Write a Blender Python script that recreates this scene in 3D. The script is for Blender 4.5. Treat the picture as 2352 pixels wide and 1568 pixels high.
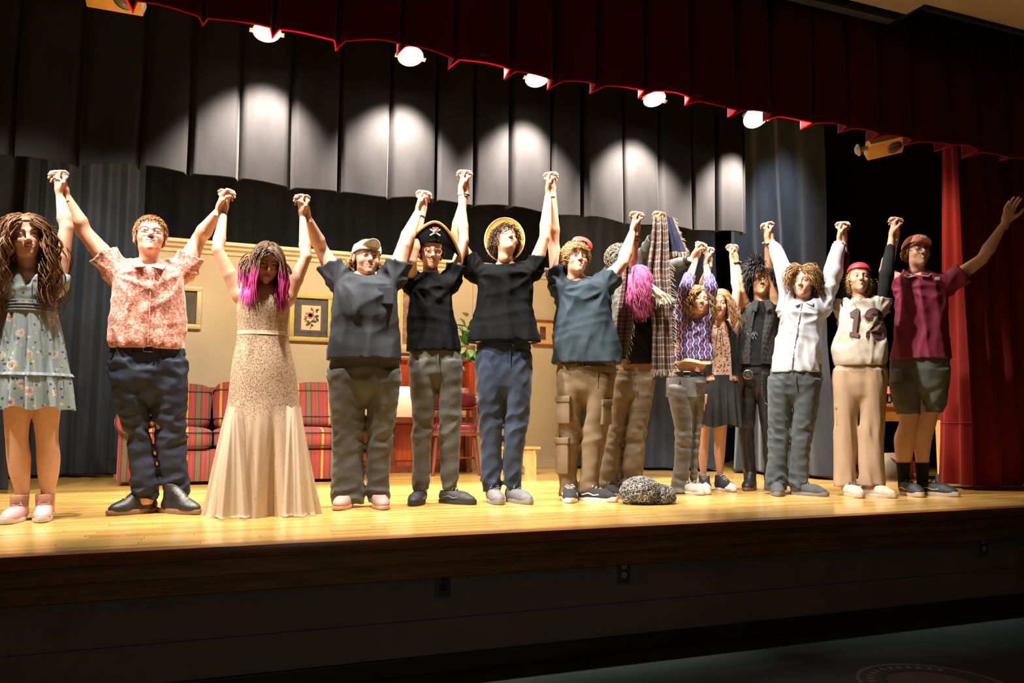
import bpy, bmesh, math, random
import numpy as np
from mathutils import Vector, Matrix

for o in list(bpy.data.objects):
    bpy.data.objects.remove(o, do_unlink=True)
scene = bpy.context.scene
col = scene.collection
rng = np.random.default_rng(7)
random.seed(7)
R_ = math.radians

# ------------------------------------------------------------------ camera
# world: stage floor z=0, X along the stage front, Y up-stage, metres
CX, CY = 1176.0, 784.0
VPX = (5900.0, 990.0); VPY = (390.0, 969.0)
FPX = math.sqrt(-((VPX[0]-CX)*(VPY[0]-CX) + (VPX[1]-CY)*(VPY[1]-CY)))
CAMH = 0.53
_ax = np.array([VPX[0]-CX, -(VPX[1]-CY), -FPX]); _ax /= np.linalg.norm(_ax)
_ay = np.array([VPY[0]-CX, -(VPY[1]-CY), -FPX]); _ay /= np.linalg.norm(_ay)
_az = np.cross(_ax, _ay)
CAMM = np.array([_ax, _ay, _az])
CAM = np.array([0.0, 0.0, CAMH])
cam_data = bpy.data.cameras.new('camera')
cam = bpy.data.objects.new('camera', cam_data)
col.objects.link(cam)
m4 = np.eye(4); m4[:3, :3] = CAMM; m4[:3, 3] = CAM
cam.matrix_world = Matrix(m4.tolist())
cam_data.sensor_width = 36.0
cam_data.lens = FPX/2352*36
cam_data.clip_start = 0.05
scene.camera = cam

def ray(x, y):
    return CAMM @ np.array([x-CX, CY-y, -FPX])/FPX
def at(x, y, Y):
    d = ray(x, y); return CAM + d*Y/d[1]
def atX(x, y, X):
    d = ray(x, y); return CAM + d*X/d[0]
def atf(x, y, z=0.0):
    d = ray(x, y); return CAM + d*(z-CAMH)/d[2]

# ------------------------------------------------------------------ world, lights, exposure
scene.view_settings.view_transform = 'Standard'
scene.view_settings.look = 'None'
scene.view_settings.gamma = 1.0
scene.view_settings.use_curve_mapping = False
scene.view_settings.exposure = 0.0
world = bpy.data.worlds.new('hall_dark'); scene.world = world
world.use_nodes = True
world.node_tree.nodes['Background'].inputs[0].default_value = (0.30, 0.34, 0.45, 1)
world.node_tree.nodes['Background'].inputs[1].default_value = 0.006

def spot(name, loc, target, power, angle, blend=0.6, color=(1, 1, 1), size=0.06):
    l = bpy.data.lights.new(name, 'SPOT')
    l.energy = power; l.spot_size = R_(angle); l.spot_blend = blend
    l.color = color; l.shadow_soft_size = size
    o = bpy.data.objects.new(name, l); col.objects.link(o)
    o.location = loc
    o.rotation_euler = (Vector(target)-Vector(loc)).to_track_quat('-Z', 'Y').to_euler()
    return o

LAMP_Y = 5.82
LAMP_Z = CAMH + 0.466*LAMP_Y
LAMP_X = [0.089*LAMP_Y, 0.266*LAMP_Y, 0.443*LAMP_Y, 0.628*LAMP_Y, 0.808*LAMP_Y]
# first electric: the row of stage lanterns hung just behind the red valance
KEY_X = [-1.5, -0.35, 0.8, 1.95, 3.1, 4.2]
for i, kx in enumerate(KEY_X):
    p = [1120, 1120, 1120, 1080, 980, 680][i]
    spot('key_light', (kx-0.35, 4.70, 3.3), (kx+(0.55 if i < 5 else 0.62), 5.28, 0.7), p*0.60, 88 if i < 5 else 74, 0.6, (1.0, 0.93, 0.82), 0.05)
# the two border rows that wash the set behind
for i, kx in enumerate([-0.2, 1.0, 2.2, 3.4]):
    spot('border_flood', (kx, 6.55, 3.9), (kx+0.1, 8.9, 0.7), 250, 100, 0.8, (1.0, 0.82, 0.56), 0.12)
spot('leg_curtain_fill', (-1.0, 6.7, 3.95), (-0.75, 8.9, 1.7), 190, 42, 0.9, (0.80, 0.90, 1.0), 0.08)  # added unseen spot to brighten the left leg curtain's folds
spot('side_curtain_fill', (4.9, 6.55, 3.95), (5.8, 7.2, 2.1), 260, 62, 0.9, (0.84, 0.92, 1.0), 0.08)  # added unseen spot, gives the right side curtain its bluish bright folds
# added unseen light that brightens the red curtain's return edge
spot('return_edge_fill', (5.2, 5.35, 3.3), (6.3, 5.4, 0.6), 300, 75, 0.9, (1.0, 0.62, 0.36), 0.1)
# dim house light over the hall, over and behind the camera
hl = bpy.data.lights.new('house_light', 'AREA'); hl.energy = 1.6; hl.size = 2.0; hl.color = (1.0, 0.9, 0.75)
hp = bpy.data.lights.new('apron_fill', 'POINT'); hp.energy = 14.0; hp.shadow_soft_size = 0.25; hp.color = (1.0, 0.86, 0.68)  # added fill point near the camera, lifts the fascia and apron
hpo = bpy.data.objects.new('apron_fill', hp); col.objects.link(hpo); hpo.location = (0.8, 0.4, 0.7)
hq = bpy.data.lights.new('ceiling_fill', 'POINT'); hq.energy = 1.2; hq.shadow_soft_size = 0.1; hq.color = (1.0, 0.82, 0.62)  # added fill point just under the ceiling, brightens that patch only
hqo = bpy.data.objects.new('ceiling_fill', hq); col.objects.link(hqo); hqo.location = (4.6, 2.4, 3.0)
ho = bpy.data.objects.new('house_light', hl); col.objects.link(ho); ho.location = (2.5, -1.5, 3.35)

# ------------------------------------------------------------------ material helpers
def _new(name):
    m = bpy.data.materials.new(name); m.use_nodes = True
    nt = m.node_tree; b = nt.nodes['Principled BSDF']
    return m, nt, b
def _rgb(c): return (c[0], c[1], c[2], 1.0)
def N(nt, t, **kw):
    n = nt.nodes.new(t)
    for k, v in kw.items():
        if k.startswith('i_'):
            key = k[2:]
            key = int(key) if key.isdigit() else key.replace('_', ' ')
            n.inputs[key].default_value = v
        else:
            setattr(n, k, v)
    return n
def L(nt, a, ao, b, bi): nt.links.new(a.outputs[ao], b.inputs[bi])
def ramp(nt, stops, interp='LINEAR'):
    r = nt.nodes.new('ShaderNodeValToRGB'); cr = r.color_ramp; cr.interpolation = interp
    while len(cr.elements) > 1: cr.elements.remove(cr.elements[-1])
    cr.elements[0].position = stops[0][0]; cr.elements[0].color = _rgb(stops[0][1])
    for p, c in stops[1:]:
        e = cr.elements.new(p); e.color = _rgb(c)
    return r
MATS = {}
def mat(name, c, rough=0.6, var=0.12, scale=12.0, bump=0.0, bscale=60.0, metal=0.0, sheen=0.0, spec=0.5, coat=0.0, stretch=None):
    """plain procedural surface: base colour broken up by noise, optional fine relief"""
    if name in MATS: return MATS[name]
    m, nt, b = _new(name)
    tc = N(nt, 'ShaderNodeTexCoord')
    src, so = tc, 'Object'
    if stretch:
        mp = N(nt, 'ShaderNodeMapping'); mp.inputs['Scale'].default_value = stretch
        L(nt, tc, 'Object', mp, 0); src, so = mp, 0
    nz = N(nt, 'ShaderNodeTexNoise', i_Scale=scale, i_Detail=5.0)
    L(nt, src, so, nz, 'Vector')
    lo = [max(0, x*(1-var)) for x in c]; hi = [min(1, x*(1+var)) for x in c]
    r = ramp(nt, [(0.3, lo), (0.7, hi)])
    L(nt, nz, 0, r, 0); L(nt, r, 0, b, 'Base Color')
    b.inputs['Roughness'].default_value = rough; b.inputs['Metallic'].default_value = metal
    b.inputs['Specular IOR Level'].default_value = spec
    if sheen: b.inputs['Sheen Weight'].default_value = sheen; b.inputs['Sheen Roughness'].default_value = 0.4
    if coat: b.inputs['Coat Weight'].default_value = coat; b.inputs['Coat Roughness'].default_value = 0.15
    if bump:
        n2 = N(nt, 'ShaderNodeTexNoise', i_Scale=bscale, i_Detail=4.0)
        L(nt, src, so, n2, 'Vector')
        bp = N(nt, 'ShaderNodeBump', i_Strength=bump, i_Distance=0.01)
        L(nt, n2, 0, bp, 'Height'); L(nt, bp, 0, b, 'Normal')
    MATS[name] = m
    return m

# ------------------------------------------------------------------ mesh helpers
def mesh_obj(name, verts, faces, m=None, parent=None, loc=None, smooth=True):
    me = bpy.data.meshes.new(name)
    verts = np.asarray(verts, dtype=np.float32)
    if isinstance(faces, np.ndarray) and faces.ndim == 2:
        n, k = faces.shape
        me.vertices.add(len(verts)); me.vertices.foreach_set('co', verts.ravel())
        me.loops.add(n*k); me.loops.foreach_set('vertex_index', faces.astype(np.int32).ravel())
        me.polygons.add(n); me.polygons.foreach_set('loop_start', np.arange(0, n*k, k, dtype=np.int32))
        me.update(calc_edges=True)
    else:
        me.from_pydata(verts.tolist(), [], [list(f) for f in faces])
    me.validate()
    if smooth: me.polygons.foreach_set('use_smooth', np.ones(len(me.polygons), dtype=bool))
    if m: me.materials.append(m)
    o = bpy.data.objects.new(name, me); col.objects.link(o)
    if parent: o.parent = parent
    if loc is not None: o.location = loc
    return o
def empty(name, loc, label=None, cat=None, group=None, rz=0.0):
    o = bpy.data.objects.new(name, None); col.objects.link(o)
    o.location = loc; o.rotation_euler[2] = rz; o.empty_display_size = 0.1
    tag(o, label, cat, group); return o
def tag(o, label=None, cat=None, group=None, kind=None):
    if label: o['label'] = label
    if cat: o['category'] = cat
    if group: o['group'] = group
    if kind: o['kind'] = kind
    return o

class MB:
    """collects simple shapes into one mesh"""
    def __init__(s): s.v = []; s.f = []
    def add(s, v, f):
        b = len(s.v); s.v += [tuple(map(float, p)) for p in v]; s.f += [tuple(b+i for i in q) for q in f]; return s
    def box(s, lo, hi, bev=0.0):
        x0, y0, z0 = lo; x1, y1, z1 = hi
        if bev <= 0:
            v = [(x0,y0,z0),(x1,y0,z0),(x1,y1,z0),(x0,y1,z0),(x0,y0,z1),(x1,y0,z1),(x1,y1,z1),(x0,y1,z1)]
            return s.add(v, [(0,3,2,1),(4,5,6,7),(0,1,5,4),(1,2,6,5),(2,3,7,6),(3,0,4,7)])
        bm = bmesh.new(); bmesh.ops.create_cube(bm, size=1.0)
        for q in bm.verts:
            q.co = Vector(((x0+x1)/2+q.co.x*(x1-x0), (y0+y1)/2+q.co.y*(y1-y0), (z0+z1)/2+q.co.z*(z1-z0)))
        bmesh.ops.bevel(bm, geom=list(bm.edges), offset=bev, segments=2, affect='EDGES', profile=0.6)
        bm.verts.index_update()
        s.add([q.co for q in bm.verts], [[q.index for q in f.verts] for f in bm.faces]); bm.free(); return s
    def tube(s, pts, rad, n=8, caps=True):
        pts = [np.array(p, float) for p in pts]
        if not hasattr(rad, '__len__'): rad = [rad]*len(pts)
        b = len(s.v); up = np.array([0.123, 0.317, 0.94])
        prev = None
        for i, p in enumerate(pts):
            d = pts[min(i+1, len(pts)-1)]-pts[max(i-1, 0)]
            d = d/(np.linalg.norm(d)+1e-9)
            u = np.cross(d, up) if prev is None else prev-d*np.dot(prev, d)
            if np.linalg.norm(u) < 1e-4: u = np.cross(d, np.array([1.0, 0, 0]))
            u /= np.linalg.norm(u); w = np.cross(d, u); prev = u
            for k in range(n):
                a = 2*math.pi*k/n
                s.v.append(tuple(p+rad[i]*(math.cos(a)*u+math.sin(a)*w)))
        for i in range(len(pts)-1):
            for k in range(n):
                a = b+i*n+k; c = b+i*n+(k+1) % n
                s.f.append((a, c, c+n, a+n))
        if caps:
            s.f.append(tuple(b+k for k in range(n))[::-1]); s.f.append(tuple(b+(len(pts)-1)*n+k for k in range(n)))
        return s
    def lathe(s, prof, c=(0, 0, 0), n=20, axis='z', sx=1.0, sy=1.0):
        b = len(s.v)
        for r, z in prof:
            for k in range(n):
                a = 2*math.pi*k/n
                q = (r*math.cos(a)*sx, r*math.sin(a)*sy, z)
                if axis == 'y': q = (q[0], q[2], q[1])
                if axis == 'x': q = (q[2], q[0], q[1])
                s.v.append((c[0]+q[0], c[1]+q[1], c[2]+q[2]))
        for i in range(len(prof)-1):
            for k in range(n):
                a = b+i*n+k; d = b+i*n+(k+1) % n
                s.f.append((a, d, d+n, a+n))
        s.f.append(tuple(b+k for k in range(n))[::-1]); s.f.append(tuple(b+(len(prof)-1)*n+k for k in range(n)))
        return s
    def prism(s, poly, y0, y1, plane='xz'):
        n = len(poly); b = len(s.v)
        for yy in (y0, y1):
            for p in poly:
                s.v.append((p[0], yy, p[1]) if plane == 'xz' else ((yy, p[0], p[1]) if plane == 'yz' else (p[0], p[1], yy)))
        s.f.append(tuple(range(b, b+n))); s.f.append(tuple(range(b+2*n-1, b+n-1, -1)))
        for k in range(n): s.f.append((b+k, b+n+k, b+n+(k+1) % n, b+(k+1) % n))
        return s
    def xf(s, M):
        s.v = [tuple(M @ Vector(p)) for p in s.v]; return s
    def build(s, name, m, parent=None, loc=None, smooth=False):
        o = mesh_obj(name, s.v, s.f, m, parent, loc, smooth)
        bm = bmesh.new(); bm.from_mesh(o.data); bmesh.ops.recalc_face_normals(bm, faces=bm.faces); bm.to_mesh(o.data); bm.free()
        if smooth: soft(o)
        return o
def soft(o, ang=40):
    me = o.data
    me.polygons.foreach_set('use_smooth', np.ones(len(me.polygons), dtype=bool))
    try: me.set_sharp_from_angle(angle=R_(ang))
    except Exception: pass
    return o
def struct(o): o['kind'] = 'structure'; return o

# ------------------------------------------------------------------ structure materials
def wood_floor():
    m, nt, b = _new('maple_strip_floor')
    tc = N(nt, 'ShaderNodeTexCoord')
    # every strip is shifted by its own random amount so the butt joints scatter
    sp = N(nt, 'ShaderNodeSeparateXYZ'); L(nt, tc, 'Object', sp, 0)
    dv = N(nt, 'ShaderNodeMath', operation='DIVIDE'); dv.inputs[1].default_value = 0.057; L(nt, sp, 1, dv, 0)
    fl_ = N(nt, 'ShaderNodeMath', operation='FLOOR'); L(nt, dv, 0, fl_, 0)
    wn = N(nt, 'ShaderNodeTexWhiteNoise', noise_dimensions='1D'); L(nt, fl_, 0, wn, 'W')
    sh = N(nt, 'ShaderNodeMath', operation='MULTIPLY_ADD'); L(nt, wn, 0, sh, 0); sh.inputs[1].default_value = 7.3; L(nt, sp, 0, sh, 2)
    mp = N(nt, 'ShaderNodeCombineXYZ'); L(nt, sh, 0, mp, 0); L(nt, sp, 1, mp, 1)
    br = N(nt, 'ShaderNodeTexBrick', offset=0.0, squash=1.0)
    br.inputs['Scale'].default_value = 1.0
    br.inputs['Brick Width'].default_value = 0.85; br.inputs['Row Height'].default_value = 0.057
    br.inputs['Mortar Size'].default_value = 0.0012; br.inputs['Bias'].default_value = 0.0
    br.inputs['Color1'].default_value = (0.0, 0.0, 0.0, 1); br.inputs['Color2'].default_value = (1, 1, 1, 1)
    br.inputs['Mortar'].default_value = (0.0, 0.0, 0.0, 1)
    L(nt, mp, 0, br, 'Vector')
    mp2 = N(nt, 'ShaderNodeMapping'); mp2.inputs['Scale'].default_value = (1.5, 22, 1); L(nt, tc, 'Object', mp2, 0)
    nz = N(nt, 'ShaderNodeTexNoise', i_Scale=2.2, i_Detail=7.0); L(nt, mp2, 0, nz, 'Vector')
    mx = N(nt, 'ShaderNodeMix', data_type='FLOAT'); mx.inputs[0].default_value = 0.5
    L(nt, br, 'Color', mx, 2); L(nt, nz, 0, mx, 3)
    r = ramp(nt, [(0.15, (0.42, 0.22, 0.055)), (0.45, (0.58, 0.35, 0.095)), (0.75, (0.66, 0.43, 0.13))])
    L(nt, mx, 0, r, 0)
    dk = N(nt, 'ShaderNodeMix', data_type='RGBA'); L(nt, br, 'Fac', dk, 0)
    L(nt, r, 0, dk, 6); dk.inputs[7].default_value = (0.16, 0.07, 0.02, 1)
    L(nt, dk, 2, b, 'Base Color')
    b.inputs['Roughness'].default_value = 0.27
    n3 = N(nt, 'ShaderNodeTexNoise', i_Scale=9.0, i_Detail=3.0); L(nt, mp2, 0, n3, 'Vector')
    rr = N(nt, 'ShaderNodeMapRange'); rr.inputs[3].default_value = 0.13; rr.inputs[4].default_value = 0.24
    L(nt, n3, 0, rr, 0); L(nt, rr, 0, b, 'Roughness')
    bp = N(nt, 'ShaderNodeBump', i_Strength=0.06, i_Distance=0.002); L(nt, br, 'Fac', bp, 'Height'); L(nt, bp, 0, b, 'Normal')
    return m
def wood(name, c1, c2, rough=0.4, stretch=(1.2, 18, 18), scale=3.0, coat=0.0):
    if name in MATS: return MATS[name]
    m, nt, b = _new(name)
    tc = N(nt, 'ShaderNodeTexCoord'); mp = N(nt, 'ShaderNodeMapping'); mp.inputs['Scale'].default_value = stretch
    L(nt, tc, 'Object', mp, 0)
    nz = N(nt, 'ShaderNodeTexNoise', i_Scale=scale, i_Detail=8.0, i_Distortion=0.6); L(nt, mp, 0, nz, 'Vector')
    r = ramp(nt, [(0.3, c1), (0.7, c2)]); L(nt, nz, 0, r, 0); L(nt, r, 0, b, 'Base Color')
    b.inputs['Roughness'].default_value = rough
    if coat: b.inputs['Coat Weight'].default_value = coat; b.inputs['Coat Roughness'].default_value = 0.2
    bp = N(nt, 'ShaderNodeBump', i_Strength=0.08, i_Distance=0.004); L(nt, nz, 0, bp, 'Height'); L(nt, bp, 0, b, 'Normal')
    MATS[name] = m
    return m
def velour(name, c, var=0.25, rough=0.85, sheen=0.5, scale=5.0):
    return mat(name, c, rough=rough, var=var, scale=scale, bump=0.15, bscale=220.0, sheen=sheen, spec=0.15, stretch=(1, 1, 0.35))

# ------------------------------------------------------------------ structure
EDGE = 3.85
x0, x1, yb = -4.5, 9.5, 10.2
fl = MB().box((x0, EDGE+0.095, -0.06), (x1, yb, 0.0)).build('floor', wood_floor()); struct(fl)
nose = MB().box((x0, EDGE-0.01, -0.055), (x1, EDGE+0.092, 0.002), 0.012).build('trim_1', wood('edge_board', (0.20, 0.075, 0.022), (0.36, 0.15, 0.045), 0.3), smooth=True); struct(nose)
fw = wood('fascia_oak', (0.16, 0.075, 0.02), (0.34, 0.17, 0.05), 0.42)
f1 = MB().box((x0, EDGE+0.012, -0.125), (x1, EDGE+0.09, -0.057), 0.003).build('trim_2', fw); struct(f1)
f2 = MB().box((x0, EDGE+0.030, -0.200), (x1, EDGE+0.09, -0.127), 0.003).build('trim_3', fw); struct(f2)
wallm = mat('painted_apron', (0.20, 0.165, 0.14), 0.75, 0.1, 6, 0.25, 120)
FLZ = -0.64
YW = EDGE+0.055
for i, (za, zb) in enumerate([(-0.395, -0.197), (-0.56, -0.397)]):
    w = MB().box((x0, YW, za), (x1, YW+0.1, zb), 0.004).build('wall_apron' if i == 0 else 'wall_apron_lower', wallm); struct(w)
bb = MB().box((x0, YW-0.012, FLZ), (x1, YW+0.05, -0.562), 0.004).build('baseboard_apron', mat('rubber_base', (0.03, 0.022, 0.02), 0.5, 0.1)); struct(bb)
hf = MB().box((-7, -5, FLZ-0.1), (12, YW+0.05, FLZ)).build('floor_hall', mat('hall_vinyl', (0.012, 0.020, 0.021), 0.45, 0.2, 3.0)); struct(hf)
wd = mat('black_paint', (0.012, 0.012, 0.014), 0.8, 0.2)
struct(MB().box((x0-0.1, EDGE, 0), (x0, yb, 4.6)).build('wall_left', wd))
struct(MB().box((x1, EDGE, 0), (x1+0.1, yb, 4.6)).build('wall_right', wd))
struct(MB().box((x0, yb, 0), (x1, yb+0.1, 4.6)).build('wall_back', wd))
struct(MB().box((x0-0.1, 4.5, 4.5), (x1, yb, 4.6)).build('ceiling_stage', wd))
CZ = 3.5
cm = mat('hall_ceiling_paint', (0.55, 0.43, 0.33), 0.85, 0.06, 4, 0.1, 90)
NX = 4.85
c = MB().box((-7, -5, CZ), (NX, 4.30, CZ+0.1)); c.box((NX, -5, CZ), (12, 4.14, CZ+0.1))
struct(c.build('ceiling', cm))
# slot behind the ceiling edge with a grey track board, and the dark pelmet to its right
struct(MB().box((-7, 4.395, CZ+0.0), (NX, 4.47, CZ+0.05)).build('trim_4', mat('track_grey', (0.10, 0.10, 0.11), 0.6, 0.1)))
struct(MB().box((-7, 4.30, CZ+0.1), (NX, 4.48, CZ+0.14)).build('trim_5', wd))
struct(MB().box((NX, 4.142, CZ-0.03), (12, 4.17, CZ+0.12)).build('trim_6', wd))
struct(MB().box((NX-0.01, 4.14, CZ), (NX+0.02, 4.47, CZ+0.1)).build('trim_7', wd))

# ------------------------------------------------------------------ curtains
def pleat_profile(u0, u1, step, depth, gap, jit, seed, n_per=14, style='box'):
    """polyline (s, d) across the curtain: s along, d = depth forward(-) / back(+)"""
    rg = np.random.default_rng(seed); pts = []
    s = u0
    while s < u1:
        w = step*(1+jit*(rg.random()-0.5)); g = gap*(0.6+0.8*rg.random()); dd = depth*(0.75+0.5*rg.random())
        if style == 'box':
            for t in np.linspace(0, 1, n_per):
                pts.append((s+t*(w-g), -0.16*dd*math.sin(math.pi*t)))
            for t in np.linspace(0.12, 0.88, 7):
                k = math.sin(math.pi*t)
                pts.append((s+(w-g)+g*(t+0.14*math.sin(2*math.pi*t)), dd*k))
        else:
            for t in np.linspace(0, 1, n_per, endpoint=False):
                pts.append((s+w*t, dd*(0.5-0.5*math.cos(2*math.pi*t))*(0.8+0.3*rg.random()*0)))
        s += w
    return pts
def curtain(name, A, B, z0, z1, step, depth, gap, m, seed, style='box', jit=0.25, nz=14, hem=0.12, bottom=None, warp=0.02, thick=0.004, cord=None, label=None, cat='curtain', n_per=14):
    A = np.array(A, float); B = np.array(B, float); Ln = np.linalg.norm(B-A); d = (B-A)/Ln
    nrm = np.array([-d[1], d[0]])            # back side
    pr = pleat_profile(0, Ln, step, depth, gap, jit, seed, n_per, style)
    rg = np.random.default_rng(seed+99); ph = rg.random(6)*6.28
    zs = np.concatenate([[0, 0.004], np.linspace(0.01, 1, nz)])
    V = []; nu = len(pr)
    for zi in zs:
        for s, dd in pr:
            zb = z0+(bottom(s) if bottom else 0)
            z = zb+(z1-zb)*zi
            k = 1.0-0.45*zi
            wv = warp*(math.sin(3.1*s+ph[0]+2.2*z)+0.6*math.sin(7.3*s+ph[1]-1.7*z))*(1-zi)
            hh = 0.0
            q = A+d*(s+0.35*wv)+nrm*(dd*k+wv-hh)
            V.append((q[0], q[1], z))
    V = np.array(V); nr = len(zs)
    i, j = np.meshgrid(np.arange(nr-1), np.arange(nu-1), indexing='ij')
    a = (i*nu+j).ravel(); F = np.stack([a, a+1, a+1+nu, a+nu], 1)
    loc = (A[0], A[1], z0); V = V-np.array(loc)
    # give the cloth thickness
    V2 = V+np.array([nrm[0]*thick, nrm[1]*thick, 0]); nV = len(V)
    F2 = F[:, ::-1]+nV
    e = np.arange(nu-1); Fb = np.stack([e, e+nV, e+1+nV, e+1], 1)
    o = mesh_obj(name, np.vstack([V, V2]), np.vstack([F, F2, Fb]), m, None, loc)
    tag(o, label, cat)
    if cord:  # added translucent tube imitating the backlit red rim of the hem
        MB().tube([V[j]+np.array([nrm[0]*.003, nrm[1]*.003, -.003]) for j in range(nu)], .0045, 6).build('hem_rim_glow', cord, o, smooth=True)
    return o
red = velour('red_velour', (0.07, 0.004, 0.005), 0.2, 0.9, 0.08)
blk0 = velour('back_black_velour', (0.012, 0.013, 0.017), 0.3, 0.85, 0.1)
blk = velour('black_velour', (0.020, 0.0195, 0.021), 0.3, 0.8, 0.08)
blk2 = velour('charcoal_velour', (0.030, 0.037, 0.050), 0.3, 0.6, 0.25)
def fuzz(name, c):
    m, nt, b = _new(name); tr = N(nt, 'ShaderNodeBsdfTranslucent'); tr.inputs[0].default_value = _rgb(c); mx = N(nt, 'ShaderNodeMixShader'); mx.inputs[0].default_value = .8
    nz = N(nt, 'ShaderNodeTexNoise', i_Scale=300.0); bp = N(nt, 'ShaderNodeBump', i_Strength=.4); L(nt, nz, 0, bp, 'Height'); L(nt, bp, 0, b, 'Normal')
    b.inputs['Base Color'].default_value = _rgb(c); b.inputs['Roughness'].default_value = .9
    L(nt, b, 0, mx, 1); L(nt, tr, 0, mx, 2); L(nt, mx, 0, nt.nodes['Material Output'], 0); return m
VY = 4.52; VZ = CAMH+0.474*VY
curtain('stage_valance', (-2.2, VY), (9.3, VY), VZ, 4.4, 0.33, 0.14, 0.06, red, 3, nz=10, warp=0.02, cord=fuzz('red_velour_fuzz', (0.75, 0.04, 0.03)),
        bottom=lambda s: 0.012*math.sin(4.1*s)+0.008*math.sin(9.7*s+1), label='dark red pleated velour valance across the top of the stage', cat='valance')
BY = 6.15; BZ = CAMH+0.281*BY
curtain('stage_border', (-2.6, BY), (0.733*BY+0.12, BY), BZ, 4.4, 0.345, 0.11, 0.055, blk, 11, nz=22, warp=0.028, jit=0.35,
        bottom=lambda s: 0.018*math.sin(2.6*s+1)+0.010*math.sin(8.9*s), label='black pleated border curtain lit in pools by the lamps', cat='curtain')
curtain('backdrop_curtain', (-4.2, 9.75), (7.0, 9.75), 0.03, 4.4, 0.30, 0.10, 0.1, blk0, 21, style='wave', nz=8, label='black backdrop curtain hanging behind the painted set wall')
curtain('leg_curtain', (-2.7, 8.95), (-0.44, 8.95), 0.03, 4.4, 0.17, 0.11, 0.05, blk2, 31, style='wave', nz=8, n_per=10, label='narrow folded charcoal leg curtain at the left end of the set wall')
curtain('leg_curtain', (-3.4, 7.1), (-1.22, 7.1), 0.03, 4.4, 0.24, 0.10, 0.05, blk0, 33, style='wave', nz=8, n_per=10, label='black leg curtain behind the woman in the floral dress')
curtain('side_curtain', (5.86, 6.25), (5.86, 7.75), 0.03, 4.4, 0.36, 0.10, 0.06, blk2, 41, style='wave', nz=8, n_per=16, warp=0.03, label='broad folded charcoal curtain behind the person in the jersey')
curtain('side_curtain', (5.75, 7.9), (4.55, 8.9), 0.03, 4.4, 0.30, 0.10, 0.06, blk2, 43, style='wave', nz=8, n_per=16, warp=0.03, label='charcoal side curtain behind the girl in the black skirt')
# main curtain: drawn open, its lit return edge and its dark front
mred = velour('main_red_velour', (0.17, 0.012, 0.012), 0.2, 0.85, 0.10)
mc = curtain('main_curtain', (6.07, 4.93), (9.4, 4.93), 0.03, 4.4, 0.26, 0.12, 0.05, mred, 52, style='wave', nz=10, n_per=14, warp=0.03, label='dark red main stage curtain drawn open at the far right')
def return_edge():
    zs = np.linspace(0.0, 1.0, 26); V = []; n = 34
    for z in zs:
        w = 0.46*(1-0.62*z**0.8)
        for k in range(n):
            t = k/(n-1)
            fold = 0.035*math.sin(2*math.pi*(2.1*t+0.25+0.06*math.sin(3*z)))*(1-0.4*z)
            V.append((6.085+0.10*t+fold, 4.94+w*t, 0.035+z*4.3))
    V = np.array(V)-np.array([6.07, 4.93, 0.03])
    i, j = np.meshgrid(np.arange(len(zs)-1), np.arange(n-1), indexing='ij'); a = (i*n+j).ravel()
    F = np.stack([a, a+n, a+n+1, a+1], 1)
    V2 = V+np.array([0.006, 0.0, 0]); F2 = F[:, ::-1]+len(V)
    o = mesh_obj('return_edge', np.vstack([V, V2]), np.vstack([F, F2]), mred, mc)
    # stitched hem
    pts = [V[3*n+k]+np.array([-0.004, 0, -0.0]) for k in range(n)]
    MB().tube(pts, 0.003, 5).build('hem_seam', mat('hem_thread', (0.30, 0.03, 0.04), 0.7), o)
return_edge()

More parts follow.
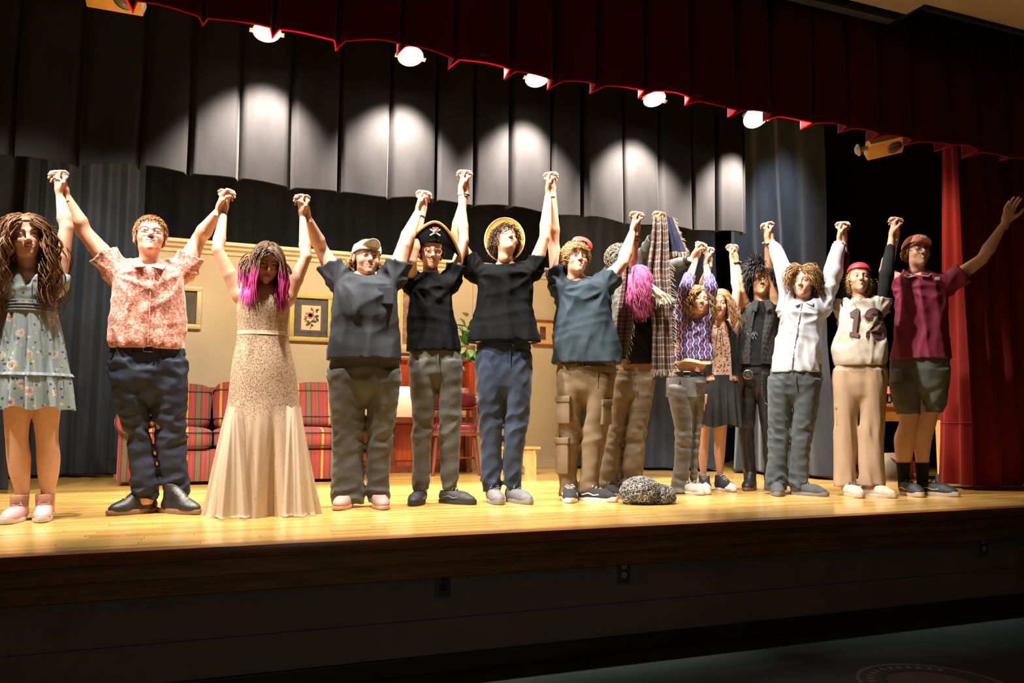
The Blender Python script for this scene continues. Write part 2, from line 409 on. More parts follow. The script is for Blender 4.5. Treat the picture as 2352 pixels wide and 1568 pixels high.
# ------------------------------------------------------------------ stage lamps
def lamp_glow():
    m, nt, b = _new('lamp_glow'); b.inputs['Base Color'].default_value = (1, 1, 1, 1)
    b.inputs['Emission Color'].default_value = (1.0, 0.97, 0.9, 1); b.inputs['Emission Strength'].default_value = 25
    return m
glow = lamp_glow()
alu = mat('spun_aluminium', (0.62, 0.60, 0.56), 0.3, 0.08, metal=1.0)
dkmetal = mat('black_metal', (0.02, 0.02, 0.022), 0.45, 0.15, metal=0.6)
LABL = ['leftmost lit flood lamp hanging under the red valance', 'second lit flood lamp from the left under the valance',
        'middle one of the five lit flood lamps', 'fourth lit flood lamp from the left under the valance', 'rightmost and largest lit flood lamp under the valance']
for i, lx in enumerate(LAMP_X):
    big = 1.3 if i == 4 else 1.0
    t = empty('flood_lamp', (lx, LAMP_Y, LAMP_Z), LABL[i], 'stage lamp', 'lit flood lamps under the valance')
    # shade opens downward and a little toward the hall
    Rm = Matrix.Rotation(R_(-24 if i < 4 else -38), 4, 'X')
    r = 0.092*big
    MB().lathe([(r*0.35, 0.13), (r*0.6, 0.115), (r*0.9, 0.06), (r*1.06, 0.0), (r*1.0, 0.0), (r*0.86, 0.055), (r*0.5, 0.10)], n=28).xf(Rm).build('reflector', alu, t, smooth=True)
    MB().lathe([(r*0.3, 0.04), (r*0.9, 0.03), (r*0.97, 0.012), (r*0.7, -0.006), (r*0.2, -0.012)], n=24).xf(Rm).build('lens', glow, t, smooth=True)
    MB().lathe([(0.035, 0.12), (0.045, 0.14), (0.045, 0.24), (0.02, 0.26)], n=16).xf(Rm).build('socket', dkmetal, t, smooth=True)
    fr = MB()
    for sx in (-1, 1): fr.tube([(sx*r*1.1, 0, 0.02), (sx*r*1.15, 0, 0.2), (0, 0, 0.34)], 0.006, 6)
    fr.tube([(0, 0, 0.34), (0, 0, 0.72)], 0.012, 8); fr.build('yoke', dkmetal, t, smooth=True)
    for sx in (-1, 1):
        k = MB().box((sx*r*1.15-0.012, -0.02, -0.012), (sx*r*1.15+0.012, 0.02, 0.012), 0.003).xf(Rm); k.build('clip', alu, t)
    spot('flood_lamp_light', (lx, LAMP_Y-0.03, LAMP_Z-0.07), (lx, LAMP_Y+0.42, LAMP_Z-1.4), 800, 86, 0.75, (1.0, 0.85, 0.72), 0.045)
pipe = MB().tube([(-4.4, LAMP_Y, LAMP_Z+0.74), (9.4, LAMP_Y, LAMP_Z+0.74)], 0.024, 12).build('lighting_pipe', dkmetal, smooth=True)
tag(pipe, 'black lighting pipe that carries the flood lamps', 'pipe')

brass = mat('amber_lantern_paint', (0.70, 0.40, 0.10), 0.45, 0.12, metal=0.2)
def lantern(px, py, Y, label, yaw, pitch, roll, s=1.0, knob=True):
    P = at(px, py, Y)
    t = empty('stage_lantern', P, label, 'stage lamp')
    M = Matrix.Rotation(yaw, 4, 'Z') @ Matrix.Rotation(pitch, 4, 'X') @ Matrix.Rotation(roll, 4, 'Y') @ Matrix.Scale(s, 4)
    MB().box((-0.15, -0.09, -0.045), (0.15, 0.09, 0.05), 0.008).xf(M).build('housing', brass, t, smooth=True)
    MB().box((-0.155, -0.112, -0.055), (0.155, -0.09, 0.055), 0.004).xf(M).build('front_lip', mat('amber_lip', (0.72, 0.45, 0.22), 0.4, 0.1), t, smooth=True)
    MB().lathe([(0.050, -0.055), (0.062, -0.05), (0.062, -0.04), (0.02, -0.038)], c=(0.065, 0, 0), n=24).xf(M).build('lens', mat('dark_lens', (0.05, 0.05, 0.055), 0.12, 0.3, coat=1.0), t, smooth=True)
    MB().tube([(0, 0, 0.05), (0, 0.02, 0.25), (0, 0.02, 4.5-P[2])], 0.012, 8).build('hanger', dkmetal, t, smooth=True)
    if knob:
        MB().lathe([(0.018, 0), (0.022, 0.05), (0.048, 0.06), (0.052, 0.075), (0.03, 0.095)], n=20, axis='x').xf(M @ Matrix.Translation((-0.155, -0.02, 0)) @ Matrix.Scale(-1, 4, (1, 0, 0))).build('knob', mat('knob_grey', (0.45, 0.38, 0.26), 0.35, 0.2), t, smooth=True)
lantern(2032, 334, 4.95, 'unlit amber lantern with round lens at the right end', R_(-35), R_(-28), R_(-14), 0.95)
lantern(263, -16, 4.95, 'unlit amber lantern at the upper left, cut by the frame', R_(-8), R_(-30), R_(6), 1.0, False)

# ------------------------------------------------------------------ set wall
FY = 9.3; FT = CAMH+0.2045*FY
fx0 = at(287, 560, FY)[0]; fx1 = at(1305, 700, FY)[0]
cream = mat('cream_wall_paint', (0.58, 0.465, 0.32), 0.75, 0.07, 2.5, 0.12, 60)
sw = empty('set_wall', ((fx0+fx1)/2, FY, 0), 'cream painted set wall with crown moulding behind the performers', 'set wall')
ox = (fx0+fx1)/2
nP = 4
for k in range(nP):
    a = fx0+(fx1-fx0)*k/nP; b_ = fx0+(fx1-fx0)*(k+1)/nP
    MB().box((a-ox+0.0015, 0, 0.0), (b_-ox-0.0015, 0.05, FT-0.02), 0.002).build('panel', cream, sw)
mould = mat('crown_white', (0.78, 0.66, 0.46), 0.45, 0.05)
MB().prism([(-0.10, FT), (-0.10, FT-0.035), (-0.075, FT-0.045), (-0.06, FT-0.075), (-0.03, FT-0.09), (-0.02, FT-0.125), (0.0, FT-0.135), (0.0, FT)], fx0-ox-0.04, fx1-ox, 'yz').build('crown_moulding', mould, sw)
MB().box((fx0-ox, -0.018, 0.0), (fx1-ox, 0.0, 0.09), 0.004).build('skirting', cream, sw)

# ------------------------------------------------------------------ pictures
gold = mat('gilt_frame', (0.55, 0.40, 0.12), 0.35, 0.25, 60, 0.5, 180, metal=0.5)
paleg = mat('pale_gilt_frame', (0.62, 0.50, 0.28), 0.4, 0.15, 60, 0.3, 150, metal=0.2)
def picture(xl, yt, xr, yb, label, frame, fwid, mats_, art=None):
    A = at(xl, yt, FY-0.03); B = at(xr, yb, FY-0.03)
    w = B[0]-A[0]; h = A[2]-B[2]
    t = empty('framed_picture', ((A[0]+B[0])/2, FY, B[2]), label, 'picture', 'pictures on the set wall')
    x0_, x1_ = -w/2, w/2
    for nm, lo, hi in (('frame_rail', (x0_, -0.035, 0), (x1_, -0.003, fwid)), ('frame_rail', (x0_, -0.035, h-fwid), (x1_, -0.003, h)),
                       ('frame_stile', (x0_, -0.035, fwid), (x0_+fwid, -0.003, h-fwid)), ('frame_stile', (x1_-fwid, -0.035, fwid), (x1_, -0.003, h-fwid))):
        MB().box(lo, hi, 0.006).build(nm, frame, t, smooth=True)
    ins = fwid; yy = -0.012
    for nm, width, mm in mats_:
        MB().box((x0_+ins, yy, ins), (x1_-ins, yy+0.006, h-ins)).build(nm, mm, t)
        ins += width; yy -= 0.003
    if art: art(t, x0_+ins, x1_-ins, ins, h-ins, yy+0.002)
    return t
cream_paper = mat('aged_paper', (0.72, 0.55, 0.36), 0.8, 0.08, 8)
darkmat = mat('dark_green_mount', (0.055, 0.07, 0.075), 0.6, 0.4, 14)
maroonmat = mat('maroon_mount', (0.16, 0.06, 0.06), 0.6, 0.1)
rosep = mat('rose_pink', (0.62, 0.07, 0.12), 0.7, 0.35, 60); rosed = mat('rose_dark', (0.30, 0.05, 0.07), 0.7, 0.2, 60)
leafg = mat('print_leaf', (0.045, 0.065, 0.055), 0.7, 0.4, 60); leafl = mat('print_leaf_light', (0.15, 0.16, 0.08), 0.7, 0.3, 60)
def rose_art(t, xa, xb, za, zb, y):
    w = xb-xa; h = zb-za
    def P(u, v): return (xa+u*w, za+v*h)
    def disc(nm, u, v, r, m, n=18, wob=0.0, sx=1.0):
        q = [(P(u, v)[0]+r*sx*(1+wob*math.sin(5*a+u*9))*math.cos(a), P(u, v)[1]+r*(1+wob*math.sin(5*a+u*9))*math.sin(a)) for a in np.linspace(0, 2*math.pi, n, endpoint=False)]
        return MB().prism(q, y-0.0045, y-0.002).build(nm, m, t)
    def leaf(u, v, ang, ln, m):
        c = P(u, v); q = []
        for s in np.linspace(0, 1, 8): q.append((s*ln, 0.30*ln*math.sin(math.pi*s**0.8)))
        for s in np.linspace(1, 0, 8)[1:-1]: q.append((s*ln, -0.30*ln*math.sin(math.pi*s**0.8)))
        ca, sa = math.cos(ang), math.sin(ang)
        MB().prism([(c[0]+a*ca-b*sa, c[1]+a*sa+b*ca) for a, b in q], y-0.004, y-0.0015).build('printed_leaf', m, t)
    stem = [P(.48, .06), P(.52, .2), P(.44, .3), P(.62, .42), P(.72, .55), P(.6, .62), P(.62, .78), P(.50, .9)]
    MB().tube([(p[0], y-0.002, p[1]) for p in stem], 0.004, 5).build('printed_stem', leafg, t)
    disc('printed_rose', .46, .60, .16*w, rosep, 22, .06)
    for k in range(5): disc('printed_petal', .46+.05*math.cos(k*1.3), .60+.035*math.sin(k*1.3), .06*w, rosed if k % 2 else rosep, 12, .1)
    disc('printed_bud', .52, .86, .07*w, rosed, 12, .1, .8); disc('printed_bud', .26, .67, .055*w, rosep, 12, .1)
    for u, v, a, l, m in [(.72, .80, .4, .22, leafg), (.72, .78, -.5, .14, leafl), (.30, .48, 3.5, .2, leafl), (.28, .5, 2.4, .16, leafl), (.70, .55, .3, .24, leafg), (.76, .50, -.9, .24, leafg),
                          (.62, .40, 3.9, .18, leafg), (.60, .38, -.3, .22, leafg), (.44, .30, 2.6, .2, leafg), (.44, .27, 3.6, .24, leafg), (.5, .24, -.6, .18, leafg), (.26, .42, 4.2, .15, leafl)]:
        leaf(u, v, a, l*w, m)
picture(667, 672, 762, 786, 'gilt framed botanical print of a pink rose beside the gown', gold, 0.05, [('mount', 0.055, darkmat), ('inner_mount', 0.022, maroonmat), ('print', 0.0, cream_paper)], rose_art)
glassdark = mat('glazed_grey_print', (0.12, 0.115, 0.085), 0.2, 0.3, 5, coat=0.6)
picture(404, 655, 461, 756, 'pale gilt framed grey print beside the man in the coral shirt', paleg, 0.05, [('mount', 0.02, maroonmat), ('print', 0, glassdark)])
picture(906, 640, 965, 812, 'tall pale framed print between the visor wearer and pirate hat', paleg, 0.08, [('mount', 0.03, mat('straw_mount', (0.66, 0.50, 0.22), 0.7, 0.06)), ('print', 0, mat('sepia_print', (0.26, 0.15, 0.10), 0.6, 0.5, 25))])
ochre = mat('ochre_mount', (0.72, 0.46, 0.18), 0.7, 0.05)
def photo_art(t, xa, xb, za, zb, y):
    w = xb-xa; h = zb-za
    MB().box((xa+0.30*w, y-0.004, za+0.2*h), (xa+0.60*w, y-0.001, za+0.78*h)).build('photograph', mat('old_photo', (0.14, 0.06, 0.055), 0.4, 0.8, 40), t)
picture(1224, 733, 1276, 795, 'red wood framed small photograph right of the orange hat wearer', wood('cherry_frame', (0.30, 0.05, 0.02), (0.45, 0.09, 0.03), 0.35), 0.022, [('mount', 0.0, ochre)], photo_art)

# ------------------------------------------------------------------ sofa
def stripe_fabric(name, dim=1.0):
    m, nt, b = _new(name)
    tc = N(nt, 'ShaderNodeTexCoord'); sp = N(nt, 'ShaderNodeSeparateXYZ'); L(nt, tc, 'Object', sp, 0)
    mu = N(nt, 'ShaderNodeMath', operation='MULTIPLY'); mu.inputs[1].default_value = 1/0.285; L(nt, sp, 0, mu, 0)
    fr = N(nt, 'ShaderNodeMath', operation='FRACT'); L(nt, mu, 0, fr, 0)
    red_, gold_, ol, pk, br = (0.26, 0.024, 0.022), (0.50, 0.24, 0.03), (0.115, 0.095, 0.045), (0.30, 0.06, 0.05), (0.06, 0.015, 0.015)
    stops = [(0.0, red_), (0.10, pk), (0.115, red_), (0.20, br), (0.215, gold_), (0.30, br), (0.315, red_), (0.40, pk), (0.415, red_), (0.50, br), (0.52, ol), (0.66, br), (0.68, red_), (0.75, pk), (0.765, red_), (0.84, ol), (0.9, br), (0.92, red_)]
    r = ramp(nt, [(p, tuple(x*dim for x in c)) for p, c in stops], 'CONSTANT'); L(nt, fr, 0, r, 0)
    L(nt, r, 0, b, 'Base Color'); b.inputs['Roughness'].default_value = 0.75; b.inputs['Sheen Weight'].default_value = 0.2
    nz = N(nt, 'ShaderNodeTexNoise', i_Scale=160.0, i_Detail=2.0); L(nt, tc, 'Object', nz, 'Vector')
    bp = N(nt, 'ShaderNodeBump', i_Strength=0.2, i_Distance=0.004); L(nt, nz, 0, bp, 'Height'); L(nt, bp, 0, b, 'Normal')
    return m
sf = stripe_fabric('striped_sofa_fabric')
piping = mat('dark_piping', (0.03, 0.015, 0.015), 0.6)
def cushion(name, lo, hi, parent, puff=0.03, m=sf, tilt=0.0, pipe=True):
    x0_, y0_, z0_ = lo; x1_, y1_, z1_ = hi
    n = 14; V = []; F = []
    def se(t): return math.copysign(abs(math.sin(t))**0.35, math.sin(t)), math.copysign(abs(math.cos(t))**0.35, math.cos(t))
    c = np.array([(x0_+x1_)/2, (y0_+y1_)/2, (z0_+z1_)/2]); hx, hy, hz = (x1_-x0_)/2, (y1_-y0_)/2, (z1_-z0_)/2
    nu, nv = 40, 16
    for i in range(nv+1):
        ph = -math.pi/2+math.pi*i/nv; s, cc = se(ph)
        for j in range(nu):
            th = 2*math.pi*j/nu; a, b_ = se(th)
            x = hx*cc*b_; y = hy*cc*a; z = hz*s
            pz = puff*(1-(x/hx)**2)*(1-(y/hy)**2)
            z += pz*(1 if s > 0 else -0.4 if s < 0 else 0)
            q = Vector((x, y, z)); q.rotate(Matrix.Rotation(tilt, 3, 'X'))
            V.append((c[0]+q.x, c[1]+q.y, c[2]+q.z))
    for i in range(nv):
        for j in range(nu):
            a = i*nu+j; b_ = i*nu+(j+1) % nu
            F.append((a, b_, b_+nu, a+nu))
    o = mesh_obj(name, V, F, m, parent)
    if pipe:
        for zz in (0.62, -0.62):
            pts = []
            for j in range(nu+1):
                th = 2*math.pi*j/nu; a, b_ = se(th)
                q = Vector((hx*1.0*b_, hy*1.0*a, hz*zz)); q.rotate(Matrix.Rotation(tilt, 3, 'X'))
                pts.append((c[0]+q.x, c[1]+q.y, c[2]+q.z))
            MB().tube(pts, 0.006, 6, False).build('piping', piping, o, smooth=True)
    return o
A = atf(268, 1118); sx0 = at(268, 1000, 7.75)[0]; sx1 = at(828, 1000, 7.9)[0]
SY = 7.62; W = sx1-sx0
s_ = empty('sofa', ((sx0+sx1)/2, SY, 0), 'red, gold and olive striped sofa behind the gown', 'sofa')
hw = W/2
MB().box((-hw+0.12, 0.05, 0.05), (hw-0.12, 0.80, 0.30), 0.02).build('base', sf, s_, smooth=True)
MB().box((-hw+0.16, 0.02, 0.03), (hw-0.16, 0.05, 0.285), 0.006).build('skirt', sf, s_, smooth=True)
MB().box((-hw+0.12, 0.10, 0.0), (hw-0.12, 0.78, 0.05)).build('plinth', mat('sofa_dark_board', (0.02, 0.015, 0.012), 0.7), s_)  # base board in one even dark brown
MB().prism([(0.62, 0.28), (0.86, 0.28), (0.90, 0.84), (0.82, 0.86), (0.74, 0.82)], -hw+0.1, hw-0.1, 'yz').build('back_frame', sf, s_)
for k in range(3):
    a = -hw+0.20+k*(W-0.40)/3; b_ = a+(W-0.40)/3
    cushion('seat_cushion', (a+0.004, 0.0, 0.295), (b_-0.004, 0.66, 0.475), s_, 0.02)
    cushion('back_cushion', (a+0.01, 0.44, 0.46), (b_-0.01, 0.66, 0.86+0.03*(k == 1)), s_, 0.02, tilt=-0.22)
for sx in (-1, 1):
    xa = sx*(hw-0.10)
    am = MB(); am.box((xa-0.085, 0.06, 0.03), (xa+0.085, 0.80, 0.50), 0.03); ar = am.build('arm', sf, s_, smooth=True)
    MB().tube([(xa, 0.0, 0.53), (xa, 0.03, 0.53), (xa, 0.80, 0.53)], [0.10, 0.118, 0.118], 22).build('arm_roll', sf, ar, smooth=True)
    MB().tube([(xa+0.108*math.cos(t), 0.012, 0.53+0.108*math.sin(t)) for t in np.linspace(0, 2*math.pi, 25)], 0.006, 6, False).build('piping', piping, ar, smooth=True)
tp = at(700, 945, 8.05)
cushion_o = cushion('throw_pillow', (-0.27, -0.07, -0.20), (0.27, 0.08, 0.20), None, 0.03, tilt=-0.25)
cushion_o.location = (at(735, 935, 8.0)[0], 8.0, 0.69); tag(cushion_o, 'striped throw pillow leaning at the right end of the sofa', 'pillow')

# ------------------------------------------------------------------ upright piano
pm = wood('cherry_case', (0.24, 0.03, 0.010), (0.46, 0.075, 0.02), 0.35, (10, 10, 1.0), 3.0, coat=0.4)
pdk = wood('cherry_dark', (0.11, 0.022, 0.010), (0.20, 0.045, 0.018), 0.4, (10, 10, 1.0), 3.0)
PY = 8.72
pxa = at(812, 950, PY)[0]; pxb = at(1084, 950, PY)[0]; PW = pxb-pxa; ph = PW/2
pt = CAMH + (at(1000, 822, PY)[2]-CAMH)
pn = empty('upright_piano', ((pxa+pxb)/2, PY, 0), 'red cherry wood upright piano behind the pirate hat wearer', 'piano')
MB().box((-ph, 0.10, 0.06), (ph, 0.50, pt-0.03), 0.006).build('case', pm, pn)
MB().box((-ph-0.02, 0.06, pt-0.03), (ph+0.02, 0.52, pt), 0.008).build('lid', pm, pn, smooth=True)
z_key = at(1000, 958, PY)[2]; z_up = at(1000, 888, PY)[2]
MB().prism([(-0.05, z_key), (0.10, z_key), (0.10, z_up)], -ph+0.05, ph-0.05, 'yz').build('fallboard', mat('fallboard_tan', (0.62, 0.32, 0.14), 0.25, 0.12, 5, coat=0.5), pn)  # fallboard coloured paler than the cherry case
MB().box((-ph, -0.10, z_key-0.06), (ph, 0.10, z_key), 0.008).build('key_shelf', pdk, pn, smooth=True)
for k in range(3):
    a = -ph+0.06+k*(PW-0.06)/3
    MB().box((a, 0.085, 0.13), (a+(PW-0.06)/3-0.06, 0.10, z_key-0.08), 0.006).build('lower_panel', pm, pn)
for k in range(4):
    a = -ph+k*(PW-0.06)/3
    MB().box((a, 0.07, 0.06), (a+0.06, 0.11, z_key-0.06), 0.004).build('stile', pdk, pn)
MB().box((-ph, 0.05, 0.0), (ph, 0.48, 0.075), 0.006).build('toe_board', pdk, pn)
for sx in (-1, 1):
    MB().box((sx*(ph-0.035)-0.035, -0.10, z_key), (sx*(ph-0.035)+0.035, 0.10, pt-0.04), 0.006).build('cheek', pm, pn, smooth=True)
    MB().lathe([(0.03, 0), (0.04, 0.02), (0.025, 0.06), (0.035, 0.3), (0.04, z_key-0.08)], c=(sx*(ph-0.05), -0.06, 0), n=16).build('front_leg', pm, pn, smooth=True)
MB().tube([(ph-0.16, 0.08, z_up+0.02), (ph-0.16, 0.05, z_up+0.06), (ph-0.16, 0.05, z_up+0.14), (ph-0.16, 0.08, z_up+0.18)], 0.016, 10).build('handle', pm, pn, smooth=True)

# ------------------------------------------------------------------ potted plant on the piano
lf1 = mat('plant_green', (0.035, 0.30, 0.06), 0.4, 0.4, 20); lf2 = mat('plant_pale', (0.34, 0.44, 0.20), 0.45, 0.4, 20)
PP = at(1074, 822, PY+0.25)
pl = empty('potted_plant', (PP[0], PY+0.25, pt), 'trailing green houseplant on top of the piano', 'plant')
MB().lathe([(0.055, 0), (0.065, 0.02), (0.085, 0.15), (0.095, 0.17), (0.08, 0.165)], n=20).build('pot', mat('clay_pot', (0.35, 0.16, 0.09), 0.7), pl, smooth=True)
def leaf_mesh(ln, wd):
    V = []; F = []
    n = 7
    for i in range(n):
        t = i/(n-1); w = wd*math.sin(math.pi*min(1, t*0.92+0.06))**0.8; z = -0.25*ln*t*t
        V += [(-w, ln*t, z+0.12*w), (0, ln*t, z-0.02*ln), (w, ln*t, z+0.12*w)]
    for i in range(n-1):
        for k in range(2): a = i*3+k; F.append((a, a+1, a+4, a+3))
    nV = len(V); V += [(x, y, z-0.0012) for x, y, z in V]; F += [tuple(q+nV for q in f[::-1]) for f in F]
    return V, F
lv, lfc = leaf_mesh(0.13, 0.035); lme = None
leaf_meshes = {}
for k in range(58):
    g = lf2 if (k % 3 == 0) else lf1
    key = g.name
    a = random.uniform(0, 2*math.pi); up = random.random()
    if key not in leaf_meshes:
        o = mesh_obj('leaf', lv, lfc, g, pl); leaf_meshes[key] = o.data
    else:
        o = bpy.data.objects.new('leaf', leaf_meshes[key]); col.objects.link(o); o.parent = pl
    if k < 30:
        r = 0.05*random.random(); z = 0.17+0.26*up*(1 if k % 4 else 1.3)
        el = R_(random.uniform(10, 70))
    else:
        a = random.uniform(2.9, 5.6); r = 0.09+0.05*random.random(); z = 0.15-0.36*random.random(); el = R_(random.uniform(-70, -20))
    o.location = (r*math.cos(a), r*math.sin(a), z)
    o.rotation_euler = (el, random.uniform(-.3, .3), a-math.pi/2); s = random.uniform(0.6, 1.2); o.scale = (s, s, s)
stm = MB()
for k in range(9):
    a = k*0.7; stm.tube([(0, 0, 0.15), (0.03*math.cos(a), 0.03*math.sin(a), 0.28), (0.10*math.cos(a), 0.10*math.sin(a), 0.40)], 0.004, 5)
for k in range(6):
    a = 3.0+k*0.45; stm.tube([(0.05*math.cos(a), 0.05*math.sin(a), 0.17), (0.11*math.cos(a), 0.11*math.sin(a), 0.14), (0.125*math.cos(a), 0.125*math.sin(a), -0.18)], 0.003, 5)
stm.build('stem', lf1, pl)

# ------------------------------------------------------------------ leather chair
leather = mat('oxblood_leather', (0.16, 0.022, 0.03), 0.28, 0.25, 10, 0.1, 120, coat=0.3)
cw = wood('chair_mahogany', (0.10, 0.02, 0.010), (0.20, 0.045, 0.02), 0.4, (10, 10, 1.2))
CYc = 8.12; cxx = at(1048, 1000, CYc)[0]
ch = empty('captains_chair', (cxx, CYc, 0), 'oxblood leather chair with brass nailheads behind the jeans wearers', 'chair', rz=R_(-8))
hwc = 0.235
for sx in (-1, 1):
    MB().tube([(sx*0.24, -0.02, 0), (sx*0.21, 0.02, 0.22), (sx*0.195, 0.04, 0.42)], [0.016, 0.024, 0.022], 12).build('leg', cw, ch, smooth=True)
    MB().tube([(sx*0.22, 0.48, 0), (sx*0.20, 0.44, 0.22), (sx*0.19, 0.42, 0.42)], [0.016, 0.024, 0.022], 12).build('leg', cw, ch, smooth=True)
    MB().tube([(sx*0.222, 0.01, 0.17), (sx*0.208, 0.45, 0.17)], 0.012, 8).build('stretcher', cw, ch, smooth=True)
    for k, yy in enumerate((0.10, 0.26)):
        MB().tube([(sx*0.225, yy, 0.50), (sx*0.24, yy+0.01, 0.62), (sx*0.235, yy+0.02, 0.70)], [0.013, 0.018, 0.013], 10).build('spindle', cw, ch, smooth=True)
MB().tube([(-0.208, 0.23, 0.17), (0.208, 0.23, 0.17)], 0.012, 8).build('stretcher', cw, ch, smooth=True)
MB().box((-hwc-0.005, -0.01, 0.40), (hwc+0.005, 0.50, 0.435), 0.006).build('seat_rail', cw, ch, smooth=True)
seat = cushion('seat', (-hwc, -0.015, 0.42), (hwc, 0.50, 0.52), ch, 0.025, leather, pipe=False)
nh = MB()
for k in range(22):
    nh.lathe([(0.006, 0), (0.004, 0.004)], c=(-hwc+0.01+k*(2*hwc-0.02)/21, -0.020, 0.445), n=6, axis='y')
nh.build('nailhead', mat('brass_nail', (0.75, 0.55, 0.22), 0.3, metal=1.0), seat)
# curved padded back rail
def back_rail():
    V = []; F = []; nu, nv = 26, 10
    for i in range(nu):
        t = -1+2*i/(nu-1); a = t*1.35
        cx_, cy_ = 0.27*math.sin(a), 0.18+0.30*math.cos(a)
        nx, ny = math.sin(a), math.cos(a)
        hz = 0.085*(1-0.35*abs(t)**3)
        for j in range(nv):
            b_ = 2*math.pi*j/nv
            V.append((cx_+nx*0.028*math.cos(b_), cy_+ny*0.028*math.cos(b_), 0.775+hz*math.copysign(abs(math.sin(b_))**0.6, math.sin(b_))))
    for i in range(nu-1):
        for j in range(nv):
            a = i*nv+j; b_ = i*nv+(j+1) % nv; F.append((a, b_, b_+nv, a+nv))
    F.append(tuple(range(nv))[::-1]); F.append(tuple((nu-1)*nv+j for j in range(nv)))
    return V, F
v_, f_ = back_rail(); mesh_obj('backrest', v_, f_, leather, ch)
MB().tube([(0.27*math.sin(a), 0.18+0.30*math.cos(a), 0.685) for a in np.linspace(-1.4, 1.4, 18)], 0.02, 10).build('back_rail', cw, ch, smooth=True)
for a in (-0.8, -0.27, 0.27, 0.8):
    MB().tube([(0.235*math.sin(a), 0.20+0.27*math.cos(a), 0.50), (0.27*math.sin(a), 0.18+0.30*math.cos(a), 0.68)], 0.013, 10).build('spindle', cw, ch, smooth=True)

# ------------------------------------------------------------------ small bench
bn = wood('pine', (0.50, 0.28, 0.09), (0.70, 0.44, 0.17), 0.5, (6, 6, 1.2))
BYb = 8.0; bxr = at(1240, 1050, BYb)[0]; bh = at(1220, 1026, BYb)[2]
be = empty('step_bench', (bxr-0.23, BYb, 0), 'small pale pine bench against the set wall', 'bench')
MB().box((-0.26, 0, bh-0.025), (0.24, 0.24, bh), 0.004).build('top', bn, be)
for sx in (-0.19, 0.17):
    # end board with a notched foot
    MB().prism([(0.015, 0), (0.06, 0), (0.12, 0.07), (0.18, 0), (0.225, 0), (0.225, bh-0.025), (0.015, bh-0.025)], sx-0.012, sx+0.012, 'yz').build('leg', bn, be)
MB().prism([(-0.25, bh-0.025), (-0.25, bh-0.075), (0.19, bh-0.075), (0.19, bh-0.025)], 0.02, 0.035).build('apron', bn, be)
MB().prism([(0.06, 0), (0.19, 0), (0.19, bh-0.075), (-0.02, bh-0.075), (-0.02, 0.16), (0.06, 0.08)], 0.0, 0.018).build('front_board', bn, be)

# ------------------------------------------------------------------ wing table and its clutter
tw = wood('table_oak', (0.42, 0.17, 0.035), (0.62, 0.28, 0.06), 0.4, (1.2, 12, 12))
TYt = 5.85; txa = at(2010, 940, TYt)[0]; txb = at(2182, 940, TYt)[0]; tz = at(2100, 928, TYt)[2]
tb = empty('side_table', ((txa+txb)/2, TYt, 0), 'orange oak table in the wing behind the maroon shirt man', 'table')
tw2 = (txb-txa)/2
MB().box((-tw2, 0, tz-0.03), (tw2, 0.5, tz), 0.004).build('table_top', tw, tb)
MB().box((-tw2+0.03, 0.02, tz-0.16), (tw2-0.03, 0.045, tz-0.03), 0.003).build('apron', tw, tb)
for sx in (-1, 1):
    for yy in (0.03, 0.43):
        MB().box((sx*(tw2-0.06)-0.03, yy, 0.0), (sx*(tw2-0.06)+0.03, yy+0.05, tz-0.03), 0.003).build('leg', tw, tb)
P = at(2045, 905, TYt)
bt = empty('prop_lamp', (at(2043, 905, TYt+0.15)[0], TYt+0.15, tz), 'small brass prop lamp with red shade on the wing table', 'lamp')
MB().lathe([(0.05, 0), (0.05, 0.012), (0.015, 0.025), (0.012, 0.10), (0.02, 0.11)], n=18).build('base', mat('worn_brass', (0.55, 0.40, 0.18), 0.35, 0.3, metal=0.8), bt, smooth=True)
MB().lathe([(0.05, 0.10), (0.03, 0.17), (0.028, 0.17), (0.046, 0.10)], n=18).build('shade', mat('red_shade', (0.55, 0.04, 0.03), 0.5), bt, smooth=True)
bk = empty('black_tray', (at(2036, 920, TYt+0.1)[0]-0.12, TYt+0.06, tz), 'black tray lying on the wing table', 'tray')
MB().box((-0.14, 0, 0), (0.14, 0.22, 0.02), 0.004).build('tray_bed', mat('black_plastic', (0.015, 0.015, 0.017), 0.4), bk)
MB().tube([(-0.14, 0, .02), (0.14, 0, .02), (0.14, 0.22, .02), (-0.14, 0.22, .02), (-0.14, 0, .02)], 0.006, 6).build('rim', mat('black_plastic', (0.015, 0.015, 0.017), 0.4), bk)
# canvas tote on the floor
TP = atf(2048, 1093)
tt = empty('tote_bag', (TP[0], TP[1], 0), 'off-white canvas tote bag on the floor under the wing table', 'bag')
V = []; F = []
nu = 20
for i, (z, a, b_) in enumerate([(0, .15, .07), (0.02, .165, .085), (0.10, .16, .09), (0.18, .13, .06), (0.235, .08, .02), (0.24, .075, .012)]):
    for j in range(nu):
        th = 2*math.pi*j/nu
        V.append((a*math.copysign(abs(math.cos(th))**.7, math.cos(th))*(1+.05*math.sin(3*th+z*20)), b_*math.copysign(abs(math.sin(th))**.7, math.sin(th)), z))
for i in range(5):
    for j in range(nu): a = i*nu+j; b_ = i*nu+(j+1) % nu; F.append((a, b_, b_+nu, a+nu))
F.append(tuple(range(nu))[::-1]); F.append(tuple(5*nu+j for j in range(nu)))
mesh_obj('bag_body', V, F, mat('canvas', (0.62, 0.57, 0.48), 0.85, 0.1, 20, 0.3, 150), tt)
MB().tube([(-0.06, -0.05, 0.19), (-0.02, -0.10, 0.15), (0.05, -0.10, 0.16), (0.08, -0.04, 0.21), (0.04, -0.01, 0.24)], 0.006, 8).build('strap', mat('brown_strap', (0.20, 0.09, 0.05), 0.6), tt, smooth=True)
RP = atf(2092, 1085)
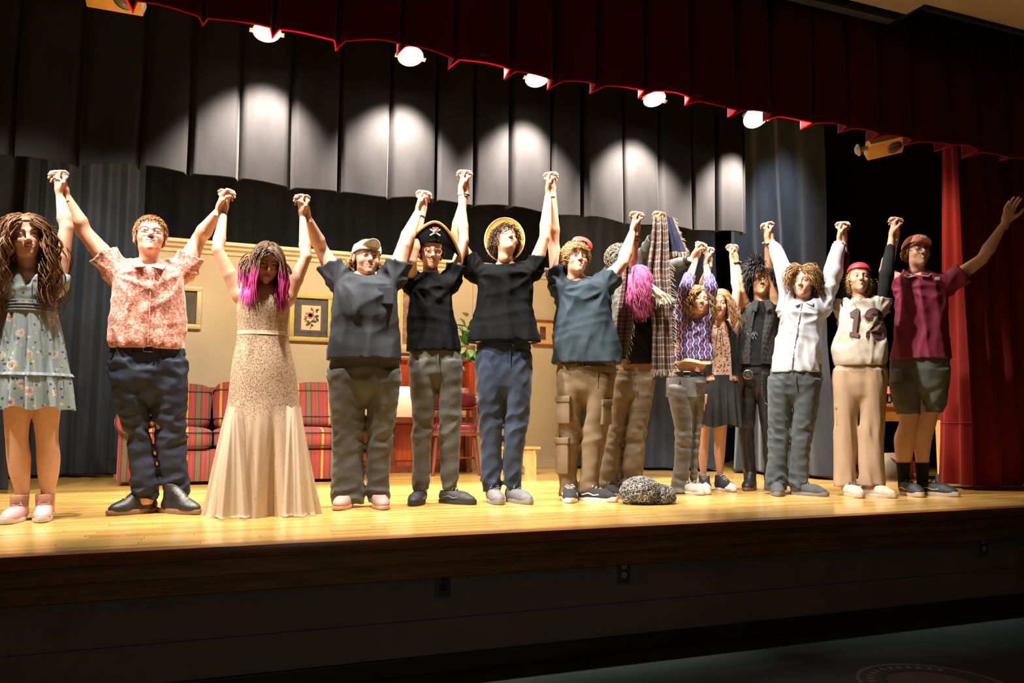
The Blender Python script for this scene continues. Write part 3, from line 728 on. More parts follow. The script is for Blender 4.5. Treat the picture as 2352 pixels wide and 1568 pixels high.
rb = empty('red_folder', (RP[0], RP[1], 0), 'red folded cloth leaning on the floor beside the tote', 'cloth')
MB().prism([(-0.12, 0.0), (0.13, 0.0), (0.10, 0.10), (-0.10, 0.22)], 0, 0.05).build('cloth_fold', mat('red_cloth', (0.42, 0.02, 0.03), 0.7, 0.2, 20, 0.3, 60), rb)
MB().prism([(-0.08, 0.02), (0.14, 0.0), (0.12, 0.06), (-0.05, 0.15)], -0.03, 0.0).build('cloth_flap', mat('red_cloth', (0.42, 0.02, 0.03), 0.7), rb)
# pine post with a dark foot beside the table
QP = atf(2157, 1106); QP[1] -= 0.10
qb = empty('brace_post', (QP[0], QP[1], 0), 'pale pine brace post on a dark foot beside the red curtain', 'post')
zq = at(2157, 965, QP[1])[2]
MB().box((-0.075, -0.05, 0.075), (-0.01, 0.05, zq), 0.003).build('board', bn, qb)
MB().box((-0.01, -0.03, 0.075), (0.05, 0.05, zq-0.02), 0.003).build('side_board', wood('pine_orange', (0.45, 0.22, 0.06), (0.6, 0.33, 0.10), 0.5, (6, 6, 1.2)), qb)
MB().box((-0.09, -0.06, 0), (0.09, 0.06, 0.075), 0.006).build('foot', mat('dark_teal_foot', (0.02, 0.05, 0.06), 0.5), qb)

# ------------------------------------------------------------------ apron fittings
pl_m = mat('outlet_steel', (0.10, 0.11, 0.13), 0.4, 0.1, metal=0.3); wh = mat('outlet_ivory', (0.50, 0.47, 0.42), 0.5); bkp = mat('outlet_black', (0.01, 0.01, 0.01), 0.5)
def outlet(px, py, wpx, hpx, label, kind):
    P = at(px, py, YW)
    s = FPX/np.linalg.norm((P-CAM)[:2])
    t = empty('wall_outlet', (P[0], YW, P[2]), label, 'outlet')
    w, h = 0.038, 0.062
    MB().box((-w, -0.006, -h), (w, 0, h), 0.003).build('cover_plate', pl_m, t, smooth=True)
    if kind == 'duplex':
        for z in (0.026, -0.020):
            r = MB().lathe([(0.016, 0), (0.016, -0.004), (0.014, -0.005)], c=(0, -0.005, z), n=18, axis='y').build('receptacle', wh, t)
            for sx in (-1, 1): MB().box((sx*0.006-0.0015, -0.0115, z-0.001), (sx*0.006+0.0015, -0.0095, z+0.008)).build('slot', bkp, r)
            MB().lathe([(0.003, 0), (0.003, -0.002)], c=(0, -0.0095, z-0.007), n=8, axis='y').build('slot', bkp, r)
    else:
        MB().lathe([(0.010, 0), (0.010, -0.006), (0.005, -0.006)], c=(0, -0.006, 0.022), n=14, axis='y').build('jack', bkp, t)
        MB().box((-0.018, -0.009, -0.032), (0.018, -0.006, -0.002), 0.002).build('socket', bkp, t)
outlet(1017, 1340, 30, 55, 'steel wall plate with jack and square socket under the stage', 'jack')
outlet(1432, 1311, 26, 50, 'duplex outlet with two ivory receptacles under the stage centre', 'duplex')
outlet(2258, 1252, 22, 40, 'duplex outlet at the far right under the stage edge', 'duplex')
for px, py, lab in [(650, 1302, 'dark slotted vent plate in the fascia below the gown'), (1968, 1223, 'dark slotted vent plate in the fascia at the right')]:
    P = at(px, py, EDGE+0.03)
    v = empty('vent_plate', (P[0], EDGE+0.02, P[2]), lab, 'vent')
    MB().box((-0.075, -0.004, -0.016), (0.075, 0.012, 0.014), 0.002).build('frame', mat('vent_black', (0.015, 0.013, 0.012), 0.6), v)
    for k in range(3): MB().box((-0.068, -0.006, -0.011+k*0.008), (0.068, -0.003, -0.007+k*0.008)).build('slat', mat('vent_slat', (0.03, 0.027, 0.025), 0.5), v)

# ------------------------------------------------------------------ painted ring emblem on the hall floor
EP = atf(2146, 1572, FLZ)
em = empty('floor_emblem', (EP[0], EP[1], FLZ), 'round painted emblem on the dark hall floor', 'emblem')
def ring(nm, r0, r1, m, z):
    n = 64; V = []; F = []
    for k in range(n):
        a = 2*math.pi*k/n
        V += [(r0*math.cos(a), r0*math.sin(a), z), (r1*math.cos(a), r1*math.sin(a), z), (r0*math.cos(a), r0*math.sin(a), 0), (r1*math.cos(a), r1*math.sin(a), 0)]
    for k in range(n):
        a = 4*k; b_ = 4*((k+1) % n)
        F += [(a, a+1, b_+1, b_), (a+1, a+3, b_+3, b_+1), (a, b_, b_+2, a+2)]
    mesh_obj(nm, V, F, m, em, smooth=False)
er = 0.33
ring('outer_ring', er*0.95, er, mat('emblem_grey', (0.16, 0.15, 0.16), 0.5), 0.0010)
ring('band', er*0.66, er*0.95, mat('emblem_dark', (0.03, 0.02, 0.025), 0.5), 0.0008)
ring('inner_disc', 0.001, er*0.60, mat('emblem_brown', (0.10, 0.07, 0.055), 0.5), 0.0008)
def star5(cx_, cy_, r, m):
    q = [((r if k % 2 == 0 else r*0.42)*math.cos(k*math.pi/5+1.57)+cx_, (r if k % 2 == 0 else r*0.42)*math.sin(k*math.pi/5+1.57)+cy_) for k in range(10)]
    MB().prism(q, 0.0, 0.0014, 'xy').build('star', m, em)
star5(-er*0.78, er*0.1, er*0.11, mat('emblem_pale', (0.22, 0.22, 0.23), 0.5))
for k in range(13):
    a = R_(158-k*10.2)
    q = MB().box((-0.010, -0.016, 0), (0.010, 0.016, 0.0014)); q.xf(Matrix.Translation((er*0.81*math.cos(a), er*0.81*math.sin(a), 0)) @ Matrix.Rotation(a-math.pi/2, 4, 'Z')); q.build('letter_mark', mat('emblem_pale', (0.22, 0.22, 0.23), 0.5), em)

# ================================================================== distance-field modelling kit (numpy)
F4 = np.float32
class Grid:
    def __init__(s, lo, hi, res):
        s.res = res; s.lo = np.array(lo, float); n = np.ceil((np.array(hi)-s.lo)/res).astype(int)+1
        s.ax = [(s.lo[i]+res*np.arange(n[i])).astype(F4) for i in range(3)]
        s.D = np.full(n, 1.0, F4)
    def sub(s, lo, hi, m):
        sl = []
        for i in range(3):
            a = int(np.clip(np.floor((lo[i]-m-s.lo[i])/s.res), 0, s.D.shape[i])); b = int(np.clip(np.ceil((hi[i]+m-s.lo[i])/s.res)+1, 0, s.D.shape[i]))
            sl.append(slice(a, b))
        return tuple(sl), s.ax[0][sl[0]][:, None, None], s.ax[1][sl[1]][None, :, None], s.ax[2][sl[2]][None, None, :]
    def add(s, prim, k=0.01, op='u'):
        fn, lo, hi = prim
        sl, X, Y, Z = s.sub(lo, hi, k+2*s.res)
        a = s.D[sl]
        if a.size == 0: return s
        d = np.broadcast_to(fn(X, Y, Z), a.shape).astype(F4)
        if op == 'u':
            h = np.clip(0.5+0.5*(a-d)/k, 0, 1); s.D[sl] = a*(1-h)+d*h-k*h*(1-h)
        else:
            d = -d; h = np.clip(0.5-0.5*(a-d)/k, 0, 1); s.D[sl] = a*(1-h)+d*h+k*h*(1-h)
        return s
    def mesh(s):
        return surface(s.D, s.lo, s.res)
def surface(D, lo, res):
    ins = D < 0
    c = ins.astype(np.uint8)
    sm = c[:-1, :-1, :-1]+c[1:, :-1, :-1]+c[:-1, 1:, :-1]+c[1:, 1:, :-1]+c[:-1, :-1, 1:]+c[1:, :-1, 1:]+c[:-1, 1:, 1:]+c[1:, 1:, 1:]
    act = (sm > 0) & (sm < 8)
    I = np.argwhere(act); n = len(I)
    idx = np.full(act.shape, -1, np.int32); idx[act] = np.arange(n)
    off = np.array([(x, y, z) for z in (0, 1) for y in (0, 1) for x in (0, 1)])
    cv = np.stack([D[I[:, 0]+o[0], I[:, 1]+o[1], I[:, 2]+o[2]] for o in off], 1)
    P = np.zeros((n, 3)); cnt = np.zeros(n)
    for a, b in [(0,1),(2,3),(4,5),(6,7),(0,2),(1,3),(4,6),(5,7),(0,4),(1,5),(2,6),(3,7)]:
        da, db = cv[:, a], cv[:, b]; m = (da < 0) != (db < 0)
        t = np.where(m, da/np.where(m, da-db, 1), 0)
        P += np.where(m[:, None], off[a]+t[:, None]*(off[b]-off[a]), 0); cnt += m
    V = lo+(I+P/cnt[:, None])*res
    Q = []
    for ax in range(3):
        s0 = [slice(None)]*3; s1 = [slice(None)]*3; s0[ax] = slice(0, -1); s1[ax] = slice(1, None)
        e = ins[tuple(s0)] != ins[tuple(s1)]
        J = np.argwhere(e); b, c2 = (ax+1) % 3, (ax+2) % 3
        ok = (J[:, b] > 0) & (J[:, c2] > 0) & (J[:, b] < D.shape[b]-1) & (J[:, c2] < D.shape[c2]-1); J = J[ok]
        fl = ins[J[:, 0], J[:, 1], J[:, 2]]
        def g(db, dc):
            K = J.copy(); K[:, b] += db; K[:, c2] += dc; return idx[K[:, 0], K[:, 1], K[:, 2]]
        q = np.stack([g(-1, -1), g(0, -1), g(0, 0), g(-1, 0)], 1)
        q[~fl] = q[~fl][:, ::-1]
        Q.append(q)
    return V, np.vstack(Q)
def rcone(p0, p1, r0, r1, n=None, sq=1.0):
    p0 = np.array(p0, float); p1 = np.array(p1, float); d = p1-p0; L2 = max(1e-9, d@d); R = max(r0, r1)/min(1, sq)*max(1.0, sq)
    def fn(X, Y, Z):
        x, y, z = X-F4(p0[0]), Y-F4(p0[1]), Z-F4(p0[2])
        t = np.clip((x*F4(d[0])+y*F4(d[1])+z*F4(d[2]))*F4(1/L2), 0, 1)
        x = x-t*F4(d[0]); y = y-t*F4(d[1]); z = z-t*F4(d[2])
        if n is not None:
            q = (x*F4(n[0])+y*F4(n[1])+z*F4(n[2]))*F4(1/sq-1); x = x+q*F4(n[0]); y = y+q*F4(n[1]); z = z+q*F4(n[2])
        return (np.sqrt(x*x+y*y+z*z)-(F4(r0)+F4(r1-r0)*t))*F4(min(1, sq))
    return fn, np.minimum(p0, p1)-R, np.maximum(p0, p1)+R
def ell(c, r):
    c = np.array(c, float); r = np.array(r, float)
    def fn(X, Y, Z):
        x, y, z = (X-F4(c[0]))/F4(r[0]), (Y-F4(c[1]))/F4(r[1]), (Z-F4(c[2]))/F4(r[2])
        k0 = np.sqrt(x*x+y*y+z*z); k1 = np.sqrt((x/F4(r[0]))**2+(y/F4(r[1]))**2+(z/F4(r[2]))**2)+F4(1e-6)
        return k0*(k0-1)/k1
    return fn, c-r, c+r
def sph(c, r): return rcone(c, c, r, r)
def cut(prim, p, n):
    """keep the side of the plane the normal points away from"""
    fn, lo, hi = prim; n = np.array(n, float)/np.linalg.norm(n); p = np.array(p, float)
    return (lambda X, Y, Z: np.maximum(fn(X, Y, Z), (X-F4(p[0]))*F4(n[0])+(Y-F4(p[1]))*F4(n[1])+(Z-F4(p[2]))*F4(n[2]))), lo, hi
def smooth_rows(R, n=80):
    R = np.array(sorted(R, key=lambda r: r[0]), float)
    z = np.linspace(R[0, 0], R[-1, 0], n); out = [z]
    for c in range(1, R.shape[1]):
        v = np.interp(z, R[:, 0], R[:, c]); w = 5
        p = np.pad(v, w, mode='reflect', reflect_type='odd'); k = np.hanning(2*w+3)[1:-1]; k /= k.sum()
        out.append(np.convolve(p, k, 'valid'))
    return np.stack(out, 1)
def profile(rows, ex=2.2, cap=True, wr=None):
    """stack of ellipses along z: rows (z, cx, cy, a, b)"""
    S = smooth_rows(rows).astype(F4); z0, z1 = S[0, 0], S[-1, 0]
    lo = np.array([(S[:, 1]-S[:, 3]).min(), (S[:, 2]-S[:, 4]).min(), z0]); hi = np.array([(S[:, 1]+S[:, 3]).max(), (S[:, 2]+S[:, 4]).max(), z1])
    def fn(X, Y, Z):
        zz = Z.ravel()
        g = lambda i: np.interp(zz, S[:, 0], S[:, i]).astype(F4).reshape(Z.shape)
        cx, cy, a, b = g(1), g(2), g(3), g(4)
        u, v = np.abs(X-cx)/a, np.abs(Y-cy)/b
        r = (u**F4(ex)+v**F4(ex)+F4(1e-9))**F4(1/ex)
        d = (r-1)*np.minimum(a, b)
        if wr is not None: d = d+wr(X, Y, Z)
        return np.maximum(d, np.maximum(z0-Z, Z-z1))
    return fn, lo-0.02, hi+0.02
def vnoise(seed, f, st=(1, 1, 1), n=5):
    rg = np.random.default_rng(seed); K = rg.normal(size=(n, 3))*f*np.array(st); ph = rg.random(n)*6.28
    def fn(X, Y, Z):
        s = 0
        for i in range(n):
            s = s+np.sin(F4(K[i, 0])*X+F4(K[i, 1])*Y+F4(K[i, 2])*Z+F4(ph[i]))
        return s/F4(n)
    return fn
def folds(seed, amp, f=18, st=(1.3, 1.3, 0.5), zfun=None):
    """creases: ridged noise, sharper valleys; amplitude may follow height"""
    a = vnoise(seed, f, st, 4); b = vnoise(seed+1, f*2.1, st, 4)
    def fn(X, Y, Z):
        v = (np.abs(a(X, Y, Z))*2.6-0.7)+0.55*b(X, Y, Z)
        A = F4(amp) if zfun is None else (F4(amp)*zfun(Z))
        return v*A
    return fn
def put(name, VF, m, parent, colors=None):
    o = mesh_obj(name, VF[0], VF[1], m, parent)
    if colors is not None:
        ca = o.data.color_attributes.new('Col', 'FLOAT_COLOR', 'POINT')
        ca.data.foreach_set('color', np.hstack([colors, np.ones((len(colors), 1))]).astype(F4).ravel())
    return o
def join(parts):
    V = []; Fc = []; C = []; b = 0
    for v, f, c in parts:
        V.append(v); Fc.append(f+b); C.append(c); b += len(v)
    return (np.vstack(V), np.vstack(Fc)), np.vstack(C)

# ------------------------------------------------------------------ head (canonical, face toward -y)
def make_head():
    g = Grid((-0.1, -0.13, -0.20), (0.1, 0.13, 0.14), 0.0029)
    g.add(ell((0, .015, .04), (.075, .093, .083)), .001)
    g.add(ell((0, -.02, -.012), (.062, .066, .086)), .03)
    g.add(ell((0, -.026, -.066), (.050, .050, .043)), .025)
    g.add(sph((0, -.070, -.094), .017), .03)
    g.add(ell((0, -.045, .055), (.057, .040, .045)), .03)
    for s in (-1, 1):
        g.add(sph((s*.037, -.060, -.028), .021), .025)
        g.add(rcone((0, -.080, .020), (s*.036, -.074, .024), .011, .008), .018)
    for s in (-1, 1):
        g.add(sph((s*.0315, -.104, .002), .0205), .012, 's')
    for s in (-1, 1): g.add(sph((s*.031, -.0745, .003), .0135), .004)
    g.add(rcone((0, -.084, .014), (0, -.104, -.026), .0075, .0105), .011)
    for s in (-1, 1): g.add(sph((s*.0115, -.093, -.030), .0075), .006)
    g.add(ell((0, -.072, -.058), (.028, .016, .022)), .016)
    for s in (-1, 1):
        g.add(rcone((0, -.0885, -.0530), (s*.019, -.0805, -.0562), .0048, .0028), .004)
        g.add(rcone((0, -.0870, -.0645), (s*.015, -.0815, -.0618), .0058, .0036), .004)
        g.add(rcone((0, -.0935, -.0588), (s*.021, -.0840, -.0580), .0022, .0016), .003, 's')
        g.add(sph((s*.0055, -.100, -.0385), .0032), .003, 's')
        g.add(ell((s*.077, .010, -.006), (.009, .019, .031)), .007)
        g.add(ell((s*.0865, .005, -.004), (.007, .010, .016)), .004, 's')
    g.add(rcone((0, .012, -.07), (0, .030, -.118), .050, .045), .022)
    return g.mesh()
HEAD = make_head()
def head_colors(V, tone, brow, lip, eye=(.05, .03, .02), openness=1.0, mouth='closed', stubble=0.0):
    x, y, z = V[:, 0], V[:, 1], V[:, 2]; ax = np.abs(x)
    C = np.tile(np.array(tone, float), (len(V), 1))
    def mix(mask, c): 
        m = np.clip(mask, 0, 1)[:, None]; C[:] = C*(1-m)+np.array(c)*m
    tone = np.array(tone)
    front = y < -0.05
    mix(0.35*np.exp(-(((ax-.042)/.018)**2+((z+.03)/.018)**2))*front, tone*np.array([1.05, .72, .66]))
    mix(0.30*np.exp(-((x/.012)**2+((z+.03)/.012)**2))*front, tone*np.array([1.05, .75, .70]))
    mix(0.25*np.exp(-(((ax-.031)/.014)**2+((z-.006)/.010)**2))*front, tone*np.array([.8, .66, .6]))
    if stubble: mix(stubble*((z < -.035) & front)*np.clip(1-np.abs(z+.045)/.02, 0, 1)*(ax < .03), np.array(brow))
    # eyes
    ex = (ax-.031)/.0135; al = np.sqrt(np.clip(1-ex**2, 0, 1)); h = .0062*openness*al
    dz = z-.003
    e = (np.abs(ex) < 1) & (np.abs(dz) < h) & (y < -.07)
    if openness > 0.2:
        mix(e*1.0, (.70, .66, .62)); ir = np.sqrt((ax-.031)**2+(dz)**2)
        mix((e & (ir < .0062))*1.0, eye)
    lid = (np.abs(ex) < 1.12) & (np.abs(dz-h*(1 if openness > .2 else -1)) < .0022) & (y < -.07)
    mix(lid*0.85, (.03, .02, .018))
    bz = .0225+.004*np.sin(np.clip((ax-.012)/.036, 0, 1)*math.pi*.8)
    mix(((ax > .012) & (ax < .050) & (np.abs(z-bz) < .0036*(1.15-(ax-.012)/.05)) & (y < -.045))*0.85, brow)
    lipm = (ax < .0215) & (y < -.076) & (z < -.0497+.0004) & (z > -.0715+ax*.25)
    mix(lipm*0.8, lip)
    if mouth == 'open':
        mm = ((ax/.0165)**2+((z+.0595)/.0065)**2 < 1) & (y < -.074); mix(mm*1.0, (.10, .02, .02))
        mix((mm & (z > -.0585))*1.0, (.75, .70, .62))
    elif mouth == 'smile':
        mm = ((ax/.0175)**2+((z+.0582)/.0042)**2 < 1) & (y < -.074); mix(mm*1.0, (.78, .74, .68))
    else:
        mix(((ax < .021) & (np.abs(z+.0583) < .0018) & (y < -.078))*0.8, np.array(lip)*.35)
    mix((np.sqrt((ax-.0055)**2+(z+.0385)**2) < .0034)*(y < -.09)*0.9, (.06, .02, .015))
    return np.clip(C, 0, 1)

# ------------------------------------------------------------------ hands (canonical: wrist at 0, fingers +z, palm +x, thumb -y)
def make_hand(pose):
    g = Grid((-0.05, -0.10, -0.05), (0.11, 0.08, 0.21), 0.0027)
    g.add(rcone((0, 0, -0.048), (0, 0, 0.012), .0275, .0265, (1, 0, 0), .80), .004)
    g.add(rcone((0, .004, .02), (0, .016, .082), .027, .024, (1, 0, 0), .50), .016)
    g.add(rcone((0, -.008, .02), (0, -.022, .084), .026, .022, (1, 0, 0), .52), .014)
    g.add(ell((.008, -.024, .036), (.013, .016, .028)), .012)
    ys = [-.033, -.011, .011, .031]; ln = [(.042, .026, .019), (.046, .029, .020), (.043, .027, .020), (.034, .021, .018)]
    zs = [.086, .091, .088, .080]
    for i in range(4):
        p = np.array([0, ys[i]*.92, zs[i]-.006]); a = 0.0
        if pose == 'clasp': bends = [28+6*i, 62, 42]
        elif pose == 'fist': bends = [70, 80, 50]
        else: bends = [8+7*(i % 2), 14+6*i, 16]
        sp = ys[i]*(.2 if pose == 'clasp' else 3.6)
        r = .0093 if i < 3 else .0082
        for k in range(3):
            a += R_(bends[k]); d = np.array([math.sin(a), sp, math.cos(a)]); d /= np.linalg.norm(d)
            q = p+d*ln[i][k]; g.add(rcone(p, q, r, r*.9), .003 if k else .007); p = q; r *= .91
    if pose == 'open': pts = [(.004, -.026, .018), (.014, -.052, .048), (.016, -.072, .074), (.014, -.082, .098)]
    else: pts = [(.004, -.024, .018), (.018, -.044, .044), (.034, -.044, .070), (.050, -.036, .082)]
    rr = [.0125, .0112, .0102, .0085]
    for k in range(3): g.add(rcone(pts[k], pts[k+1], rr[k], rr[k+1]), .006)
    return g.mesh()
HANDS = {p: make_hand(p) for p in ('clasp', 'open')}
def place(VF, o, ez, ex, s=1.0, mirror=False):
    ez = np.array(ez, float)/np.linalg.norm(ez); ex = np.array(ex, float); ex = ex-ez*(ex@ez); ex /= np.linalg.norm(ex); ey = np.cross(ez, ex)
    V = VF[0].copy()*s; Fc = VF[1]
    if mirror: return np.array(o)+V@np.array([ex, -ey, ez]), Fc[:, ::-1]
    return np.array(o)+V@np.array([ex, ey, ez]), Fc

# ------------------------------------------------------------------ shoes (canonical: ankle over 0, toe -y)
def shoe_upper(style):
    g = Grid((-0.07, -0.25, -0.005), (0.07, 0.10, 0.26), 0.0046)
    top = {'low': .085, 'boot': .17, 'high': .125, 'slip': .075}[style]
    w = .046 if style != 'boot' else .050
    g.add(rcone((0, .034, .045), (0, -.03, .045), .040, .043, (1, 0, 0), .92), .02)
    g.add(ell((0, -.125, .032), (w, .088, .036 if style != 'boot' else .046)), .03)
    g.add(rcone((0, .0, top-.03), (0, -.12, .045), .040, .036), .03)
    g.add(rcone((0, .018, .05), (0, .014, top), .040, .041), .02)
    z0 = .020
    g.D = np.maximum(g.D, (F4(z0)-g.ax[2])[None, None, :])
    g.D = np.maximum(g.D, (g.ax[2]-F4(top))[None, None, :])
    g.add(rcone((0, .014, top+.01), (0, .012, top-.02), .032, .026), .006, 's')
    return g.mesh()
SHOE = {k: shoe_upper(k) for k in ('low', 'boot', 'high', 'slip')}
def shoe_outline(grow=0.0, n=40):
    pts = []
    for k in range(n):
        t = 2*math.pi*k/n; s, c = math.sin(t), math.cos(t)
        y = -.073+(.146+grow)*c
        f = (1-c)/2                     # 0 heel side .. 1 toe side
        w = (.036+.016*math.sin(math.pi*min(1, f*1.05))**1.0*f*1.2+grow)
        pts.append(((w*math.copysign(abs(s)**.72, s)), y))
    return pts
def make_shoe(parent, ank, heading, style, cu, cs, cl, scale=1.0, cap=None, welt=None, heel=False, stripe=None):
    """ank: local (x, y) of the ankle on the floor; heading: 0 = toe to the camera, + = toward image right"""
    R = Matrix.Rotation(heading, 4, 'Z'); sc = scale
    base = SHOE[style]
    up = mesh_obj('shoe', base[0]*sc, base[1], cu, parent)
    up.location = (ank[0], ank[1], 0); up.rotation_euler[2] = heading
    th = .024 if style != 'boot' else .030
    o0, o1 = shoe_outline(.004), shoe_outline(.007)
    so = MB(); n = len(o0)
    so.v = [(x*.97*sc, y*sc, (0.004 if y < -.17 else 0)*sc) for x, y in o0]+[(x*sc, y*sc, th*.55*sc) for x, y in o1]+[(x*sc*.98, y*sc, (th+(.010 if y < -.17 and style == 'low' else 0))*sc) for x, y in o0]
    so.f = [tuple(range(n))[::-1]]+[(l*n+k, l*n+(k+1) % n, (l+1)*n+(k+1) % n, (l+1)*n+k) for l in (0, 1) for k in range(n)]+[tuple(2*n+k for k in range(n))]
    so.build('sole', cs, up, smooth=True)
    if heel: MB().box((-.036*sc, .005*sc, -0.0), (.036*sc, .072*sc, .03*sc), .004).build('heel', cs, up)
    if cl is not None:
        la = MB(); hh = {'low': .078, 'boot': .105, 'high': .105, 'slip': .07}[style]
        nl = 4 if style != 'high' else 5
        for k in range(nl):
            t = k/(nl-1); y = -.125+.085*t; z = .074+(hh-.056)*t+ (0.014 if style == 'boot' else 0)
            wl = .024
            la.tube([(-wl*sc, y*sc, (z-.010)*sc), (-wl*.4*sc, (y-.004)*sc, (z+.003)*sc), (wl*.4*sc, (y+.004)*sc, (z+.003)*sc), (wl*sc, (y+.008)*sc, (z-.008)*sc)], .0034*sc, 5)
        y = -.036; z = hh+.020
        for s in (-1, 1): la.tube([(0, y*sc, z*sc), (s*.02*sc, (y-.012)*sc, (z+.010)*sc), (s*.034*sc, (y-.02)*sc, (z-.006)*sc), (s*.012*sc, (y-.01)*sc, (z-.002)*sc)], .0024*sc, 5)
        la.build('laces', cl, up, smooth=True)
    if cap is not None:
        V = []; Fq = []; nu, nv = 14, 7
        for i in range(nv):
            for j in range(nu):
                a = math.pi*j/(nu-1); e = (math.pi/2)*i/(nv-1)
                V.append((.0495*sc*math.cos(a)*math.cos(e), (-.146-.072*math.sin(a)*math.cos(e))*sc, (.020+.056*math.sin(e)*(.5+.5*math.sin(a)*.6+.2))*sc))
        for i in range(nv-1):
            for j in range(nu-1): q = i*nu+j; Fq.append((q, q+1, q+1+nu, q+nu))
        mesh_obj('toe_cap', V, Fq, cap, up)
    if stripe is not None:
        for s in (-1, 1):
            MB().tube([(s*.044*sc, .02*sc, .040*sc), (s*.047*sc, -.03*sc, .052*sc), (s*.047*sc, -.07*sc, .040*sc), (s*.046*sc, -.11*sc, .046*sc)], .0042*sc, 6).build('side_stripe', stripe, up, smooth=True)
    return up

# ------------------------------------------------------------------ hair
def hair_cap(V0, grow, line):
    """shell over the skull: the head's own surface above the hairline, pushed outward"""
    V = HEAD[0]; c = np.array([0, .015, .04]); r = np.array([.075, .093, .083])
    n = (V-c)/r**2; n /= np.linalg.norm(n, axis=1)[:, None]
    zl = np.interp(V[:, 1], [-.1, -.07, -.045, -.02, .01, .04, .12], line)
    ear = (np.abs(V[:, 0]) > .074) & (V[:, 2] < .03)
    keep = (V[:, 2] > zl) & ~ear & (V[:, 2] > -.11)
    F = HEAD[1]; F = F[keep[F].all(1)]
    use = np.unique(F); mp = np.full(len(V), -1); mp[use] = np.arange(len(use))
    V = V[use]+n[use]*(grow+.002); V[:, 0] = np.sign(V[:, 0])*np.minimum(np.abs(V[:, 0]), .079+grow)
    return V, mp[F]
LINE = [.078, .066, .040, .012, -.02, -.05, -.075]
def grow_hair(per, n, length, radius, seed, line=LINE, curl=0.0, cfreq=3.0, grav=1.0, lift=0.25, stiff=0.6, part=True, taper=0.35, steps=11, zmin_front=None, push=True, spread=0.0, keep=None, forward=0.0, sides=4, lenvar=0.35, clump=0):
    """locks: tapered tubes rooted on the scalp, combed from a parting, falling under gravity, kept out of head and torso.
    returns verts, faces, the 0..1 position along each lock and a random number per lock"""
    rg = np.random.default_rng(seed)
    c = np.array([0, .015, .04]); r = np.array([.075, .093, .083])
    Hm, ho, hs = per.HR, per.HO, per.hs
    d = rg.normal(size=(n*12, 3))
    if part:
        k_ = rg.random(len(d)) < .38; d[k_, 0] *= .16; d[k_, 2] = np.abs(d[k_, 2])+.3
    d /= np.linalg.norm(d, axis=1)[:, None]; q = c+r*d
    ok = q[:, 2] > np.interp(q[:, 1], [-.1, -.07, -.045, -.02, .01, .04, .12], line)
    if keep is not None: ok &= np.array([keep(x) for x in q])
    d = d[ok][:n]; q = q[ok][:n]; n = len(q)
    nrm = d/r; nrm /= np.linalg.norm(nrm, axis=1)[:, None]
    tx = np.where(q[:, 0]+rg.normal(size=n)*.006 > 0, 1.0, -1.0) if part else rg.normal(size=n)*.6
    tang = np.stack([tx, .25+rg.normal(size=n)*.25-forward, np.full(n, -.2)], 1)
    tang -= nrm*(tang*nrm).sum(1)[:, None]; tang /= np.linalg.norm(tang, axis=1)[:, None]
    dr = nrm*lift+tang*stiff+rg.normal(size=(n, 3))*(.06+spread)
    p = ho+(q*hs)@Hm.T; dr = dr@Hm.T; dr /= np.linalg.norm(dr, axis=1)[:, None]
    Ln = length*(1-lenvar*rg.random(n))*np.where(q[:, 2] > -.02, 1.0, .8); st = (Ln/steps)[:, None]
    PT = [p.copy()]
    for k in range(steps):
        dr = dr+np.array([0, 0, -1])*grav*.22*(1+k*.15)+rg.normal(size=(n, 3))*.05; dr /= np.linalg.norm(dr, axis=1)[:, None]
        p = p+dr*st
        hl = (p-ho)@Hm/hs
        rr_ = r+np.array([.012, .012, .013]); e = (hl-c)/rr_; m = np.linalg.norm(e, axis=1); w = m < 1
        hl[w] = c+(hl[w]-c)/np.maximum(m[w], .3)[:, None]
        cf_ = np.array([0, -.045, .055]); rf_ = np.array([.068, .052, .057]); e = (hl-cf_)/rf_; m = np.linalg.norm(e, axis=1); w = m < 1
        hl[w] = cf_+(hl[w]-cf_)/np.maximum(m[w], .3)[:, None]
        if zmin_front is None:
            w = (hl[:, 1] < -.02) & (np.abs(hl[:, 0]) < .060) & (hl[:, 2] < .045) & (hl[:, 2] > -.13)
            hl[w, 0] = np.where(hl[w, 0] > 0, .060, -.060)
        p = ho+(hl*hs)@Hm.T
        if push and per.trows is not None:
            R = per.trows; w = (p[:, 2] < R[-1, 0]) & (p[:, 2] > R[0, 0])
            cx, cy, a, b = (np.interp(p[:, 2], R[:, 0], R[:, i]) for i in (1, 2, 3, 4)); a = a*.95+.012; b = b+.016
            ex, ey = (p[:, 0]-cx)/a, (p[:, 1]-cy)/b; w &= (ex**2+ey**2 < 1)
            py = cy+np.where(ey > 0.25, 1, -1)*np.sqrt(np.clip(1-ex**2, 0, 1))*b; p[w, 1] = py[w]
        PT.append(p.copy())
    PT = np.stack(PT, 1); m_ = steps+1; t = np.linspace(0, 1, m_)
    cell = np.floor((q+.2)/.022).astype(int); h = (cell[:, 0]*73856093 ^ cell[:, 1]*19349663 ^ cell[:, 2]*83492791) % 997
    if curl:
        # neighbours share their wave so locks stay together
        ph = (h/997*6.28+rg.normal(size=n)*.45)[:, None]; cf = (cfreq*(.8+.4*((h*7) % 997)/997))[:, None]
        am = (curl*np.minimum(1, t*2.2))[None, :]
        PT[:, :, 0] += np.cos(6.28*cf*t+ph)*am; PT[:, :, 1] += np.sin(6.28*cf*t+ph)*am; PT[:, :, 2] += .3*np.sin(6.28*cf*t+ph)*am
    rad = radius*(.7+.6*rg.random(n))[:, None]*np.interp(t, [0, .15, .7, 1], [.6, 1, .85, taper*.3])[None, :]
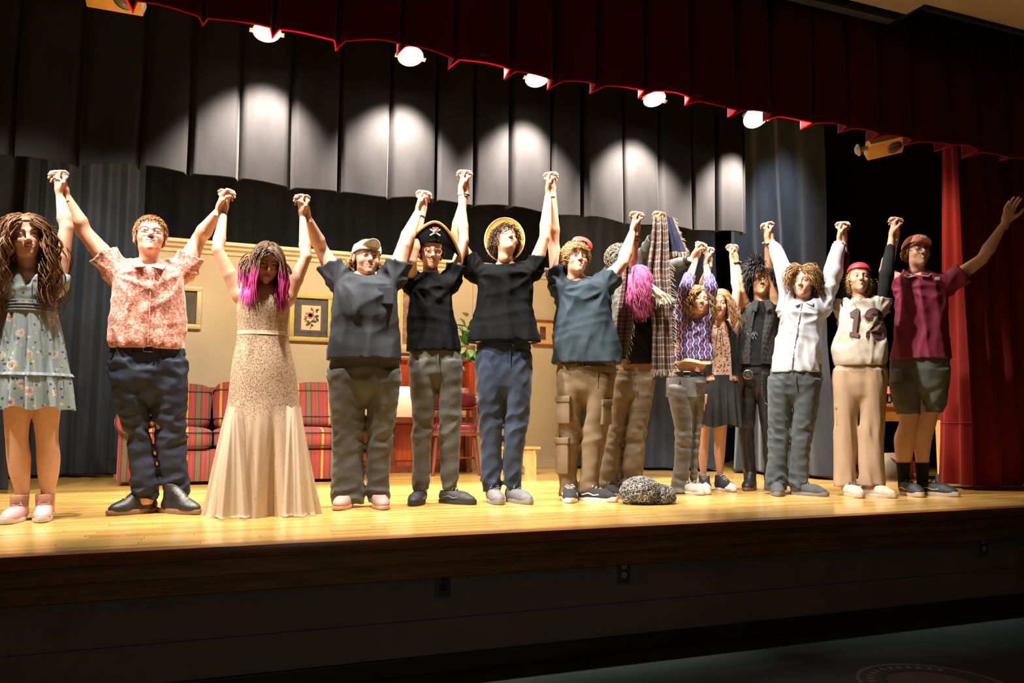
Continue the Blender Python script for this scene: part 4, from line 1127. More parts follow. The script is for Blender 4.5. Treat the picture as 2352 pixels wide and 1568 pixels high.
    D = np.empty_like(PT); D[:, 1:-1] = PT[:, 2:]-PT[:, :-2]; D[:, 0] = PT[:, 1]-PT[:, 0]; D[:, -1] = PT[:, -1]-PT[:, -2]; D /= np.linalg.norm(D, axis=2)[:, :, None]+1e-9
    up = np.array([.3, .25, .9]); U = np.cross(D, up); U /= np.linalg.norm(U, axis=2)[:, :, None]+1e-6; Wv = np.cross(D, U)
    PT[:, 0] -= (PT[:, 1]-PT[:, 0])*.3
    V = np.stack([PT+rad[:, :, None]*(math.cos(6.283*s/sides)*U*1.5+math.sin(6.283*s/sides)*Wv*.8) for s in range(sides)], 2).reshape(-1, 3)
    i, k, s = np.meshgrid(np.arange(n), np.arange(m_-1), np.arange(sides), indexing='ij'); a = ((i*m_+k)*sides+s).ravel(); e = ((i*m_+k)*sides+(s+1) % sides).ravel()
    F = np.stack([a, e, e+sides, a+sides], 1)
    T = np.broadcast_to(t[None, :, None], (n, m_, sides)).ravel(); rn = .6*rg.random(n)+.4*h/997
    RN = np.broadcast_to(rn[:, None, None], (n, m_, sides)).ravel()
    return V, F, T, RN
def vcol_mat(name, rough=0.5, spec=0.5, sss=0.0, bump=0.0, bscale=300, aniso=0.0):
    if name in MATS: return MATS[name]
    m, nt, b = _new(name)
    at_ = N(nt, 'ShaderNodeAttribute', attribute_name='Col')
    tc = N(nt, 'ShaderNodeTexCoord'); nz = N(nt, 'ShaderNodeTexNoise', i_Scale=35.0, i_Detail=3.0); L(nt, tc, 'Object', nz, 'Vector')
    mr = N(nt, 'ShaderNodeMapRange'); mr.inputs[3].default_value = .90; mr.inputs[4].default_value = 1.10; L(nt, nz, 0, mr, 0)
    mx = N(nt, 'ShaderNodeMix', data_type='RGBA', blend_type='MULTIPLY'); mx.inputs[0].default_value = 1.0
    L(nt, at_, 'Color', mx, 6); L(nt, mr, 0, mx, 7); L(nt, mx, 2, b, 'Base Color')
    b.inputs['Roughness'].default_value = rough; b.inputs['Specular IOR Level'].default_value = spec
    if sss:
        b.inputs['Subsurface Weight'].default_value = sss; b.inputs['Subsurface Radius'].default_value = (.02, .008, .005); b.inputs['Subsurface Scale'].default_value = 0.6
    MATS[name] = m
    return m
SKIN = vcol_mat('skin', 0.48, 0.4); HAIR = vcol_mat('hair_strands', 0.5, 0.22)

# ------------------------------------------------------------------ person
class Person:
    def __init__(s, base, label, skin, g=1.0):
        s.B = atf(*base); v = (s.B-CAM)[:2]; s.dist = np.linalg.norm(v); v = v/s.dist; s.v = np.array([v[0], v[1], 0.0]); s.u = np.array([v[1], -v[0], 0.0])
        s.e = empty('person', s.B, label, 'person', 'performers taking their bow', rz=math.atan2(s.u[1], s.u[0]))
        s.skin = np.array(skin); s.g = g; s.parts = []; s.trows = None
        s.W2L = np.array([s.u, s.v, [0, 0, 1.0]])
    def pt(s, x, y, dv=0.0):
        d = ray(x, y); t = (s.dist+dv)/(d@s.v); return s.W2L@(CAM+d*t-s.B)
    def loc(s, P): return s.W2L@(np.array(P)-s.B)
    def rows(s, R, ratio, cy=0.0, shrink=0.0, bmin=0.0, bmax=9.0, dv=0.0):
        out = []
        for r in R:
            a = s.pt(r[1], r[0], dv); b = s.pt(r[2], r[0], dv)
            w = max(.012, (b[0]-a[0])/2-shrink)
            out.append(((a[2]+b[2])/2, (a[0]+b[0])/2, cy+dv+(r[3] if len(r) > 3 else 0), w, min(bmax, max(bmin, w*ratio))))
        return out
    def torso_push(s, p):
        if s.trows is None: return p
        R = s.trows
        if p[2] > R[-1, 0] or p[2] < R[0, 0]: return p
        cx, cy, a, b = (np.interp(p[2], R[:, 0], R[:, i]) for i in (1, 2, 3, 4))
        a, b = a*0.95+.012, b+.016
        e = np.array([(p[0]-cx)/a, (p[1]-cy)/b]); m = np.linalg.norm(e)
        if m < 1 and m > 1e-4:
            # slide mostly front/back so hair lies on chest or back
            e2 = np.array([e[0], math.copysign(math.sqrt(max(0.0, 1-min(1, e[0]**2))), e[1])])
            p = p.copy(); p[1] = cy+e2[1]*b
        return p
    def head(s, c, scale, yaw=0, pitch=0, roll=0, dv=-0.03, wide=1.0):
        s.HO = s.pt(c[0], c[1], dv); s.hs = scale
        s.HR = np.array(Matrix.Rotation(R_(yaw), 3, 'Z') @ Matrix.Rotation(R_(roll), 3, 'Y') @ Matrix.Rotation(R_(-pitch), 3, 'X'))
        s.wide = wide
    def hpt(s, p): return s.HO+s.HR@(np.array(p)*s.hs)

def arm_chain(S, E, W): return [np.array(S), np.array(E), np.array(W)]
def add_arm(gr, ch, g, grow=0.0, upto=None, k=0.02, flare=0.0):
    S, E, W = ch; r = [.050*g+grow, .047*g+grow, .037*g+grow, .042*g+grow, .0225*g+grow]
    m1 = S+(E-S)*.45; m2 = E+(W-E)*.28
    segs = [(S, m1, r[0], r[1]), (m1, E, r[1], r[2]), (E, m2, r[2], r[3]), (m2, W, r[3], r[4])]
    for i, q in enumerate(segs):
        gr.add(rcone(*q), k if i == 0 else .008)
def build_body(p, arms, legs=None, torso=None, hands=(), neck=True, hc=None, res=0.0095, neck_r=.052, shoulders=None, tuck=True):
    """one continuous skin: torso, neck, arms, legs in a single field, with finer head and hands joined to it"""
    pts = [q for ch in arms for q in ch]+[p.HO]
    rows = []
    if torso: rows += [torso]
    if legs: rows += list(legs)
    xs = [q[0] for q in pts]+[r[1]-r[3] for R in rows for r in R]+[r[1]+r[3] for R in rows for r in R]
    ys = [q[1] for q in pts]+[r[2]-r[4] for R in rows for r in R]+[r[2]+r[4] for R in rows for r in R]
    zs = [q[2] for q in pts]+[r[0] for R in rows for r in R]
    g = Grid((min(xs)-.09, min(ys)-.09, min(zs)-.03), (max(xs)+.09, max(ys)+.09, max(zs)+.06), res)
    if torso:
        if tuck: ts = sorted(torso); torso = [(r[0], r[1], r[2], max(.03, r[3]-.04), max(.03, r[4]-.05)) for r in ts[:2]]+ts[2:]
        g.add(profile(torso), .01)
    if legs:
        for R in legs: g.add(profile(R, 2.0), .04)
    nb = p.NB
    if neck:
        top = p.hpt((0, .016, -.085)); g.add(rcone(nb, top, neck_r*1.06, neck_r*p.hs*.96), .03)
        for ch in arms: g.add(rcone(nb+np.array([0, 0, -.035]), ch[0], .045*p.g, .046*p.g), .035)
    for ch in arms: add_arm(g, ch, p.g, k=.03)
    bv, bf = g.mesh()
    parts = [(bv, bf, np.tile(p.skin, (len(bv), 1)))]
    Vh = HEAD[0].copy(); col_ = head_colors(Vh, p.skin, **(hc or {}))
    Vh[:, 0] *= p.wide*np.where(Vh[:, 2] < -.02, 1.0, 1.0)
    Vh = p.HO+(Vh*p.hs)@p.HR.T
    parts.append((Vh, HEAD[1], col_))
    for hv, hf in hands:
        c = np.tile(p.skin, (len(hv), 1)); parts.append((hv, hf, c))
    VF, C = join(parts)
    return put('body', VF, SKIN, p.e, np.clip(C, 0, 1))

def build_top(p, rows, arms, m, frac=(.45, .45), sgrow=.020, flare=.012, name='shirt', seed=1, amp=.007, f=16, neck=.060, res=.008, st=(1.2, 1.2, .45), zfun=None, k=.045, neckdrop=.01, hollow=True, ex=2.3, armgrow=None, vneck=0.0, drag=.009, pipe=.009):
    R = [list(r) for r in rows]
    z0 = min(r[0] for r in R); z1 = max(r[0] for r in R)
    pts = [q for ch in arms for q in ch]
    lo = np.array([min(r[1]-r[3] for r in R), min(r[2]-r[4] for r in R), z0]); hi = np.array([max(r[1]+r[3] for r in R), max(r[2]+r[4] for r in R), z1])
    ends = []
    for ch, fr in zip(arms, frac):
        S, E, W = ch
        if fr <= 0: ends.append(None); continue
        if fr <= 1: e = S+(E-S)*fr; path = [(S, e)]
        else: e = E+(W-E)*(fr-1); path = [(S, E), (E, e)]
        ends.append((path, e)); lo = np.minimum(lo, np.minimum(e, E if fr > 1 else e)-.09); hi = np.maximum(hi, np.maximum(e, E if fr > 1 else e)+.09)
    g = Grid(lo-.05, hi+.06, res)
    g.add(profile(R, ex), .01)
    for ch, en in zip(arms, ends):
        S = ch[0]
        if en is None: continue
        path, e = en; r0 = .050*p.g+sgrow*.75
        g.add(rcone(p.NB+np.array([0, 0, -.055]), S, .055, r0*.95), k)
        n = len(path)
        for i, (a, b) in enumerate(path):
            ra = r0 if i == 0 else .040*p.g+sgrow*1.0; rb = (.046*p.g+sgrow*.75+flare*.7) if n == 1 else (.040*p.g+sgrow if i == 0 else .030*p.g+sgrow*.8+flare)
            pr = rcone(a, b+(b-a)*.06, ra, rb)
            if i == n-1: pr = cut(pr, b, b-a)
            g.add(pr, k if i == 0 else .02)
    # cloth creases over everything
    fo = folds(seed, amp*.8, f*1.25, st, zfun)
    near = np.abs(g.D) < .06
    X, Y, Z = g.ax[0][:, None, None], g.ax[1][None, :, None], g.ax[2][None, None, :]
    I = np.argwhere(near); xx, yy, zz = g.ax[0][I[:, 0]], g.ax[1][I[:, 1]], g.ax[2][I[:, 2]]
    dis = fo(xx, yy, zz)
    nzw = vnoise(seed+7, 9, (1, 1, 1), 4)(xx, yy, zz)
    for si, ch in enumerate(arms):
        # drag lines running from each shoulder and armpit down across the cloth
        S = ch[0]+np.array([0, 0, -.05]); dx, dz = xx-S[0], zz-S[2]; th = np.arctan2(dx, -dz); rr = np.sqrt(dx*dx+dz*dz)
        w = np.exp(-(rr/.30)**2)*np.clip((rr-.03)/.06, 0, 1)
        dis = dis+drag*w*(np.abs(np.sin(th*4.2+seed+2.2*nzw+rr*4))*1.5-.75)
    # loose cloth hangs in soft pipes toward the hem and creases across the middle
    ct = np.array([np.mean([r[1] for r in R]), np.mean([r[2] for r in R])]); phi = np.arctan2(yy-ct[1], xx-ct[0])
    hgt = np.clip(1-(zz-z0)/max(.1, (z1-z0)), 0, 1)
    dis = dis+pipe*hgt**1.5*(np.abs(np.sin(phi*4.5+seed+1.8*nzw))*1.4-.8)+pipe*.25*np.exp(-((hgt-.62)/.25)**2)*(np.abs(np.sin(zz*34+6*xx*np.sin(seed*1.7)+3.0*nzw+seed))*1.5-.8)
    g.D[near] += dis.astype(F4)
    g.D = np.maximum(g.D, (F4(z0)-g.ax[2])[None, None, :])
    for en in ends:
        if en is None: continue
        path, e = en; d = path[-1][1]-path[-1][0]; d = d/np.linalg.norm(d)
        # hollow sleeve mouth
        g.add(rcone(e-d*.015, e+d*.02, .038*p.g+.006, .040*p.g+flare*.6+.008), .004, 's')
    nb = p.NB; top = p.hpt((0, .01, -.07))
    g.add(rcone(nb+np.array([0, -.012, -neckdrop]), top+np.array([0, -.03, 0]), neck, neck*1.35), .006, 's')
    if vneck: g.add(rcone(nb+np.array([0, -.10, -vneck]), nb+np.array([0, -.09, .05]), .012, .075), .01, 's')
    if hollow:
        r0 = min(R, key=lambda r: r[0])
        g.add(ell((r0[1], r0[2], r0[0]-.005), (max(.02, r0[3]-.016), max(.02, r0[4]-.016), .03)), .004, 's')
    return put(name, g.mesh(), m, p.e)

def build_pants(p, pelvis, legs, m, name='trousers', seed=5, amp=.008, f=17, ratio=.95, res=.0085, knee=1.0, hem=True, dvs=(0, 0), rise=.05, st=(.8, .8, 1.5), kk=.018, ex=2.1):
    P = p.rows(pelvis, .60, bmin=.085, bmax=.150)
    ps = sorted(P); lo_ = ps[0]
    P2 = [(lo_[0], lo_[1], lo_[2], lo_[3]*.80, lo_[4]*.86)]+ps[1:]+[(lo_[0]-.04, lo_[1], lo_[2], lo_[3]*.5, lo_[4]*.62), (lo_[0]-.08, lo_[1], lo_[2], lo_[3]*.2, lo_[4]*.3)]
    if rise: hi_ = max(P, key=lambda r: r[0]); P2.append((hi_[0]+rise, hi_[1], hi_[2], hi_[3]-.012, hi_[4]-.012))
    Ls = [p.rows(l, ratio, bmax=.125, bmin=.045, dv=dv) for l, dv in zip(legs, dvs)]
    Pa = np.array(ps)
    # leave a slit between the legs below the crotch
    A_, B_ = [np.array(sorted(l)) for l in Ls]; La, Lb = list(Ls[0]), list(Ls[1])
    for i, r in enumerate(La):
        if r[0] < ps[0][0]-.02:
            o_ = float(np.interp(r[0], B_[:, 0], B_[:, 1]-B_[:, 3])); e_ = r[1]+r[3]
            if e_ > o_-.010: n_ = (e_+o_)/2-.005; La[i] = (r[0], (r[1]-r[3]+n_)/2, r[2], (n_-r[1]+r[3])/2, r[4])
    for i, r in enumerate(Lb):
        if r[0] < ps[0][0]-.02:
            o_ = float(np.interp(r[0], A_[:, 0], A_[:, 1]+A_[:, 3])); e_ = r[1]-r[3]
            if e_ < o_+.010: n_ = (e_+o_)/2+.005; Lb[i] = (r[0], (r[1]+r[3]+n_)/2, r[2], (r[1]+r[3]-n_)/2, r[4])
    Ls = [La, Lb]
    for Lr in Ls:
        zt = max(r[0] for r in Lr)
        for i, r in enumerate(Lr):
            w = np.clip((r[0]-(zt-.26))/.26, 0, 1); pb = float(np.interp(r[0], Pa[:, 0], Pa[:, 4]))
            Lr[i] = (r[0], r[1], r[2], r[3], r[4]*(1-w)+max(r[4], pb*.97)*w)
        # carry the thigh up into the hip
        t0 = max(Lr, key=lambda r: r[0]); hz = ps[-2] if len(ps) > 1 else ps[-1]; sg = 1 if t0[1] > ps[0][1] else -1
        if hz[0] > t0[0]+.01: Lr.append((hz[0], hz[1]+sg*hz[3]*.5, hz[2], hz[3]*.47, hz[4]*.95))
    allr = P2+Ls[0]+Ls[1]
    lo = np.array([min(r[1]-r[3] for r in allr), min(r[2]-r[4] for r in allr), min(r[0] for r in allr)]); hi = np.array([max(r[1]+r[3] for r in allr), max(r[2]+r[4] for r in allr), max(r[0] for r in allr)])
    g = Grid(lo-.05, hi+.04, res)
    zw = max(r[0] for r in P2); zk = [None, None]
    g.add(profile(P2, 2.3), .01)
    for Lr in Ls: g.add(profile(Lr, ex), kk)
    zb = max(min(r[0] for r in Ls[0]), min(r[0] for r in Ls[1]))
    zkn = zb+(zw-zb)*.42
    def zf(Z):
        return (.35+.9*np.exp(-((Z-zb-.05)/.07)**2)+.75*knee*np.exp(-((Z-zkn)/.10)**2)+.35*np.exp(-((Z-(zw-.17))/.06)**2)).astype(F4)
    fo = folds(seed, amp*.85, f*1.45, st, zf)
    near = np.abs(g.D) < .06; I = np.argwhere(near); xx, yy, zz = g.ax[0][I[:, 0]], g.ax[1][I[:, 1]], g.ax[2][I[:, 2]]
    g.D[near] += fo(xx, yy, zz).astype(F4)
    g.D = np.maximum(g.D, (g.ax[2]-F4(zw))[None, None, :])
    for Lr in Ls:
        r0 = min(Lr, key=lambda r: r[0])
        g.add(ell((r0[1], r0[2], r0[0]-.002), (max(.015, r0[3]-.012), max(.015, r0[4]-.012), .025)), .003, 's')
    o = put(name, g.mesh(), m, p.e)
    return o, P, Ls
def shrink_rows(R, d): return [(r[0], r[1], r[2], max(.02, r[3]-d), max(.02, r[4]-d)) for r in R]
def ring_loft(name, rows, m, parent, n=96, fold=None, thick=.003, open_front=None, smooth=True, close_top=False):
    """cloth shell of stacked ellipses; fold(i01, angle) adds radial offset; open_front = half angle left open toward the camera"""
    V = []; nr = len(rows)
    if open_front is None: angs = np.linspace(0, 2*math.pi, n, endpoint=False)
    else: angs = np.linspace(-math.pi/2+open_front, 1.5*math.pi-open_front, n)
    for i, (z, cx, cy, a, b) in enumerate(rows):
        for t in angs:
            dr = fold(i/(nr-1), t) if fold else 0.0
            if isinstance(dr, tuple): dr, dz = dr
            else: dz = 0.0
            V.append((cx+(a+dr)*math.cos(t), cy+(b+dr)*math.sin(t), z+dz))
    V = np.array(V); F = []
    wrap = open_front is None
    for i in range(nr-1):
        for j in range(n if wrap else n-1):
            a = i*n+j; b = i*n+(j+1) % n; F.append((a, b, b+n, a+n))
    F = np.array(F)
    if rows[0][0] > rows[-1][0]: F = F[:, ::-1]
    ctr = np.repeat(np.array([(r[1], r[2]) for r in rows]), n, 0); d = V[:, :2]-ctr; d = d/(np.linalg.norm(d, axis=1)[:, None]+1e-9)
    V2 = V.copy(); V2[:, :2] -= d*thick
    o = mesh_obj(name, np.vstack([V, V2]), np.vstack([F, F[:, ::-1]+len(V)]), m, parent)
    return o
def resample(rows, n): 
    return [tuple(r) for r in smooth_rows(rows, n)[::-1]]
def hair_obj(p, name, VFTR, c0, c1, tip=None, tipat=.5):
    V, F, T, RN = VFTR
    c0, c1 = np.array(c0), np.array(c1); C = c0+(c1-c0)*RN[:, None]
    if tip is not None:
        w = np.clip((T-tipat)/.2, 0, 1)[:, None]; C = C*(1-w)+np.array(tip)*(.55+.9*RN[:, None])*w
    return put(name, (V, F), HAIR, p.e, np.clip(C, 0, 1))
def cap_obj(p, c, line=LINE, grow=.003, parent=None):
    grow = min(grow, .005)
    V, F = hair_cap(None, grow, line); V = p.HO+(V*p.hs)@p.HR.T
    return put('scalp_hair', (V, F), HAIR, parent or p.e, np.tile(np.array(c), (len(V), 1)))
def glasses(p, m, r=.021, wide=1.0):
    mb = MB()
    for s in (-1, 1):
        pts = [p.hpt((s*.033+r*1.1*math.copysign(abs(math.cos(t))**.7, math.cos(t)), -.096+.006*abs(math.cos(t)), .001+r*.85*math.copysign(abs(math.sin(t))**.7, math.sin(t)))) for t in np.linspace(0, 2*math.pi, 21)]
        mb.tube(pts, .0020, 6, False)
        mb.tube([p.hpt((s*.055, -.090, .008)), p.hpt((s*.074, -.06, .008)), p.hpt((s*.080, .01, .012))], .0018, 5)
    mb.tube([p.hpt((-.011, -.098, .006)), p.hpt((0, -.102, .008)), p.hpt((.011, -.098, .006))], .0018, 5)
    return mb.build('glasses', m, p.e, smooth=True)
def belt(p, rows, m, zc, h=.036, grow=.008, buckle=None):
    R = np.array(sorted(rows)); g = lambda z, i: float(np.interp(z, R[:, 0], R[:, i]))
    rr = [(z, g(z, 1), g(z, 2), g(z, 3)+grow, g(z, 4)+grow) for z in np.linspace(zc+h/2, zc-h/2, 4)]
    o = ring_loft('belt', rr, m, p.e, 60, thick=.006)
    if buckle:
        r = rr[1]; x, y = r[1], r[2]-r[4]-.006
        MB().tube([(x-.026, y, zc-.018), (x+.026, y, zc-.018), (x+.026, y, zc+.018), (x-.026, y, zc+.018), (x-.026, y, zc-.018)], .004, 6).build('buckle', buckle, o, smooth=True)
    return o

# ================================================================== the performers
FAIR = (.60, .335, .23); WARM = (.53, .28, .175); TAN = (.50, .27, .15); BROWN = (.36, .17, .09)
def denim(name, c, fade=0.35):
    if name in MATS: return MATS[name]
    m, nt, b = _new(name)
    tc = N(nt, 'ShaderNodeTexCoord')
    n1 = N(nt, 'ShaderNodeTexNoise', i_Scale=5.0, i_Detail=4.0); L(nt, tc, 'Object', n1, 'Vector')
    mp = N(nt, 'ShaderNodeMapping'); mp.inputs['Scale'].default_value = (120, 120, 30); L(nt, tc, 'Object', mp, 0)
    n2 = N(nt, 'ShaderNodeTexNoise', i_Scale=3.0, i_Detail=3.0); L(nt, mp, 0, n2, 'Vector')
    mx = N(nt, 'ShaderNodeMix', data_type='FLOAT'); mx.inputs[0].default_value = .35; L(nt, n1, 0, mx, 2); L(nt, n2, 0, mx, 3)
    r = ramp(nt, [(.32, tuple(x*(1-fade) for x in c)), (.68, tuple(min(1, x*(1+fade)) for x in c))]); L(nt, mx, 0, r, 0); L(nt, r, 0, b, 'Base Color')
    b.inputs['Roughness'].default_value = .8; b.inputs['Sheen Weight'].default_value = .15
    rn = N(nt, 'ShaderNodeTexNoise', noise_type='RIDGED_MULTIFRACTAL', i_Scale=6.0, i_Detail=3.0); mp3 = N(nt, 'ShaderNodeMapping'); mp3.inputs['Scale'].default_value = (.8, .8, 1.6); mp3.inputs['Rotation'].default_value = (0, .4, 0); L(nt, tc, 'Object', mp3, 0); L(nt, mp3, 0, rn, 'Vector')
    b0 = N(nt, 'ShaderNodeBump', i_Strength=.5, i_Distance=.02); L(nt, rn, 0, b0, 'Height')
    bp = N(nt, 'ShaderNodeBump', i_Strength=.25, i_Distance=.003); L(nt, n2, 0, bp, 'Height'); L(nt, b0, 0, bp, 'Normal'); L(nt, bp, 0, b, 'Normal')
    MATS[name] = m
    return m
def cloth(name, c, var=.15, rough=.9, bump=.35, bscale=28, sheen=0.0):
    if name in MATS: return MATS[name]
    m = mat(name, c, rough, var, 7, 0, bscale, sheen=sheen, spec=.08)
    nt = m.node_tree; b = nt.nodes['Principled BSDF']; tc = nt.nodes['Texture Coordinate']
    # creases: ridged noise drawn out along the fall of the cloth, over a fine weave
    mp = N(nt, 'ShaderNodeMapping'); mp.inputs['Scale'].default_value = (1.0, 1.0, .45); mp.inputs['Rotation'].default_value = (0, .35, 0); L(nt, tc, 'Object', mp, 0)
    rn = N(nt, 'ShaderNodeTexNoise', noise_type='RIDGED_MULTIFRACTAL', i_Scale=7.0, i_Detail=3.0, i_Roughness=.5); L(nt, mp, 0, rn, 'Vector')
    wv = N(nt, 'ShaderNodeTexNoise', i_Scale=bscale*8, i_Detail=2.0); L(nt, tc, 'Object', wv, 'Vector')
    b1 = N(nt, 'ShaderNodeBump', i_Strength=min(1, bump*1.6), i_Distance=.022); L(nt, rn, 0, b1, 'Height')
    b2 = N(nt, 'ShaderNodeBump', i_Strength=.25, i_Distance=.002); L(nt, wv, 0, b2, 'Height'); L(nt, b1, 0, b2, 'Normal'); L(nt, b2, 0, b, 'Normal')
    return m
def spots(name, base, layers, rough=.8, bump=.2):
    """printed fabric: (scale, radius, colour, seed) voronoi motifs over a base colour"""
    m, nt, b = _new(name); tc = N(nt, 'ShaderNodeTexCoord')
    cur = N(nt, 'ShaderNodeRGB'); cur.outputs[0].default_value = _rgb(base); co = 0
    wz = N(nt, 'ShaderNodeTexNoise', i_Scale=70.0, i_Detail=3.0); L(nt, tc, 'Object', wz, 'Vector')
    for sc, rad, c, off in layers:
        mp = N(nt, 'ShaderNodeMapping'); mp.inputs['Location'].default_value = (off, off*1.7, off*.6); L(nt, tc, 'Object', mp, 0)
        v = N(nt, 'ShaderNodeTexVoronoi', i_Scale=sc, i_Randomness=.85); L(nt, mp, 0, v, 'Vector')
        ad = N(nt, 'ShaderNodeMath', operation='MULTIPLY_ADD'); L(nt, wz, 0, ad, 0); ad.inputs[1].default_value = 1.1*rad; L(nt, v, 'Distance', ad, 2)
        lt = N(nt, 'ShaderNodeMath', operation='LESS_THAN'); lt.inputs[1].default_value = rad*1.5; L(nt, ad, 0, lt, 0)
        mx = N(nt, 'ShaderNodeMix', data_type='RGBA'); L(nt, lt, 0, mx, 0); L(nt, cur, co, mx, 6); mx.inputs[7].default_value = _rgb(c)
        cur, co = mx, 2
    L(nt, cur, co, b, 'Base Color'); b.inputs['Roughness'].default_value = rough
    nz = N(nt, 'ShaderNodeTexNoise', i_Scale=30.0, i_Detail=4.0); L(nt, tc, 'Object', nz, 'Vector')
    bp = N(nt, 'ShaderNodeBump', i_Strength=bump, i_Distance=.006); L(nt, nz, 0, bp, 'Height'); L(nt, bp, 0, b, 'Normal')
    return m
black_sole = mat('black_rubber', (.018, .018, .02), .6); white_sole = mat('white_rubber', (.62, .58, .55), .5, .06)
white_lace = mat('white_lace', (.70, .68, .64), .7); black_lace = mat('black_lace', (.03, .03, .03), .7)
silver = mat('silver_metal', (.70, .70, .72), .22, .05, metal=1.0)
blackl = mat('black_leather', (.016, .015, .016), .45, .3, 14, .25, 90)

CL = {1: (138, 418), 2: (516, 458), 3: (696, 470), 4: (971, 462), 5: (1066, 414), 6: (1265, 418), 7: (1461, 508), 8: (1512, 506), 9: (1605, 573), 10: (1627, 583),
      11: (1684, 578), 12: (1764, 530), 13: (1935, 530), 14: (2056, 520)}
PS = {}
def P_(i, base, label, skin, g, head, nb):
    p = Person(base, label, skin, g); p.head(*head[0], **head[1]); p.NB = p.pt(nb[0], nb[1], .02); p.id = i; PS[i] = p; return p
P_(1, (75, 1192), 'performer with long wavy brown hair in a pale floral mini dress, leftmost in the line', FAIR, .96, (((58, 545), 1.04), dict(yaw=8, pitch=0, roll=-8)), (66, 618))
P_(2, (340, 1178), 'performer with glasses in a coral short-sleeved shirt and navy trousers', FAIR, 1.14, (((345, 547), 1.06), dict(yaw=2, pitch=16, roll=2, wide=1.04)), (343, 607))
P_(3, (598, 1180), 'performer with magenta-tipped hair in a champagne sequin gown', WARM, .88, (((613, 606), .99), dict(yaw=8, pitch=-16, roll=5)), (606, 672))
P_(4, (838, 1163), 'performer in a cream visor, charcoal pocket tee and faded wide jeans', FAIR, 1.14, (((842, 594), 1.02), dict(yaw=16, pitch=2, roll=3, wide=1.05)), (838, 636))
P_(5, (1000, 1155), 'performer in a black pirate hat with gold trim, black tee and worn jeans', FAIR, .86, (((990, 580), .98), dict(yaw=10, pitch=-6, roll=2)), (990, 634))
P_(6, (1158, 1152), 'performer in an orange brimmed hat and black tee, face tipped up', WARM, 1.0, (((1161, 557), 1.0), dict(yaw=20, pitch=30, roll=8)), (1160, 612))
P_(7, (1340, 1148), 'performer in a red cap, slate blue tee and khaki cargo trousers', FAIR, 1.12, (((1322, 597), 1.03), dict(yaw=20, pitch=10, roll=5, wide=1.04)), (1330, 645))
P_(8, (1440, 1138), 'performer with pink hair over the face, plaid shawl and black crop top', BROWN, .92, (((1466, 650), .98), dict(yaw=5, pitch=-42, roll=8, dv=-.10)), (1470, 705))
P_(9, (1456, 1124), 'performer with a grey-brown afro and dark jacket, half hidden behind the shawl', TAN, .95, (((1428, 606), .98), dict(yaw=25, pitch=0)), (1440, 655))
P_(10, (1578, 1132), 'performer in a blue flower-striped crop sweater and grey flared jeans', FAIR, .88, (((1604, 692), .97), dict(yaw=18, pitch=6, roll=8)), (1598, 730))
P_(11, (1640, 1125), 'performer in a black vest, pink floral top and black skirt', FAIR, .86, (((1650, 699), .98), dict(yaw=4, pitch=0)), (1652, 742))
P_(12, (1735, 1124), 'performer with spiky black hair, studded black vest and black trousers', TAN, .96, (((1746, 648), 1.06), dict(yaw=10, pitch=6, roll=4)), (1748, 694))
P_(13, (1815, 1135), 'performer with tousled brown hair in a pale blue button shirt and jeans', FAIR, 1.1, (((1845, 650), 1.03), dict(yaw=-14, pitch=4, wide=1.05)), (1846, 690))
P_(14, (1970, 1138), 'performer in a red backward cap, white number 12 jersey and beige trousers', FAIR, .9, (((1972, 641), .99), dict(yaw=12, pitch=8, roll=3)), (1976, 690))
P_(15, (2110, 1136), 'performer in a salmon cap, maroon polo and grey shorts waving at the far right', FAIR, 1.12, (((2106, 581), 1.08), dict(yaw=26, pitch=8, roll=4)), (2108, 628))
# shoulder and elbow of the image-left (a) and image-right (b) arm: (x, y, depth offset)
AR = {1: (((10, 650), (-48, 565)), ((131, 648), (153, 522))), 2: (((264, 616), (193, 532)), ((422, 616), (457, 548))),
      3: (((551, 676), (500, 574)), ((661, 684), (703, 590))), 4: (((774, 636), (738, 572)), ((905, 636), (928, 562))),
      5: (((944, 650), (946, 600, -.12)), ((1036, 650), (1066, 552))), 6: (((1090, 622), (1046, 542)), ((1226, 618), (1251, 546))),
      7: (((1286, 655), (1271, 560)), ((1390, 650), (1430, 604))), 8: (((1438, 708), (1449, 614, -.04)), ((1500, 708), (1511, 612))),
      9: (((1432, 672), (1470, 596)), ((1508, 670), (1543, 614))), 10: (((1564, 734), (1574, 664, -.05)), ((1622, 736), (1631, 664, -.05))),
      11: (((1634, 752), (1612, 662)), ((1678, 752), (1692, 668))), 12: (((1713, 712), (1702, 668, -.10)), ((1784, 710), (1769, 642, -.06))),
      13: (((1806, 705), (1803, 628)), ((1890, 704), (1912, 628))), 14: (((1937, 708), (1938, 636)), ((2020, 706), (2036, 634))),
      15: (((2080, 655), (2032, 622)), ((2172, 655), (2256, 594)))}
def clasp_pt(k, i, j):
    d = ray(*CL[k]); ts = [PS[q].dist/(d@PS[q].v) for q in (i, j)]; return CAM+d*(ts[0]+ts[1])/2
CLW = {k: clasp_pt(k, k, k+1) for k in CL}
